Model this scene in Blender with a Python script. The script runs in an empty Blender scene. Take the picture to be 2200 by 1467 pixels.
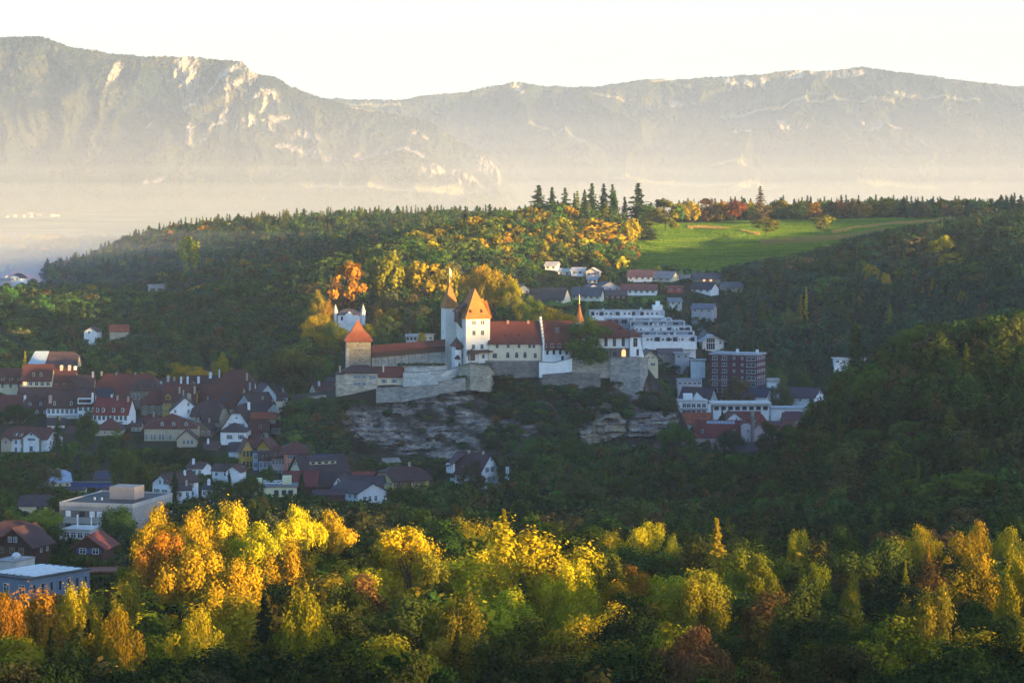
import bpy, math, random
import numpy as np
from mathutils import Vector, Matrix

S = bpy.context.scene
COL = S.collection
RAD = math.radians
random.seed(7)

# ------------------------------------------------------------------ camera
F = 6000.0            # focal length in pixels of the 2200 px wide photograph
CZ = 150.0            # camera height
HOR = 380.0           # horizon row
cam_d = bpy.data.cameras.new('camera')
cam = bpy.data.objects.new('camera', cam_d); COL.objects.link(cam)
cam_d.sensor_width = 36.0
cam_d.lens = 36.0 * F / 2200.0
cam_d.shift_y = (HOR - 733.5) / 2200.0
cam_d.clip_start = 1.0
cam_d.clip_end = 60000.0
cam.location = (0, 0, CZ); cam.rotation_euler = (RAD(90), 0, 0)
S.camera = cam

# ------------------------------------------------------------------ world and sun
SUN_AZ = 124.0        # degrees clockwise from the view direction (+Y)
SUN_EL = 5.5
W = bpy.data.worlds.new('World'); S.world = W; W.use_nodes = True
nt = W.node_tree; nt.nodes.clear()
wo = nt.nodes.new('ShaderNodeOutputWorld'); bg = nt.nodes.new('ShaderNodeBackground')
sky = nt.nodes.new('ShaderNodeTexSky'); sky.sky_type = 'NISHITA'; sky.sun_disc = False
sky.sun_elevation = RAD(SUN_EL); sky.sun_rotation = RAD(SUN_AZ)
sky.altitude = 500; sky.air_density = 1.0; sky.dust_density = 1.5; sky.ozone_density = 3.4
# pale warm haze band that lies along the whole horizon and thins out upwards
tc = nt.nodes.new('ShaderNodeTexCoord'); sx = nt.nodes.new('ShaderNodeSeparateXYZ')
mr = nt.nodes.new('ShaderNodeMapRange'); mr.inputs['From Min'].default_value = 0.0; mr.inputs['From Max'].default_value = 0.16
mr.inputs['To Min'].default_value = 1.0; mr.inputs['To Max'].default_value = 0.0; mr.interpolation_type = 'SMOOTHSTEP'
mx = nt.nodes.new('ShaderNodeMix'); mx.data_type = 'RGBA'
mx.inputs['B'].default_value = (1.24, 1.18, 1.03, 1)
nt.links.new(tc.outputs['Generated'], sx.inputs[0]); nt.links.new(sx.outputs['Z'], mr.inputs['Value'])
nt.links.new(mr.outputs['Result'], mx.inputs['Factor']); nt.links.new(sky.outputs[0], mx.inputs['A'])
nt.links.new(mx.outputs['Result'], bg.inputs['Color']); nt.links.new(bg.outputs[0], wo.inputs['Surface'])
bg.inputs['Strength'].default_value = 0.15

sd = bpy.data.lights.new('sun', 'SUN'); sun = bpy.data.objects.new('sun', sd); COL.objects.link(sun)
sd.energy = 5.0; sd.angle = RAD(0.5); sd.color = (1.0, 0.66, 0.22)
SDIR = Vector((math.sin(RAD(SUN_AZ)) * math.cos(RAD(SUN_EL)), math.cos(RAD(SUN_AZ)) * math.cos(RAD(SUN_EL)), math.sin(RAD(SUN_EL))))
sun.rotation_euler = SDIR.to_track_quat('Z', 'Y').to_euler()

vs = S.view_settings
vs.view_transform = 'Standard'; vs.look = 'None'; vs.gamma = 1.0; vs.use_curve_mapping = False
vs.exposure = 2.35
HAZE = 0.000030; MIST = 0.000022

S.render.engine = 'CYCLES'
cy = S.cycles
cy.max_bounces = 5; cy.diffuse_bounces = 2; cy.glossy_bounces = 1; cy.transmission_bounces = 2
cy.volume_bounces = 1; cy.transparent_max_bounces = 24
cy.use_denoising = True
cy.caustics_reflective = False; cy.caustics_refractive = False
cy.sample_clamp_indirect = 4.0

# ------------------------------------------------------------------ helpers
def P(px, py, Y):
    return Vector(((px - 1100.0) / F * Y, Y, CZ - (py - HOR) / F * Y))
def xw(px, Y): return (px - 1100.0) / F * Y
def zw(py, Y): return CZ - (py - HOR) / F * Y
def pxy(v): return (v[0] / v[1] * F + 1100.0, (CZ - v[2]) / v[1] * F + HOR)

def _hash(i, j, s):
    n = (i.astype(np.int64) * 374761393 + j.astype(np.int64) * 668265263 + s * 1442695041) & 0xffffffff
    n = ((n ^ (n >> 13)) * 1274126177) & 0xffffffff
    n = (n ^ (n >> 16)) & 0xffffffff
    return n / 4294967295.0
def vnoise(x, y, s=0):
    x = np.asarray(x, float); y = np.asarray(y, float)
    i = np.floor(x); j = np.floor(y); u = x - i; v = y - j
    u = u * u * (3 - 2 * u); v = v * v * (3 - 2 * v)
    a = _hash(i, j, s); b = _hash(i + 1, j, s); c = _hash(i, j + 1, s); d = _hash(i + 1, j + 1, s)
    return (a * (1 - u) + b * u) * (1 - v) + (c * (1 - u) + d * u) * v
def fbm(x, y, o=5, s=0, g=0.5):
    x = np.asarray(x, float); y = np.asarray(y, float)
    r = 0; a = 1; t = 0
    for k in range(o):
        r = r + a * (vnoise(x, y, s + 17 * k) * 2 - 1); t += a; a *= g
        x = x * 2.03 + 7.1; y = y * 2.03 + 3.3
    return r / t
def ridged(x, y, o=4, s=0):
    r = 0; a = 1; t = 0
    for k in range(o):
        r = r + a * (1 - 2 * np.abs(vnoise(x, y, s + 31 * k) - 0.5) * 1.0); t += a; a *= 0.5
        x = x * 2.1 + 1.7; y = y * 2.1 + 9.2
    return r / t

def tag(o, label=None, cat=None, group=None, kind=None):
    if label: o['label'] = label
    if cat: o['category'] = cat
    if group: o['group'] = group
    if kind: o['kind'] = kind
    return o
def link(o, parent=None):
    COL.objects.link(o)
    if parent is not None: o.parent = parent
    return o
def ob(name, me, parent=None, loc=None, rz=None):
    o = bpy.data.objects.new(name, me); link(o, parent)
    if loc is not None: o.location = loc
    if rz is not None: o.rotation_euler[2] = rz
    return o
def empty(name, loc, rz=0.0):
    o = bpy.data.objects.new(name, None); o.empty_display_size = 1; link(o); o.location = loc; o.rotation_euler[2] = rz
    return o
def mesh_np(name, V, Fq, mats=(), smooth=False, attrs=None, matidx=None):
    """V (n,3), Fq (m,k) all same k"""
    me = bpy.data.meshes.new(name)
    V = np.asarray(V, np.float32); Fq = np.asarray(Fq, np.int32); m, k = Fq.shape
    me.vertices.add(len(V)); me.vertices.foreach_set('co', V.ravel())
    me.loops.add(m * k); me.loops.foreach_set('vertex_index', Fq.ravel())
    me.polygons.add(m); me.polygons.foreach_set('loop_start', np.arange(0, m * k, k, dtype=np.int32))
    me.polygons.foreach_set('loop_total', np.full(m, k, np.int32))
    if matidx is not None: me.polygons.foreach_set('material_index', np.asarray(matidx, np.int32))
    me.polygons.foreach_set('use_smooth', np.full(m, smooth))
    for M in mats: me.materials.append(M)
    if attrs:
        for an, (dom, arr) in attrs.items():
            a = me.attributes.new(an, 'FLOAT', dom); a.data.foreach_set('value', np.asarray(arr, np.float32))
    me.update(calc_edges=True)
    return me
def grid_faces(nr, nc):
    i = np.arange((nr - 1) * (nc - 1)); r = i // (nc - 1); c = i % (nc - 1)
    a = r * nc + c
    return np.stack([a, a + 1, a + nc + 1, a + nc], 1)

class MB:
    """collects boxes and polygons in one mesh"""
    def __init__(s): s.v = []; s.f = []; s.m = []
    def poly(s, pts, m=0):
        n = len(s.v); s.v += [tuple(p) for p in pts]; s.f.append(tuple(range(n, n + len(pts)))); s.m.append(m)
    def hull(s, v, f, m=0):
        n = len(s.v); s.v += [tuple(p) for p in v]
        for q in f: s.f.append(tuple(n + i for i in q)); s.m.append(m)
    def box(s, x0, x1, y0, y1, z0, z1, m=0):
        v = [(x0, y0, z0), (x1, y0, z0), (x1, y1, z0), (x0, y1, z0), (x0, y0, z1), (x1, y0, z1), (x1, y1, z1), (x0, y1, z1)]
        s.hull(v, [(0, 3, 2, 1), (4, 5, 6, 7), (0, 1, 5, 4), (1, 2, 6, 5), (2, 3, 7, 6), (3, 0, 4, 7)], m)
    def slab(s, pts, t, m=0):
        """thick sheet: pts is the upper outline, thickness t downwards"""
        k = len(pts); lo = [(p[0], p[1], p[2] - t) for p in pts]
        f = [tuple(range(k)), tuple(range(2 * k - 1, k - 1, -1))]
        for i in range(k):
            j = (i + 1) % k; f.append((i, i + k, j + k, j))
        s.hull([tuple(p) for p in pts] + lo, f, m)
    def tube(s, p0, p1, r0, r1, n=6, m=0):
        p0 = Vector(p0); p1 = Vector(p1); d = (p1 - p0).normalized()
        a = d.orthogonal().normalized(); b = d.cross(a)
        v = []
        for (p, r) in ((p0, r0), (p1, r1)):
            for i in range(n):
                t = 2 * math.pi * i / n; v.append(tuple(p + (a * math.cos(t) + b * math.sin(t)) * r))
        f = [(i, (i + 1) % n, n + (i + 1) % n, n + i) for i in range(n)] + [tuple(range(n - 1, -1, -1)), tuple(range(n, 2 * n))]
        s.hull(v, f, m)
    def cone(s, c, r, z0, z1, n=8, m=0, r1=0.0, rot=0.0):
        v = [(c[0] + r * math.cos(rot + 2 * math.pi * i / n), c[1] + r * math.sin(rot + 2 * math.pi * i / n), z0) for i in range(n)]
        if r1 <= 0:
            v.append((c[0], c[1], z1)); f = [(i, (i + 1) % n, n) for i in range(n)] + [tuple(range(n - 1, -1, -1))]
        else:
            v += [(c[0] + r1 * math.cos(rot + 2 * math.pi * i / n), c[1] + r1 * math.sin(rot + 2 * math.pi * i / n), z1) for i in range(n)]
            f = [(i, (i + 1) % n, n + (i + 1) % n, n + i) for i in range(n)] + [tuple(range(n - 1, -1, -1)), tuple(range(n, 2 * n))]
        s.hull(v, f, m)
    def mesh(s, name, *mats):
        me = bpy.data.meshes.new(name); me.from_pydata(s.v, [], s.f)
        for M in mats: me.materials.append(M)
        if len(mats) > 1: me.polygons.foreach_set('material_index', s.m)
        me.update(); return me
    def build(s, name, M, parent=None, loc=None, rz=None):
        Ms = M if isinstance(M, (list, tuple)) and not isinstance(M, bpy.types.Material) else [M]
        return ob(name, s.mesh(name, *Ms), parent, loc, rz)

# ------------------------------------------------------------------ materials
def nodes(name):
    M = bpy.data.materials.new(name); M.use_nodes = True; n = M.node_tree; n.nodes.clear()
    out = n.nodes.new('ShaderNodeOutputMaterial'); return M, n, out
def N(n, t, **kw):
    x = n.nodes.new(t)
    for k, v in kw.items():
        if k.startswith('i_'): x.inputs[k[2:].replace('_', ' ')].default_value = v
        else: setattr(x, k, v)
    return x
def noise_tex(n, scale, detail=4, rough=0.6, coord=None, vec=None):
    t = N(n, 'ShaderNodeTexNoise', i_Scale=scale, i_Detail=detail, i_Roughness=rough)
    if vec is not None: n.links.new(vec, t.inputs['Vector'])
    return t
def ramp(n, src, stops):
    r = n.nodes.new('ShaderNodeValToRGB'); cr = r.color_ramp
    while len(cr.elements) < len(stops): cr.elements.new(0.5)
    for e, (p, c) in zip(cr.elements, stops): e.position = p; e.color = (c[0], c[1], c[2], 1)
    n.links.new(src, r.inputs[0]); return r.outputs[0]
def mix(n, fac, a, b, mode='MIX'):
    m = N(n, 'ShaderNodeMix', data_type='RGBA', blend_type=mode)
    for s, v in ((m.inputs['Factor'], fac), (m.inputs['A'], a), (m.inputs['B'], b)):
        if isinstance(v, bpy.types.NodeSocket): n.links.new(v, s)
        elif isinstance(v, (int, float)): s.default_value = v
        else: s.default_value = (v[0], v[1], v[2], 1)
    return m.outputs['Result']
def principled(n, out, color, rough=0.85, spec=0.25, bump=None, bstr=0.5, bdist=0.1, metal=0.0):
    b = n.nodes.new('ShaderNodeBsdfPrincipled')
    if isinstance(color, bpy.types.NodeSocket): n.links.new(color, b.inputs['Base Color'])
    else: b.inputs['Base Color'].default_value = (*color, 1)
    b.inputs['Roughness'].default_value = rough; b.inputs['Specular IOR Level'].default_value = spec
    b.inputs['Metallic'].default_value = metal
    if bump is not None:
        bp = N(n, 'ShaderNodeBump', i_Strength=bstr, i_Distance=bdist); n.links.new(bump, bp.inputs['Height'])
        n.links.new(bp.outputs[0], b.inputs['Normal'])
    n.links.new(b.outputs[0], out.inputs['Surface']); return b

_mc = {}
def wall_mat(c, rough=0.9):
    k = ('w',) + tuple(round(x, 3) for x in c)
    if k in _mc: return _mc[k]
    M, n, out = nodes('plaster'); tcn = N(n, 'ShaderNodeTexCoord')
    a = noise_tex(n, 0.35, 5, 0.65, vec=tcn.outputs['Object'])
    mp = N(n, 'ShaderNodeMapping'); mp.inputs['Scale'].default_value = (1.2, 1.2, 0.12)
    n.links.new(tcn.outputs['Object'], mp.inputs[0]); b = noise_tex(n, 1.3, 4, 0.7, vec=mp.outputs[0])
    f = ramp(n, a.outputs[0], [(0.28, (0.84, 0.83, 0.82)), (0.6, (1, 1, 1))])
    g = ramp(n, b.outputs[0], [(0.3, (0.86, 0.85, 0.83)), (0.5, (1, 1, 1))])
    col = mix(n, 1.0, mix(n, 1.0, f, c, 'MULTIPLY'), g, 'MULTIPLY')
    principled(n, out, col, rough, 0.2, a.outputs[0], 0.3, 0.05)
    _mc[k] = M; return M
def stone_mat(c, c2, scale=0.6, course=True):
    k = ('s', tuple(c), tuple(c2), scale)
    if k in _mc: return _mc[k]
    M, n, out = nodes('stone'); tcn = N(n, 'ShaderNodeTexCoord')
    mp = N(n, 'ShaderNodeMapping'); mp.inputs['Scale'].default_value = (0.6, 0.6, 1.6)
    n.links.new(tcn.outputs['Object'], mp.inputs[0])
    vo = N(n, 'ShaderNodeTexVoronoi', i_Scale=scale * 1.4); n.links.new(mp.outputs[0], vo.inputs['Vector'])
    a = noise_tex(n, 0.18, 6, 0.7, vec=mp.outputs[0]); b = noise_tex(n, 2.2, 4, 0.7, vec=mp.outputs[0])
    col = ramp(n, a.outputs[0], [(0.35, c), (0.65, c2)])
    col = mix(n, 0.55, col, ramp(n, vo.outputs['Color'], [(0.2, (0.45, 0.45, 0.45)), (0.8, (1.1, 1.1, 1.1))]), 'MULTIPLY')
    col = mix(n, 0.5, col, ramp(n, b.outputs[0], [(0.35, (0.5, 0.5, 0.5)), (0.6, (1.2, 1.2, 1.2))]), 'MULTIPLY')
    principled(n, out, col, 0.95, 0.15, b.outputs[0], 0.8, 0.25)
    _mc[k] = M; return M
def roof_mat(c):
    k = ('r',) + tuple(round(x, 3) for x in c)
    if k in _mc: return _mc[k]
    M, n, out = nodes('roof_tiles'); tcn = N(n, 'ShaderNodeTexCoord')
    a = noise_tex(n, 0.25, 5, 0.7, vec=tcn.outputs['Object']); b = noise_tex(n, 3.0, 3, 0.8, vec=tcn.outputs['Object'])
    wv = N(n, 'ShaderNodeTexWave', bands_direction='Z', i_Scale=1.0, i_Distortion=0.6); n.links.new(tcn.outputs['Object'], wv.inputs[0])
    f = ramp(n, a.outputs[0], [(0.3, (0.62, 0.60, 0.62)), (0.7, (1.15, 1.1, 1.05))])
    g = ramp(n, b.outputs[0], [(0.3, (0.6, 0.58, 0.6)), (0.65, (1.2, 1.15, 1.1))])
    h = ramp(n, wv.outputs[0], [(0.0, (0.8, 0.8, 0.8)), (0.5, (1, 1, 1))])
    col = mix(n, 1.0, mix(n, 1.0, mix(n, 1.0, f, c, 'MULTIPLY'), g, 'MULTIPLY'), h, 'MULTIPLY')
    principled(n, out, col, 0.8, 0.3, wv.outputs[0], 0.4, 0.08)
    _mc[k] = M; return M
def plain_mat(name, c, rough=0.6, spec=0.4, metal=0.0, emit=None):
    k = ('p', name)
    if k in _mc: return _mc[k]
    M, n, out = nodes(name); tcn = N(n, 'ShaderNodeTexCoord')
    a = noise_tex(n, 1.5, 3, 0.6, vec=tcn.outputs['Object'])
    col = mix(n, 1.0, ramp(n, a.outputs[0], [(0.3, (0.82, 0.82, 0.82)), (0.7, (1.08, 1.08, 1.08))]), c, 'MULTIPLY')
    b = principled(n, out, col, rough, spec, metal=metal)
    if emit: b.inputs['Emission Color'].default_value = (*emit[:3], 1); b.inputs['Emission Strength'].default_value = emit[3]
    _mc[k] = M; return M

GLASS = plain_mat('window_glass', (0.03, 0.04, 0.055), 0.12, 0.8)
FRAME_W = plain_mat('white_frame', (0.7, 0.7, 0.68), 0.6)
FRAME_S = plain_mat('stone_surround', (0.36, 0.36, 0.35), 0.8)
WOOD = plain_mat('dark_wood', (0.05, 0.03, 0.025), 0.8)
SH_G = plain_mat('green_shutter', (0.07, 0.12, 0.10), 0.7)
SH_B = plain_mat('blue_grey_shutter', (0.16, 0.22, 0.26), 0.7)
SH_R = plain_mat('red_shutter', (0.22, 0.03, 0.02), 0.7)
METAL = plain_mat('grey_metal', (0.35, 0.37, 0.4), 0.45, 0.5, 0.3)
CONC = wall_mat((0.42, 0.41, 0.40))
WARM = plain_mat('lit_window', (0.4, 0.2, 0.1), 0.5, emit=(1.0, 0.35, 0.12, 0.55))
SOLAR = plain_mat('solar_panel', (0.03, 0.04, 0.08), 0.25, 0.7)
BARK = stone_mat((0.07, 0.055, 0.045), (0.12, 0.1, 0.08), 2.0)

def leaf_mat(name, inst):
    M, n, out = nodes(name)
    if inst:
        a = N(n, 'ShaderNodeAttribute', attribute_type='INSTANCER', attribute_name='tree_color'); base = a.outputs['Color']
    else:
        a = N(n, 'ShaderNodeObjectInfo'); base = a.outputs['Color']
    t = N(n, 'ShaderNodeAttribute', attribute_type='GEOMETRY', attribute_name='tint')
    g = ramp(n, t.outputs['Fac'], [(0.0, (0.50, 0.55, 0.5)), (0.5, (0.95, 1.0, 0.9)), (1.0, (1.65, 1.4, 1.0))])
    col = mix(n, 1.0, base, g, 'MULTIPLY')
    d = N(n, 'ShaderNodeBsdfDiffuse'); n.links.new(col, d.inputs['Color'])
    tr = N(n, 'ShaderNodeBsdfTranslucent'); n.links.new(mix(n, 1.0, col, (1.15, 1.1, 0.7), 'MULTIPLY'), tr.inputs['Color'])
    ms = N(n, 'ShaderNodeMixShader', i_Fac=0.2)
    n.links.new(d.outputs[0], ms.inputs[1]); n.links.new(tr.outputs[0], ms.inputs[2])
    n.links.new(ms.outputs[0], out.inputs['Surface']); return M
LEAF = leaf_mat('foliage', False); LEAF_I = leaf_mat('foliage_mass', True)
# ------------------------------------------------------------------ terrain
TPX = np.array([-900, -200, 50, 300, 600, 850, 1100, 1300, 1500, 1600, 1700, 1850, 2050, 2250, 2600, 3400], float)
TROW = [
 (-300, [150]*16),
 (0,    [140]*16),
 (150,  [112]*16),
 (300, [78, 78, 78, 78, 78, 79, 80, 80, 80, 80, 80, 81, 82, 83, 84, 86]),
 (450, [62, 62, 62, 64, 66, 66, 66, 66, 66, 66, 67, 68, 68, 69, 70, 76]),
 (600, [50, 50, 52, 55, 58, 58, 58, 58, 57, 57, 57, 58, 58, 60, 64, 76]),
 (800, [36, 36, 38, 40, 40, 40, 38, 38, 38, 38, 40, 42, 46, 50, 60, 84]),
 (1000, [26, 26, 27, 27, 27, 26, 25, 25, 28, 36, 48, 62, 77, 85, 86, 88]),
 (1130, [20, 20, 20, 20, 19, 18, 20, 20, 20, 26, 38, 56, 80, 92, 90, 92]),
 (1250, [18, 18, 18, 18, 17, 17, 17, 16, 12, 12, 20, 40, 72, 88, 88, 92]),
 (1350, [20, 20, 21, 22, 21, 20, 18, 16, 9, 8, 12, 25, 50, 70, 80, 90]),
 (1470, [30, 30, 31, 31, 31, 36, 42, 36, 10, 9, 10, 15, 30, 50, 70, 86]),
 (1560, [30, 30, 30, 30, 36, 52, 58, 44, 16, 12, 12, 16, 26, 42, 66, 84]),
 (1700, [30, 30, 28, 32, 48, 66, 66, 54, 46, 38, 28, 36, 50, 64, 78, 88]),
 (1850, [42, 42, 40, 42, 62, 78, 70, 62, 60, 56, 60, 70, 82, 92, 96, 96]),
 (1950, [60, 60, 58, 52, 74, 86, 78, 75, 75, 71, 76, 86, 98, 110, 108, 104]),
 (2050, [58, 58, 56, 50, 76, 92, 90, 84, 82, 82, 86, 90, 98, 104, 108, 108]),
 (2150, [48, 48, 46, 46, 76, 94, 103, 92, 90, 94, 97, 100, 104, 106, 106, 106]),
 (2300, [42, 42, 40, 42, 70, 92, 108, 104, 103, 106, 107, 108, 109, 108, 106, 104]),
 (2420, [44, 44, 42, 44, 66, 88, 106, 110, 110, 111.5, 112, 113, 113.5, 112, 108, 104]),
 (2550, [44, 44, 44, 48, 70, 86, 98, 102, 106, 109, 110, 111, 111, 110, 106, 102]),
 (2700, [30, 30, 46, 60, 82, 90, 92, 92, 96, 100, 102, 104, 104, 104, 102, 100]),
 (2900, [12, 12, 24, 74, 93, 97, 97, 94, 94, 94, 94, 94, 92, 92, 90, 90]),
 (3100, [0, 0, 5, 62, 84, 88, 88, 80, 75, 70, 70, 70, 70, 70, 70, 70]),
 (3500, [0, 0, 0, 8, 15, 20, 20, 20, 15, 12, 12, 12, 12, 12, 12, 12]),
 (4200, [0]*16), (5500, [6]*16), (7500, [26]*16), (9500, [52]*16), (13000, [70]*16), (16000, [70]*16)]
TY = np.array([r[0] for r in TROW], float); TZ = np.array([r[1] for r in TROW], float)

def _idx(grid, v):
    i = np.clip(np.searchsorted(grid, v, side='right') - 1, 0, len(grid) - 2)
    t = np.clip((v - grid[i]) / (grid[i + 1] - grid[i]), 0, 1); return i, t
def _herm(z0, z1, z2, z3, t, h0, h1, h2):
    # non-uniform Catmull-Rom, tangents limited
    m1 = ((z2 - z1) / h1 * h0 + (z1 - z0) / h0 * h1) / (h0 + h1) * h1
    m2 = ((z3 - z2) / h2 * h1 + (z2 - z1) / h1 * h2) / (h1 + h2) * h1
    t2 = t * t; t3 = t2 * t
    return (2*t3 - 3*t2 + 1) * z1 + (t3 - 2*t2 + t) * m1 + (-2*t3 + 3*t2) * z2 + (t3 - t2) * m2
def terrain(x, y):
    x = np.asarray(x, float); y = np.asarray(y, float)
    px = x / np.maximum(y, 400.0) * F + 1100.0
    j, t = _idx(TPX, px); i, u = _idx(TY, y)
    n = len(TPX); m = len(TY)
    j0 = np.clip(j - 1, 0, n - 1); j3 = np.clip(j + 2, 0, n - 1)
    hx0 = np.where(j > 0, TPX[j] - TPX[j0], 1e9); hx1 = TPX[j + 1] - TPX[j]; hx2 = np.where(j + 2 < n, TPX[j3] - TPX[j + 1], 1e9)
    def row(ii):
        return _herm(TZ[ii, j0], TZ[ii, j], TZ[ii, j + 1], TZ[ii, j3], t, hx0, hx1, hx2)
    i0 = np.clip(i - 1, 0, m - 1); i3 = np.clip(i + 2, 0, m - 1)
    hy0 = np.where(i > 0, TY[i] - TY[i0], 1e9); hy1 = TY[i + 1] - TY[i]; hy2 = np.where(i + 2 < m, TY[i3] - TY[i + 1], 1e9)
    z = _herm(row(i0), row(i), row(i + 1), row(i3), u, hy0, hy1, hy2)
    a = np.clip((3400 - y) / 400, 0, 1)
    return z + a * 1.6 * fbm(x / 60, y / 60, 3, 5)
def tz(x, y): return float(terrain(np.array([x]), np.array([y]))[0])

# ground sheet
def build_ground():
    ys = np.concatenate([np.arange(-300, 260, 40), np.arange(260, 3600, 17), np.geomspace(3620, 16000, 70)])
    pc = np.concatenate([np.linspace(-9000, -500, 30), np.linspace(-450, 2650, 200), np.linspace(2700, 11000, 30)])
    PX, YY = np.meshgrid(pc, ys)
    X = (PX - 1100) / F * np.maximum(YY, 400)
    Z = terrain(X, YY)
    # roughness of the far country
    V = np.stack([X.ravel(), YY.ravel(), Z.ravel()], 1)
    px, y = PX.ravel(), YY.ravel()
    # meadow: the open hilltop behind the right-hand houses and small lawns
    py = (CZ - Z.ravel()) / np.maximum(y, 1) * F + HOR
    mead = ((y > 1990) & (y < 2480) & (px > 1250) & (px < 2160)).astype(float)
    mead *= np.clip((px - (1305 + (2400 - y) * 0.10)) / 25, 0, 1)
    lawn = ((y > 1740) & (y < 1900) & (px > 1180) & (px < 1420)).astype(float)
    lawn = np.maximum(lawn, ((y > 1560) & (y < 1640) & (px > -50) & (px < 50)).astype(float))
    lawn = np.maximum(lawn, ((y > 1600) & (y < 1680) & (px > 790) & (px < 880)).astype(float) * 2.2)
    far = np.clip((y - 3200) / 300, 0, 1)
    M, n, out = nodes('ground_cover'); geo = N(n, 'ShaderNodeNewGeometry')
    a = noise_tex(n, 0.03, 6, 0.65, vec=geo.outputs['Position']); b = noise_tex(n, 0.35, 5, 0.7, vec=geo.outputs['Position'])
    floor_c = ramp(n, b.outputs[0], [(0.3, (0.018, 0.02, 0.010)), (0.7, (0.05, 0.045, 0.022))])
    grass = ramp(n, a.outputs[0], [(0.35, (0.055, 0.115, 0.018)), (0.5, (0.085, 0.16, 0.022)), (0.68, (0.13, 0.17, 0.035))])
    grass = mix(n, 0.6, grass, ramp(n, b.outputs[0], [(0.3, (0.6, 0.65, 0.6)), (0.7, (1.3, 1.25, 1.2))]), 'MULTIPLY')
    straw = ramp(n, b.outputs[0], [(0.3, (0.16, 0.12, 0.04)), (0.7, (0.32, 0.24, 0.09))])
    mp = N(n, 'ShaderNodeMapping'); mp.inputs['Scale'].default_value = (0.0060, 0.0036, 1); mp.inputs['Rotation'].default_value = (0, 0, 0.5)
    n.links.new(geo.outputs['Position'], mp.inputs[0])
    vo = N(n, 'ShaderNodeTexVoronoi', i_Scale=1.0); n.links.new(mp.outputs[0], vo.inputs['Vector'])
    sep = N(n, 'ShaderNodeSeparateColor'); n.links.new(vo.outputs['Color'], sep.inputs[0])
    field = ramp(n, sep.outputs[0], [(0.0, (0.02, 0.035, 0.015)), (0.42, (0.03, 0.05, 0.02)), (0.46, (0.06, 0.10, 0.03)), (0.6, (0.08, 0.12, 0.04)), (0.62, (0.18, 0.14, 0.08)), (0.8, (0.12, 0.10, 0.06)), (1.0, (0.2, 0.17, 0.1))])
    A = {k: N(n, 'ShaderNodeAttribute', attribute_name=k).outputs['Fac'] for k in ('meadow', 'straw', 'far')}
    col = mix(n, A['meadow'], floor_c, grass); col = mix(n, A['straw'], col, straw); col = mix(n, A['far'], col, field)
    principled(n, out, col, 1.0, 0.05, b.outputs[0], 0.6, 0.6)
    straw_m = np.zeros_like(y)
    for (pts, wd) in (([(1480, 489), (1530, 490), (1580, 494), (1630, 503)], 3.0), ([(1790, 499), (1850, 488), (1920, 481), (2000, 476), (2060, 470)], 6.0),
                      ([(1640, 522), (1700, 517), (1780, 512), (1850, 506), (1900, 495)], 7.0), ([(1740, 492), (1770, 500)], 3), ([(790, 690), (830, 700), (870, 722)], 14)):
        straw_m = np.maximum(straw_m, np.clip(1.3 - seg_dist(px, py, pts) / wd + 1.2 * fbm(px / 9, py / 3, 3, 44), 0, 1) * 0.8 * (y > 1600) * (y < 2500))
    me = mesh_np('ground', V, grid_faces(*PX.shape), [M], True,
                 {'meadow': ('POINT', np.maximum(mead, lawn)), 'straw': ('POINT', straw_m), 'far': ('POINT', far)})
    tag(ob('ground', me), kind='structure')
def seg_dist(x, y, pts, sy=1.0):
    d = np.full(np.shape(x), 1e9)
    for (a, b) in zip(pts[:-1], pts[1:]):
        ax, ay = a; bx, by = b; vx, vy = bx - ax, by - ay
        t = np.clip(((x - ax) * vx + (y - ay) * vy) / (vx * vx + vy * vy + 1e-9), 0, 1)
        d = np.minimum(d, np.hypot(x - ax - t * vx, (y - ay - t * vy) * sy))
    return d
build_ground()

# the wooded ridge out to the right behind the camera, whose shadow lies across the valley
def build_ridge():
    R0 = 1900.0
    sd2 = np.array([math.sin(RAD(SUN_AZ)), math.cos(RAD(SUN_AZ))]); ud = np.array([-sd2[1], sd2[0]])   # ud: to the right/away
    us = np.arange(-1800, 4200, 9.0); ts = np.linspace(-1, 1, 21)
    k = math.tan(RAD(SUN_EL))
    # (u, shade height there, distance along the light of that place)
    need = RIDGE_NEED
    uu = np.array([a[0] for a in need]); hh = np.array([a[1] + k * (R0 + a[2]) for a in need])
    H = np.interp(us, uu, hh)
    H = H + 5.0 * fbm(us / 90.0, us * 0, 3, 3) + 2.5 * (vnoise(us / 9.0, us * 0, 9) * 2 - 1)
    U, T = np.meshgrid(us, ts)
    Hh = np.interp(U, us, H)
    prof = np.clip(1 - np.abs(T), 0, 1) ** 0.8
    Z = -5 + (Hh + 5) * prof
    D = R0 + T * 650
    X = sd2[0] * D + ud[0] * U; Y = sd2[1] * D + ud[1] * U
    V = np.stack([X.ravel(), Y.ravel(), Z.ravel()], 1)
    M, n, out = nodes('wooded_ridge'); geo = N(n, 'ShaderNodeNewGeometry'); b = noise_tex(n, 0.08, 5, 0.7, vec=geo.outputs['Position'])
    principled(n, out, ramp(n, b.outputs[0], [(0.3, (0.02, 0.035, 0.012)), (0.7, (0.06, 0.07, 0.02))]), 1, 0.05, b.outputs[0], 1, 3)
    tag(ob('wooded_ridge', mesh_np('wooded_ridge', V, grid_faces(*U.shape), [M], True)), kind='structure')
def ridge_uv(px, py, Y):
    p = P(px, py, Y); s2 = (math.sin(RAD(SUN_AZ)), math.cos(RAD(SUN_AZ))); u2 = (-s2[1], s2[0])
    return (p.x * u2[0] + p.y * u2[1], p.z, -(p.x * s2[0] + p.y * s2[1]))
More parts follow.
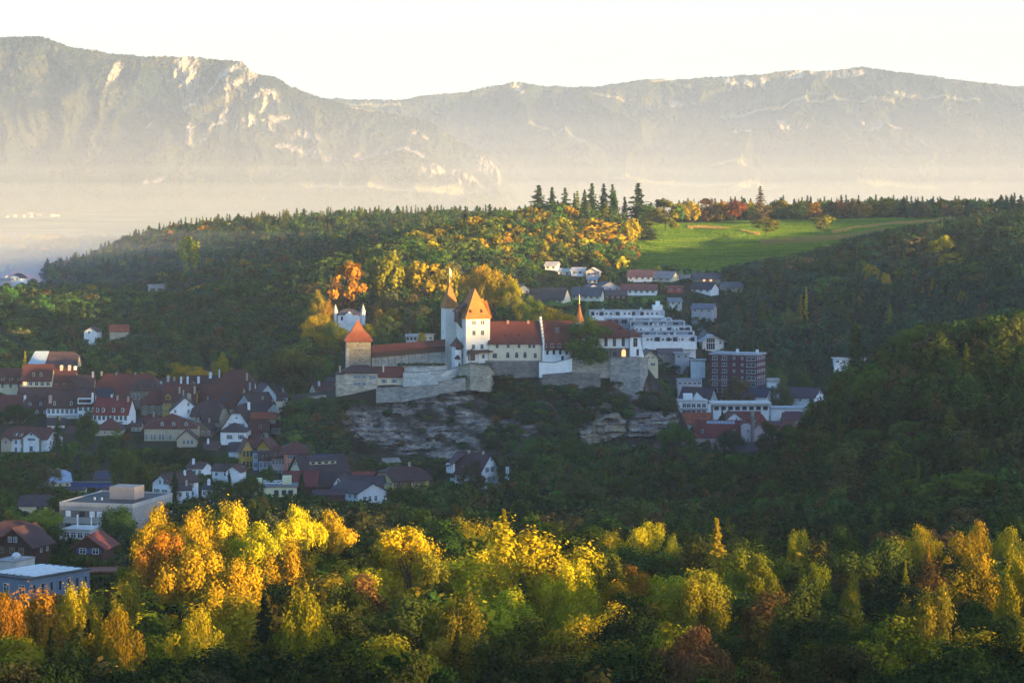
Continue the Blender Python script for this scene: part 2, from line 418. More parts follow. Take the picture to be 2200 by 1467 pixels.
# points where the edge of the shade lies in the photograph (px, py, Y)
EDGE = [(1800, 705, 1080), (2120, 650, 1050), (0, 1320, 330), (100, 1325, 380), (900, 1330, 390), (1200, 1290, 480), (1500, 1300, 480), (1900, 1310, 450), (2100, 1345, 390), (700, 1090, 760), (60, 1100, 780), (200, 1035, 900),
        (100, 776, 1500), (480, 795, 1500), (770, 708, 1400), (1030, 690, 1400), (1240, 670, 1405), (1200, 640, 1560), (1500, 518, 2250), (1700, 522, 2250), (1850, 516, 2250), (2000, 500, 2280), (300, 548, 2820), (700, 515, 2820), (1200, 470, 2800)]
RIDGE_NEED = sorted(ridge_uv(*e) for e in EDGE)
def _merge(n):
    out = []
    for q in n:
        if out and q[0] - out[-1][0] < 60:
            a = out[-1]; out[-1] = tuple((x + y) / 2 for x, y in zip(a, q))
        else: out.append(tuple(q))
    return out
RIDGE_NEED = _merge(RIDGE_NEED)
RIDGE_NEED = [(-1800, RIDGE_NEED[0][1] + 10, RIDGE_NEED[0][2])] + RIDGE_NEED + [(3000, 40, 2300), (4200, 0, 2300)]
build_ridge()

# ------------------------------------------------------------------ mountains
def mountain_mat():
    M, n, out = nodes('mountainside'); geo = N(n, 'ShaderNodeNewGeometry')
    a = noise_tex(n, 0.004, 6, 0.65, vec=geo.outputs['Position']); b = noise_tex(n, 0.05, 4, 0.8, vec=geo.outputs['Position'])
    vo = N(n, 'ShaderNodeTexVoronoi', i_Scale=0.07); n.links.new(geo.outputs['Position'], vo.inputs['Vector'])
    woods = ramp(n, a.outputs[0], [(0.3, (0.008, 0.020, 0.020)), (0.46, (0.018, 0.028, 0.018)), (0.58, (0.045, 0.045, 0.020)), (0.75, (0.026, 0.036, 0.018))])
    woods = mix(n, 0.8, woods, ramp(n, vo.outputs['Color'], [(0.15, (0.25, 0.28, 0.3)), (0.85, (1.7, 1.6, 1.4))]), 'MULTIPLY')
    mp = N(n, 'ShaderNodeMapping'); mp.inputs['Scale'].default_value = (0.03, 0.03, 0.012); n.links.new(geo.outputs['Position'], mp.inputs[0])
    c = noise_tex(n, 1.0, 5, 0.75, vec=mp.outputs[0])
    rock = ramp(n, c.outputs[0], [(0.35, (0.08, 0.07, 0.06)), (0.48, (0.30, 0.245, 0.18)), (0.62, (0.52, 0.44, 0.33))])
    meadow = ramp(n, b.outputs[0], [(0.3, (0.12, 0.13, 0.05)), (0.7, (0.28, 0.22, 0.10))])
    A = {k: N(n, 'ShaderNodeAttribute', attribute_name=k).outputs['Fac'] for k in ('rock', 'meadow')}
    col = mix(n, A['meadow'], woods, meadow); col = mix(n, A['rock'], col, rock)
    principled(n, out, col, 1.0, 0.05, vo.outputs['Distance'], 1.0, 14.0); return M
MM = mountain_mat()

def mountain(name, crest, Yc, depth, foot_z, pcs, nr, rocks, meads, seed, spurA, foot_py=None):
    cx = np.array([c[0] for c in crest], float); cyy = np.array([c[1] for c in crest], float)
    # finest grid where the camera looks
    rr = np.linspace(0, 1, nr) ** 1.15
    pcs = np.asarray(pcs, float); PX, T = np.meshgrid(pcs, rr)
    cp = np.interp(PX, cx, cyy); cp = cp + 2.2 * fbm(PX / 30, PX * 0, 4, seed)
    zc = CZ + (HOR - cp) / F * Yc
    prof = 1 - T ** 0.82
    prof = 0.55 * prof + 0.45 * (1 - T) ** 1.6
    Z = foot_z + (zc - foot_z) * prof
    Yb = Yc - depth * T
    X = (PX - 1100) / F * (Yc - 0.3 * depth * T)
    py = HOR - (Z - CZ) / Yb * F
    env = np.clip(T * 6, 0, 1) * np.clip((1 - T) * 2.2, 0, 1)
    rk = np.zeros_like(Z); md = np.zeros_like(Z)
    wob = 7 * fbm(PX / 18, py / 18, 3, seed + 3); wob2 = 7 * fbm(PX / 18 + 40, py / 18, 3, seed + 4)
    brk = np.clip(fbm(PX / 7, py / 16, 4, seed + 8) * 2.6 + 0.85, 0, 1)
    for pts, wd in rocks: rk = np.maximum(rk, np.clip(1.5 - seg_dist(PX + wob, py + wob2, pts) / wd, 0, 1))
    rk = rk * brk
    for pts, wd in meads: md = np.maximum(md, np.clip(1.5 - seg_dist(PX + wob, py + wob2 * 0.5, pts, 1.8) / wd, 0, 1))
    # spurs and gullies, running down the slope
    wx = PX / 150 + 0.9 * fbm(PX / 260, T * 3, 3, seed + 11) + T * 0.7
    big = ridged(wx, T * 1.3 + 2, 2, seed) - 0.72
    wx2 = PX / 42 + 1.4 * fbm(PX / 120, T * 4, 3, seed + 12) - T * 1.2
    med = ridged(wx2, T * 3 + 5, 3, seed + 5) - 0.72
    sm = fbm(PX / 9, T * 34, 4, seed + 6)
    Y = Yb - env * (spurA * big + spurA * 0.42 * med + spurA * 0.07 * sm) - env * rk * 45 * (0.6 + fbm(PX / 6, py / 22, 3, seed + 7))
    Z = Z + env * (spurA * 0.10 * big + spurA * 0.05 * med)
    rnd = np.random.RandomState(seed).rand(*Z.shape)
    Z = Z + (1 - rk) * (1 - md * 0.8) * rnd * 9 * np.clip((1 - T) * 4, 0.1, 1)
    V = np.stack([X.ravel(), Y.ravel(), Z.ravel()], 1)
    # back side
    nc = len(pcs); top = V[:nc].copy(); back = top.copy(); back[:, 1] += 1500; back[:, 2] = foot_z - 10
    V2 = np.concatenate([back, V])
    rk2 = np.concatenate([np.zeros(nc), rk.ravel()]); md2 = np.concatenate([np.zeros(nc), md.ravel()])
    me = mesh_np(name, V2, grid_faces(nr + 1, nc), [MM], False, {'rock': ('POINT', rk2), 'meadow': ('POINT', md2)})
    return tag(ob(name, me), kind='structure')

L_crest = [(-1500, 60), (-600, 50), (-200, 75), (0, 84), (80, 81), (110, 88), (150, 102), (230, 117), (300, 124), (375, 125), (400, 122), (450, 130), (520, 135), (555, 162), (590, 168), (620, 187),
           (690, 214), (740, 226), (800, 238), (860, 250), (920, 262), (960, 290), (1010, 318), (1050, 340), (1070, 362), (1080, 392), (1110, 418), (1180, 432), (1300, 440), (1500, 445)]
L_rock = [([(262, 143), (245, 182)], 8), ([(392, 130), (400, 165), (410, 210)], 13), ([(416, 130), (418, 175)], 9), ([(378, 135), (376, 165)], 5), ([(512, 148), (480, 165), (455, 198), (437, 228), (434, 245)], 6.5),
          ([(530, 148), (548, 165), (522, 185)], 10), ([(497, 172), (500, 200), (508, 235), (512, 265), (485, 292)], 5.5), ([(545, 222), (570, 205), (598, 198), (602, 222)], 6), ([(580, 215), (582, 245)], 4),
          ([(452, 280), (455, 310)], 7), ([(545, 282), (565, 262)], 8), ([(605, 272), (612, 258)], 8), ([(640, 290), (660, 285), (700, 300)], 7), ([(630, 315), (680, 322), (720, 332), (780, 338), (818, 322)], 7),
          ([(835, 330), (880, 322), (930, 345)], 5), ([(930, 370), (985, 385), (1040, 392), (1072, 378), (1050, 350), (1030, 345)], 9), ([(745, 275), (750, 272)], 6), ([(890, 285), (915, 295)], 4),
          ([(590, 262), (625, 250)], 4), ([(350, 268), (358, 262)], 4), ([(405, 395), (430, 390)], 5)]
L_mead = [([(760, 235), (830, 243)], 4), ([(0, 430), (60, 440)], 10), ([(700, 395), (900, 410), (1050, 405)], 9), ([(0, 460), (200, 480), (500, 470)], 12)]
R_crest = [(200, 240), (500, 215), (640, 214), (740, 215), (860, 217), (905, 208), (980, 204), (1040, 190), (1110, 178), (1160, 187), (1270, 190), (1330, 183), (1385, 173), (1480, 172), (1560, 166), (1640, 162), (1700, 154),
           (1740, 152), (1760, 156), (1850, 147), (1900, 153), (1960, 160), (2040, 172), (2120, 180), (2200, 192), (2400, 205), (3000, 215), (3600, 260)]
R_rock = [([(1562, 175), (1580, 178)], 5), ([(1605, 176), (1616, 178)], 5), ([(1636, 170), (1646, 178)], 6), ([(1695, 163), (1745, 158)], 7), ([(1775, 163), (1850, 156)], 7), ([(1445, 217), (1462, 215)], 5),
          ([(1550, 283), (1575, 281)], 5), ([(1815, 272), (1860, 270), (1912, 275)], 7), ([(1640, 280), (1655, 270)], 10), ([(1105, 185), (1118, 192)], 6), ([(1690, 268), (1700, 270)], 6), ([(1485, 182), (1470, 180)], 3)]
R_mead = [([(1270, 203), (1340, 215)], 5), ([(1550, 235), (1650, 220), (1760, 214), (1900, 212)], 6), ([(1910, 200), (1960, 208), (2090, 213)], 5), ([(1140, 260), (1200, 285), (1250, 305)], 7), ([(1400, 175), (1450, 174)], 3),
          ([(1300, 380), (1600, 400)], 9), ([(1750, 395), (1900, 400)], 8), ([(1500, 345), (1560, 352)], 5), ([(700, 228), (860, 226)], 5)]
fine = np.concatenate([np.linspace(-1500, -120, 40), np.linspace(-100, 1130, 560), np.linspace(1140, 1500, 24)])
mountain('mountain', L_crest, 10500, 2100, 45, fine, 230, L_rock, L_mead, 21, 520)
fine = np.concatenate([np.linspace(200, 620, 30), np.linspace(630, 2300, 640), np.linspace(2320, 3600, 40)])
mountain('mountain_range', R_crest, 12800, 2600, 55, fine, 200, R_rock, R_mead, 57, 800)
mountain('distant_mountain', [(1400, 215), (2000, 200), (2140, 189), (2200, 186), (2400, 180), (3600, 190)], 14800, 1200, 60, np.linspace(1400, 3600, 200), 30, [], [], 77, 200)

# ------------------------------------------------------------------ haze and valley mist
def vol_box(name, x0, x1, y0, y1, z0, z1, dens, col):
    m = MB(); m.box(x0, x1, y0, y1, z0, z1)
    M, n, out = nodes(name); v = N(n, 'ShaderNodeVolumePrincipled'); v.inputs['Color'].default_value = (*col, 1); v.inputs['Density'].default_value = dens
    v.inputs['Density Attribute'].default_value = ''; v.inputs['Anisotropy'].default_value = 0.0
    n.links.new(v.outputs[0], out.inputs['Volume'])
    return tag(m.build(name, M), kind='stuff')
vol_box('haze', -7500, 9000, -3500, 17500, -30, 800, HAZE, (0.52, 0.68, 1.0))
for _i, (_top, _k, _c) in enumerate(((95, 1.3, (.97, .97, .88)), (135, 1.1, (.97, .97, .88)), (180, 0.9, (.97, .97, .88)), (230, 0.8, (.96, .93, .90)), (290, 0.7, (.9, .9, .93)), (360, 0.6, (.8, .86, 1)), (450, 0.35, (.66, .76, .95)), (600, 0.5, (.52, .66, .95)))):
    vol_box('valley_mist', -7000 + 20 * _i, 8500 - 20 * _i, 3350 + 60 * _i, 17000 - 20 * _i, -25 + 2 * _i, _top, MIST * _k, _c)
# thin morning mist lying in the dip before the far wooded hill
for _i, _top in enumerate((58, 72, 86, 98)):
    vol_box('morning_mist', -3000 + 15 * _i, 300 - 10 * _i, 2500 + 25 * _i, 3300 - 20 * _i, -24 + _i, _top, 0.00030, (.80, .84, .96))
# ------------------------------------------------------------------ tree shapes
def quads(cent, nrm, size, asp, rs):
    n = len(cent); nrm = nrm / (np.linalg.norm(nrm, axis=1, keepdims=True) + 1e-9)
    r = rs.randn(n, 3); a = np.cross(nrm, r); a /= (np.linalg.norm(a, axis=1, keepdims=True) + 1e-9)
    b = np.cross(nrm, a); s = size[:, None]
    V = np.stack([cent - a * s, cent - b * s * asp, cent + a * s, cent + b * s * asp], 1).reshape(-1, 3)
    return V, np.arange(4 * n).reshape(n, 4)
def tree_mesh(name, cent, nrm, size, tint, asp, rs, mat, wood=None):
    V, Fq = quads(cent, nrm, size, asp, rs); t = tint; mi = None; mats = [mat]
    if wood is not None:
        wv, wf = wood; Fq = np.concatenate([Fq, wf + len(V)]); V = np.concatenate([V, wv]); t = np.concatenate([tint, np.full(len(wf), 0.5)])
        mi = np.concatenate([np.zeros(len(tint), int), np.ones(len(wf), int)]); mats.append(BARK)
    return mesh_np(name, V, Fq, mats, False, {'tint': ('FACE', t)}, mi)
def tube_np(segs, n=5):
    V = []; Fq = []
    for (p0, p1, r0, r1) in segs:
        p0 = np.array(p0, float); p1 = np.array(p1, float); d = p1 - p0; d /= np.linalg.norm(d) + 1e-9
        a = np.cross(d, [0.31, 0.87, 0.2]); a /= np.linalg.norm(a); b = np.cross(d, a); k = len(V)
        for p, r in ((p0, r0), (p1, r1)):
            for i in range(n):
                t = 2 * math.pi * i / n; V.append(p + (a * math.cos(t) + b * math.sin(t)) * r)
        for i in range(n): Fq.append((k + i, k + (i + 1) % n, k + n + (i + 1) % n, k + n + i))
    return np.array(V), np.array(Fq)
def broadleaf(seed, n, leaf, H=20.0, R=6.5, shape='round'):
    rs = np.random.RandomState(seed)
    nl = {'round': 26, 'spray': 34, 'tall': 30, 'column': 26, 'weep': 30}[shape]
    z0, rz = {'round': (0.54, 0.44), 'spray': (0.56, 0.42), 'tall': (0.54, 0.44), 'column': (0.52, 0.47), 'weep': (0.56, 0.42)}[shape]
    lob = []
    for i in range(nl):
        d = rs.randn(3); d /= np.linalg.norm(d)
        if d[2] < -0.8: d[2] *= -0.6
        q = rs.uniform(0.5, 0.9)
        wob = 1 + 0.22 * math.sin(2.1 * math.atan2(d[1], d[0]) + seed) + rs.uniform(-0.1, 0.12)
        c = np.array([d[0] * R * q * wob, d[1] * R * q * wob, H * z0 + d[2] * H * rz * q])
        if shape in ('tall', 'column'):
            w = 1.0 - (0.3 if shape == 'tall' else 0.5) * max(0, (c[2] / H - 0.45)) ** 1.0; c[:2] *= w
        r = R * {'round': rs.uniform(0.24, 0.42), 'spray': rs.uniform(0.18, 0.31), 'tall': rs.uniform(0.2, 0.33), 'column': rs.uniform(0.3, 0.45), 'weep': rs.uniform(0.2, 0.34)}[shape]
        lob.append((c, r))
    w = np.array([l[1] ** 2 for l in lob]); w /= w.sum()
    nc = max(60, n // 16); k = rs.choice(nl, nc, p=w); C = np.array([l[0] for l in lob])[k]; Rr = np.array([l[1] for l in lob])[k]
    d = rs.randn(nc, 3); out = C - np.array([0, 0, H * z0 * 0.85]); out /= np.linalg.norm(out, axis=1, keepdims=True)
    d = d / np.linalg.norm(d, axis=1, keepdims=True) + out * 0.55; d /= np.linalg.norm(d, axis=1, keepdims=True)
    rad = Rr * rs.uniform(0.66, 1.12, nc)
    sc = np.array({'round': (1, 1, 0.85), 'spray': (0.9, 0.9, 1.55), 'tall': (1, 1, 1.35), 'column': (0.8, 0.8, 1.9), 'weep': (0.75, 0.75, 1.9)}[shape])
    pc = C + d * rad[:, None] * sc
    # sprays of leaves, each one a little bough of its own
    m_ = rs.randint(0, nc, n); bough = R * 0.085 * (1.0 if n > 3000 else 1.35); off = rs.randn(n, 3) * bough; off[:, 2] *= {'round': .8, 'spray': 1.5, 'tall': 1.5, 'column': 1.5, 'weep': 2.2}[shape]
    p = pc[m_] + off; d = d[m_]
    if shape == 'weep': p[:, 2] -= 0.9 * rs.rand(n) ** 2 * 3
    nr = d * 0.9 + off / bough * 0.35 + rs.randn(n, 3) * 0.4
    if shape == 'weep': nr[:, 2] *= 0.2
    tint = np.clip(0.46 + 0.12 * rs.randn(n) + (rs.rand(nl)[k][m_] - 0.5) * 0.30 + (rs.rand(nc)[m_] - 0.5) * 0.42, 0, 1)
    keep = p[:, 2] > H * 0.07; p, nr, tint = p[keep], nr[keep], tint[keep]
    size = leaf * rs.uniform(0.55, 1.25, len(p))
    segs = [((0, 0, -2), (0.1, 0, H * 0.3), R * 0.055, R * 0.04), ((0.1, 0, H * 0.3), (0.0, 0.2, H * 0.72), R * 0.04, R * 0.012)]
    for (c, r) in lob[:14]:
        z = H * rs.uniform(0.22, 0.5); m = np.array([c[0] * 0.5, c[1] * 0.5, z + (c[2] - z) * 0.6])
        segs += [((0.1, 0, z), m, R * 0.024, R * 0.014), (m, c, R * 0.014, R * 0.004)]
    return p, nr, size, tint, tube_np(segs)
def conifer(seed, lv, br, per, leaf, H=28.0, R=4.6, shape='spruce'):
    rs = np.random.RandomState(seed); P_, Nn, Sz, Tt = [], [], [], []; segs = [((0, 0, -2), (0, 0, H * 0.985), 0.42, 0.04)]
    z_lo = {'spruce': 0.10, 'pine': 0.42, 'larch': 0.14, 'fir': 0.2}[shape]
    for i in range(lv):
        f = i / (lv - 1); z = H * (z_lo + (0.985 - z_lo) * f)
        if shape == 'pine': L0 = R * (0.35 + 0.65 * math.sin(math.pi * min(1, 0.25 + 0.8 * f))) * (1 - f) ** 0.25
        elif shape == 'fir': L0 = R * (1 - f) ** 0.6 * (0.75 + 0.25 * math.sin(i * 2.3))
        elif shape == 'larch': L0 = R * (1 - f) ** 0.62 * (0.85 + 0.15 * math.sin(i * 1.7))
        else: L0 = R * (1 - f) ** 0.72 * (0.84 + 0.16 * math.sin(i * 2.9 + seed))
        for b in range(max(3, int(br * (1 - 0.5 * f)))):
            a = rs.uniform(0, 6.283); L = max(0.25, L0 * rs.uniform(0.62, 1.12)); zz = z + rs.uniform(-0.5, 0.5) * H * 0.02
            drop = {'spruce': 0.32, 'pine': -0.05, 'larch': 0.18, 'fir': 0.05}[shape]
            t = rs.uniform(0.12, 1.0, per); r = t * L
            x = r * math.cos(a) + rs.randn(per) * 0.14 * L * 0.6; y = r * math.sin(a) + rs.randn(per) * 0.14 * L * 0.6
            zc = zz - drop * r * (0.6 + 0.5 * t) + rs.randn(per) * 0.16
            P_.append(np.stack([x, y, zc], 1)); nn = rs.randn(per, 3) * 0.55; nn[:, 2] += 0.8; nn[:, 0] += math.cos(a) * 0.5; nn[:, 1] += math.sin(a) * 0.5
            Nn.append(nn); Sz.append(leaf * (1.15 - 0.45 * t) * rs.uniform(0.6, 1.2, per) * (0.62 + 0.5 * (1 - f)))
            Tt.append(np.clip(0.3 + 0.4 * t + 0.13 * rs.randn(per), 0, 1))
        if lv > 12 and i % 2 == 0 and i < lv * 0.8:
            a = rs.uniform(0, 6.283); segs.append(((0, 0, z), (math.cos(a) * L0 * 0.8, math.sin(a) * L0 * 0.8, z - 0.25 * L0), 0.07, 0.02))
    return np.concatenate(P_), np.concatenate(Nn), np.concatenate(Sz), np.concatenate(Tt), tube_np(segs)

# kinds: near (crown and trunk apart), mid and far
PROTO = {}
def reg(kind, lod, gens, H, R):
    PROTO[(kind, lod)] = (gens, H, R)
def make_protos():
    spec = {'round': ('round', 20., 6.5), 'spray': ('spray', 21., 6.3), 'tall': ('tall', 23., 5.4), 'column': ('column', 21., 3.4), 'weep': ('weep', 19., 5.8)}
    for k, (sh, H, R) in spec.items():
        for lod, n, lf, cnt in (('near', 14000, 0.275, 3), ('mid', 4200, 0.50, 3), ('far', 1300, 0.80, 3)):
            if k == 'weep' and lod == 'far': continue
            out = []
            for c in range(cnt if k in ('round', 'spray', 'tall') else 2):
                nn = int(n * (0.6 if k == 'column' else 1))
                cent, nr, sz, ti, wood = broadleaf(100 * len(out) + 7 + hash_s(k), nn, lf, H, R, sh)
                rs = np.random.RandomState(c + 5)
                if lod == 'near':
                    out.append((tree_mesh('crown', cent, nr, sz, ti, 0.62, rs, LEAF), mesh_np('trunk', wood[0], wood[1], [BARK], True)))
                else:
                    out.append((tree_mesh('tree', cent, nr, sz, ti, 0.7, rs, LEAF, wood), tree_mesh('wood_tree', cent, nr, sz, ti, 0.7, rs, LEAF_I) if lod == 'far' else None))
            reg(k, lod, out, H, R)
    for k, (H, R) in {'spruce': (28., 4.6), 'pine': (26., 4.8), 'larch': (27., 4.2), 'fir': (27., 5.2)}.items():
        for lod, lv, br, per, lf, cnt in (('near', 34, 16, 18, 0.46, 2), ('mid', 26, 12, 13, 0.75, 2), ('far', 18, 9, 7, 1.35, 2)):
            out = []
            for c in range(cnt):
                cent, nr, sz, ti, wood = conifer(50 * c + 3 + hash_s(k), lv, br, per, lf * (0.8 if k == 'larch' else 1), H, R, k)
                rs = np.random.RandomState(c + 9)
                if lod == 'near':
                    out.append((tree_mesh('crown', cent, nr, sz, ti, 0.45, rs, LEAF), mesh_np('trunk', wood[0], wood[1], [BARK], True)))
                else:
                    out.append((tree_mesh('tree', cent, nr, sz, ti, 0.5, rs, LEAF, wood), tree_mesh('wood_tree', cent, nr, sz, ti, 0.5, rs, LEAF_I) if lod == 'far' else None))
            reg(k, lod, out, H, R * 0.66)
def hash_s(s): return sum(ord(c) * (i + 3) for i, c in enumerate(s)) % 997
make_protos()

# leaf base colours and their words; on spruces the gold is painted sunlight
CLR = {
 'dark green': (0.022, 0.044, 0.014), 'green': (0.036, 0.070, 0.016), 'olive green': (0.056, 0.074, 0.014), 'yellow-green': (0.17, 0.165, 0.014),
 'golden': (0.33, 0.235, 0.012), 'yellow': (0.38, 0.30, 0.013), 'orange': (0.33, 0.18, 0.015), 'russet': (0.15, 0.085, 0.026), 'red-brown': (0.24, 0.09, 0.03),
 'brownish green': (0.060, 0.056, 0.022), 'blue-green': (0.022, 0.045, 0.024), 'pale green': (0.08, 0.11, 0.035)}
TREES = []       # dict(px, top, Y, x, y, z, h, w, kind, col, hand(bool), label)
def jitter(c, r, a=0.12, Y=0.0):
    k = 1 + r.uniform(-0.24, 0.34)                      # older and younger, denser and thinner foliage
    if c[0] < 0.1: k *= 0.72 if Y < 390 else (0.95 if Y < 700 else (1.25 if Y < 1250 else 1.7))   # green foliage darkened in front, lifted on the hills: shade put into its colour
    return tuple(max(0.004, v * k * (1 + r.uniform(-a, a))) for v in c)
def hand_tree(px, top, w, Y, kind, col, label, hpx=None, name=None):
    """px: centre, top: row of the tip, w: crown width in px; height reaches the ground unless hpx is given"""
    x = xw(px, Y); g = tz(x, Y) - 0.5; h = zw(top, Y) - g
    while h < 8 and hpx is None and Y > 300: Y *= 0.975; x = xw(px, Y); g = tz(x, Y) - 0.5; h = zw(top, Y) - g
    if kind == 'tall' and Y < 640: kind = 'spray' if (px // 10) % 2 else 'round'
    if Y < 640 and kind not in ('spruce',): w *= 1.06
    if kind in ('spruce', 'larch'): w *= 1.25
    elif Y >= 640: w *= 1.15
    if kind == 'fir': w *= 1.15
    if hpx is not None: h = hpx * Y / F; g = zw(top, Y) - h
    TREES.append(dict(px=px, top=top, Y=Y, x=x, y=Y, z=g, h=max(h, 3.0), w=w * Y / F, kind=kind, col=col, label=label, hand=True))
# ------------------------------------------------------------------ buildings
CLEAR = []; MARKS = []      # image rectangles to keep free of nearer crowns; landmarks for labels
RT = (0.125, 0.040, 0.030); RD = (0.085, 0.040, 0.035); RB = (0.075, 0.045, 0.040); RV = (0.060, 0.042, 0.050)
RO = (0.34, 0.085, 0.035); RG = (0.10, 0.105, 0.115); RK = (0.035, 0.04, 0.055); RR = (0.19, 0.05, 0.035)
WHT = (0.80, 0.80, 0.79); CRM = (0.62, 0.55, 0.38); YEL = (0.62, 0.46, 0.16); OCH = (0.55, 0.33, 0.05); PNK = (0.66, 0.46, 0.44); SAL = (0.58, 0.22, 0.14)
BRN = (0.22, 0.18, 0.13); GRY = (0.40, 0.40, 0.42); TAN = (0.45, 0.38, 0.27); WD = (0.07, 0.035, 0.025); BRK = (0.09, 0.032, 0.046); PYL = (0.72, 0.68, 0.42)
_wm = {}
def win_mesh(w, h, st, fr):
    k = (round(w, 2), round(h, 2), st, fr.name)
    if k in _wm: return _wm[k]
    a, b = w / 2, h / 2; F_ = MB(); G = MB(); t = 0.11
    if st in ('arch', 'gothic'):
        n = 7; top = []
        for i in range(n):
            u = math.pi * i / (n - 1)
            x = -math.cos(u); z = math.sin(u) * (1.0 if st == 'arch' else 1.5)
            if st == 'gothic': z = (1 - abs(x)) ** 0.65 * 1.35
            top.append((x, z))
        zc = b - a
        out = [(-a, -b)] + [(x * a, zc + z * a) for x, z in top] + [(a, -b)]
        o2 = [(-a - t, -b - t)] + [(x * (a + t), zc + z * (a + t)) for x, z in top] + [(a + t, -b - t)]
        G.poly([(x, -0.03, z) for x, z in out])
        for i in range(len(out)):
            j = (i + 1) % len(out)
            F_.poly([(out[i][0], -0.10, out[i][1]), (out[j][0], -0.10, out[j][1]), (o2[j][0], -0.10, o2[j][1]), (o2[i][0], -0.10, o2[i][1])])
            F_.poly([(o2[i][0], -0.10, o2[i][1]), (o2[j][0], -0.10, o2[j][1]), (o2[j][0], 0, o2[j][1]), (o2[i][0], 0, o2[i][1])])
        F_.box(-0.05, 0.05, -0.08, -0.035, -b, zc + a * 0.9)
        if h > 2.4: F_.box(-a, a, -0.075, -0.035, zc - 0.06, zc + 0.06)
    else:
        G.box(-a, a, -0.03, -0.001, -b, b)
        F_.box(-a - t, -a, -0.09, 0, -b - t, b + t); F_.box(a, a + t, -0.09, 0, -b - t, b + t)
        F_.box(-a, a, -0.088, 0, b, b + t); F_.box(-a - 0.03, a + 0.03, -0.14, 0, -b - t, -b)
        if st != 'slot':
            F_.box(-0.05, 0.05, -0.07, -0.032, -b, b)
            if h > 1.2: F_.box(-a, a, -0.065, -0.032, b * 0.25, b * 0.25 + 0.09)
    _wm[k] = (F_.mesh('window', fr), G.mesh('pane', GLASS), G.mesh('pane', WARM)); return _wm[k]
_sm = {}
def shut_mesh(w, h, M):
    k = (round(w, 2), round(h, 2), M.name)
    if k not in _sm:
        m = MB(); m.box(-w / 2, w / 2, -0.06, -0.005, -h / 2, h / 2)
        for i in range(5): m.box(-w / 2 + 0.05, w / 2 - 0.05, -0.075, -0.06, -h / 2 + h * (i + 0.35) / 5.4, -h / 2 + h * (i + 0.75) / 5.4)
        _sm[k] = m.mesh('shutter', M)
    return _sm[k]
def window(par, x, y, z, rz, w, h, st='rect', fr=None, sh=None, lit=False):
    fm, gm, lm = win_mesh(w, h, st, fr or FRAME_W)
    o = ob('window', fm, par, (x, y, z), rz); g = ob('pane', lm if lit else gm, o)
    if sh:
        for s in (-1, 1): ob('shutter', shut_mesh(w * 0.5, h * 1.04, sh), o, (s * (w * 0.5 + w * 0.27 + 0.1), 0, 0))
    return o
class House:
    pass
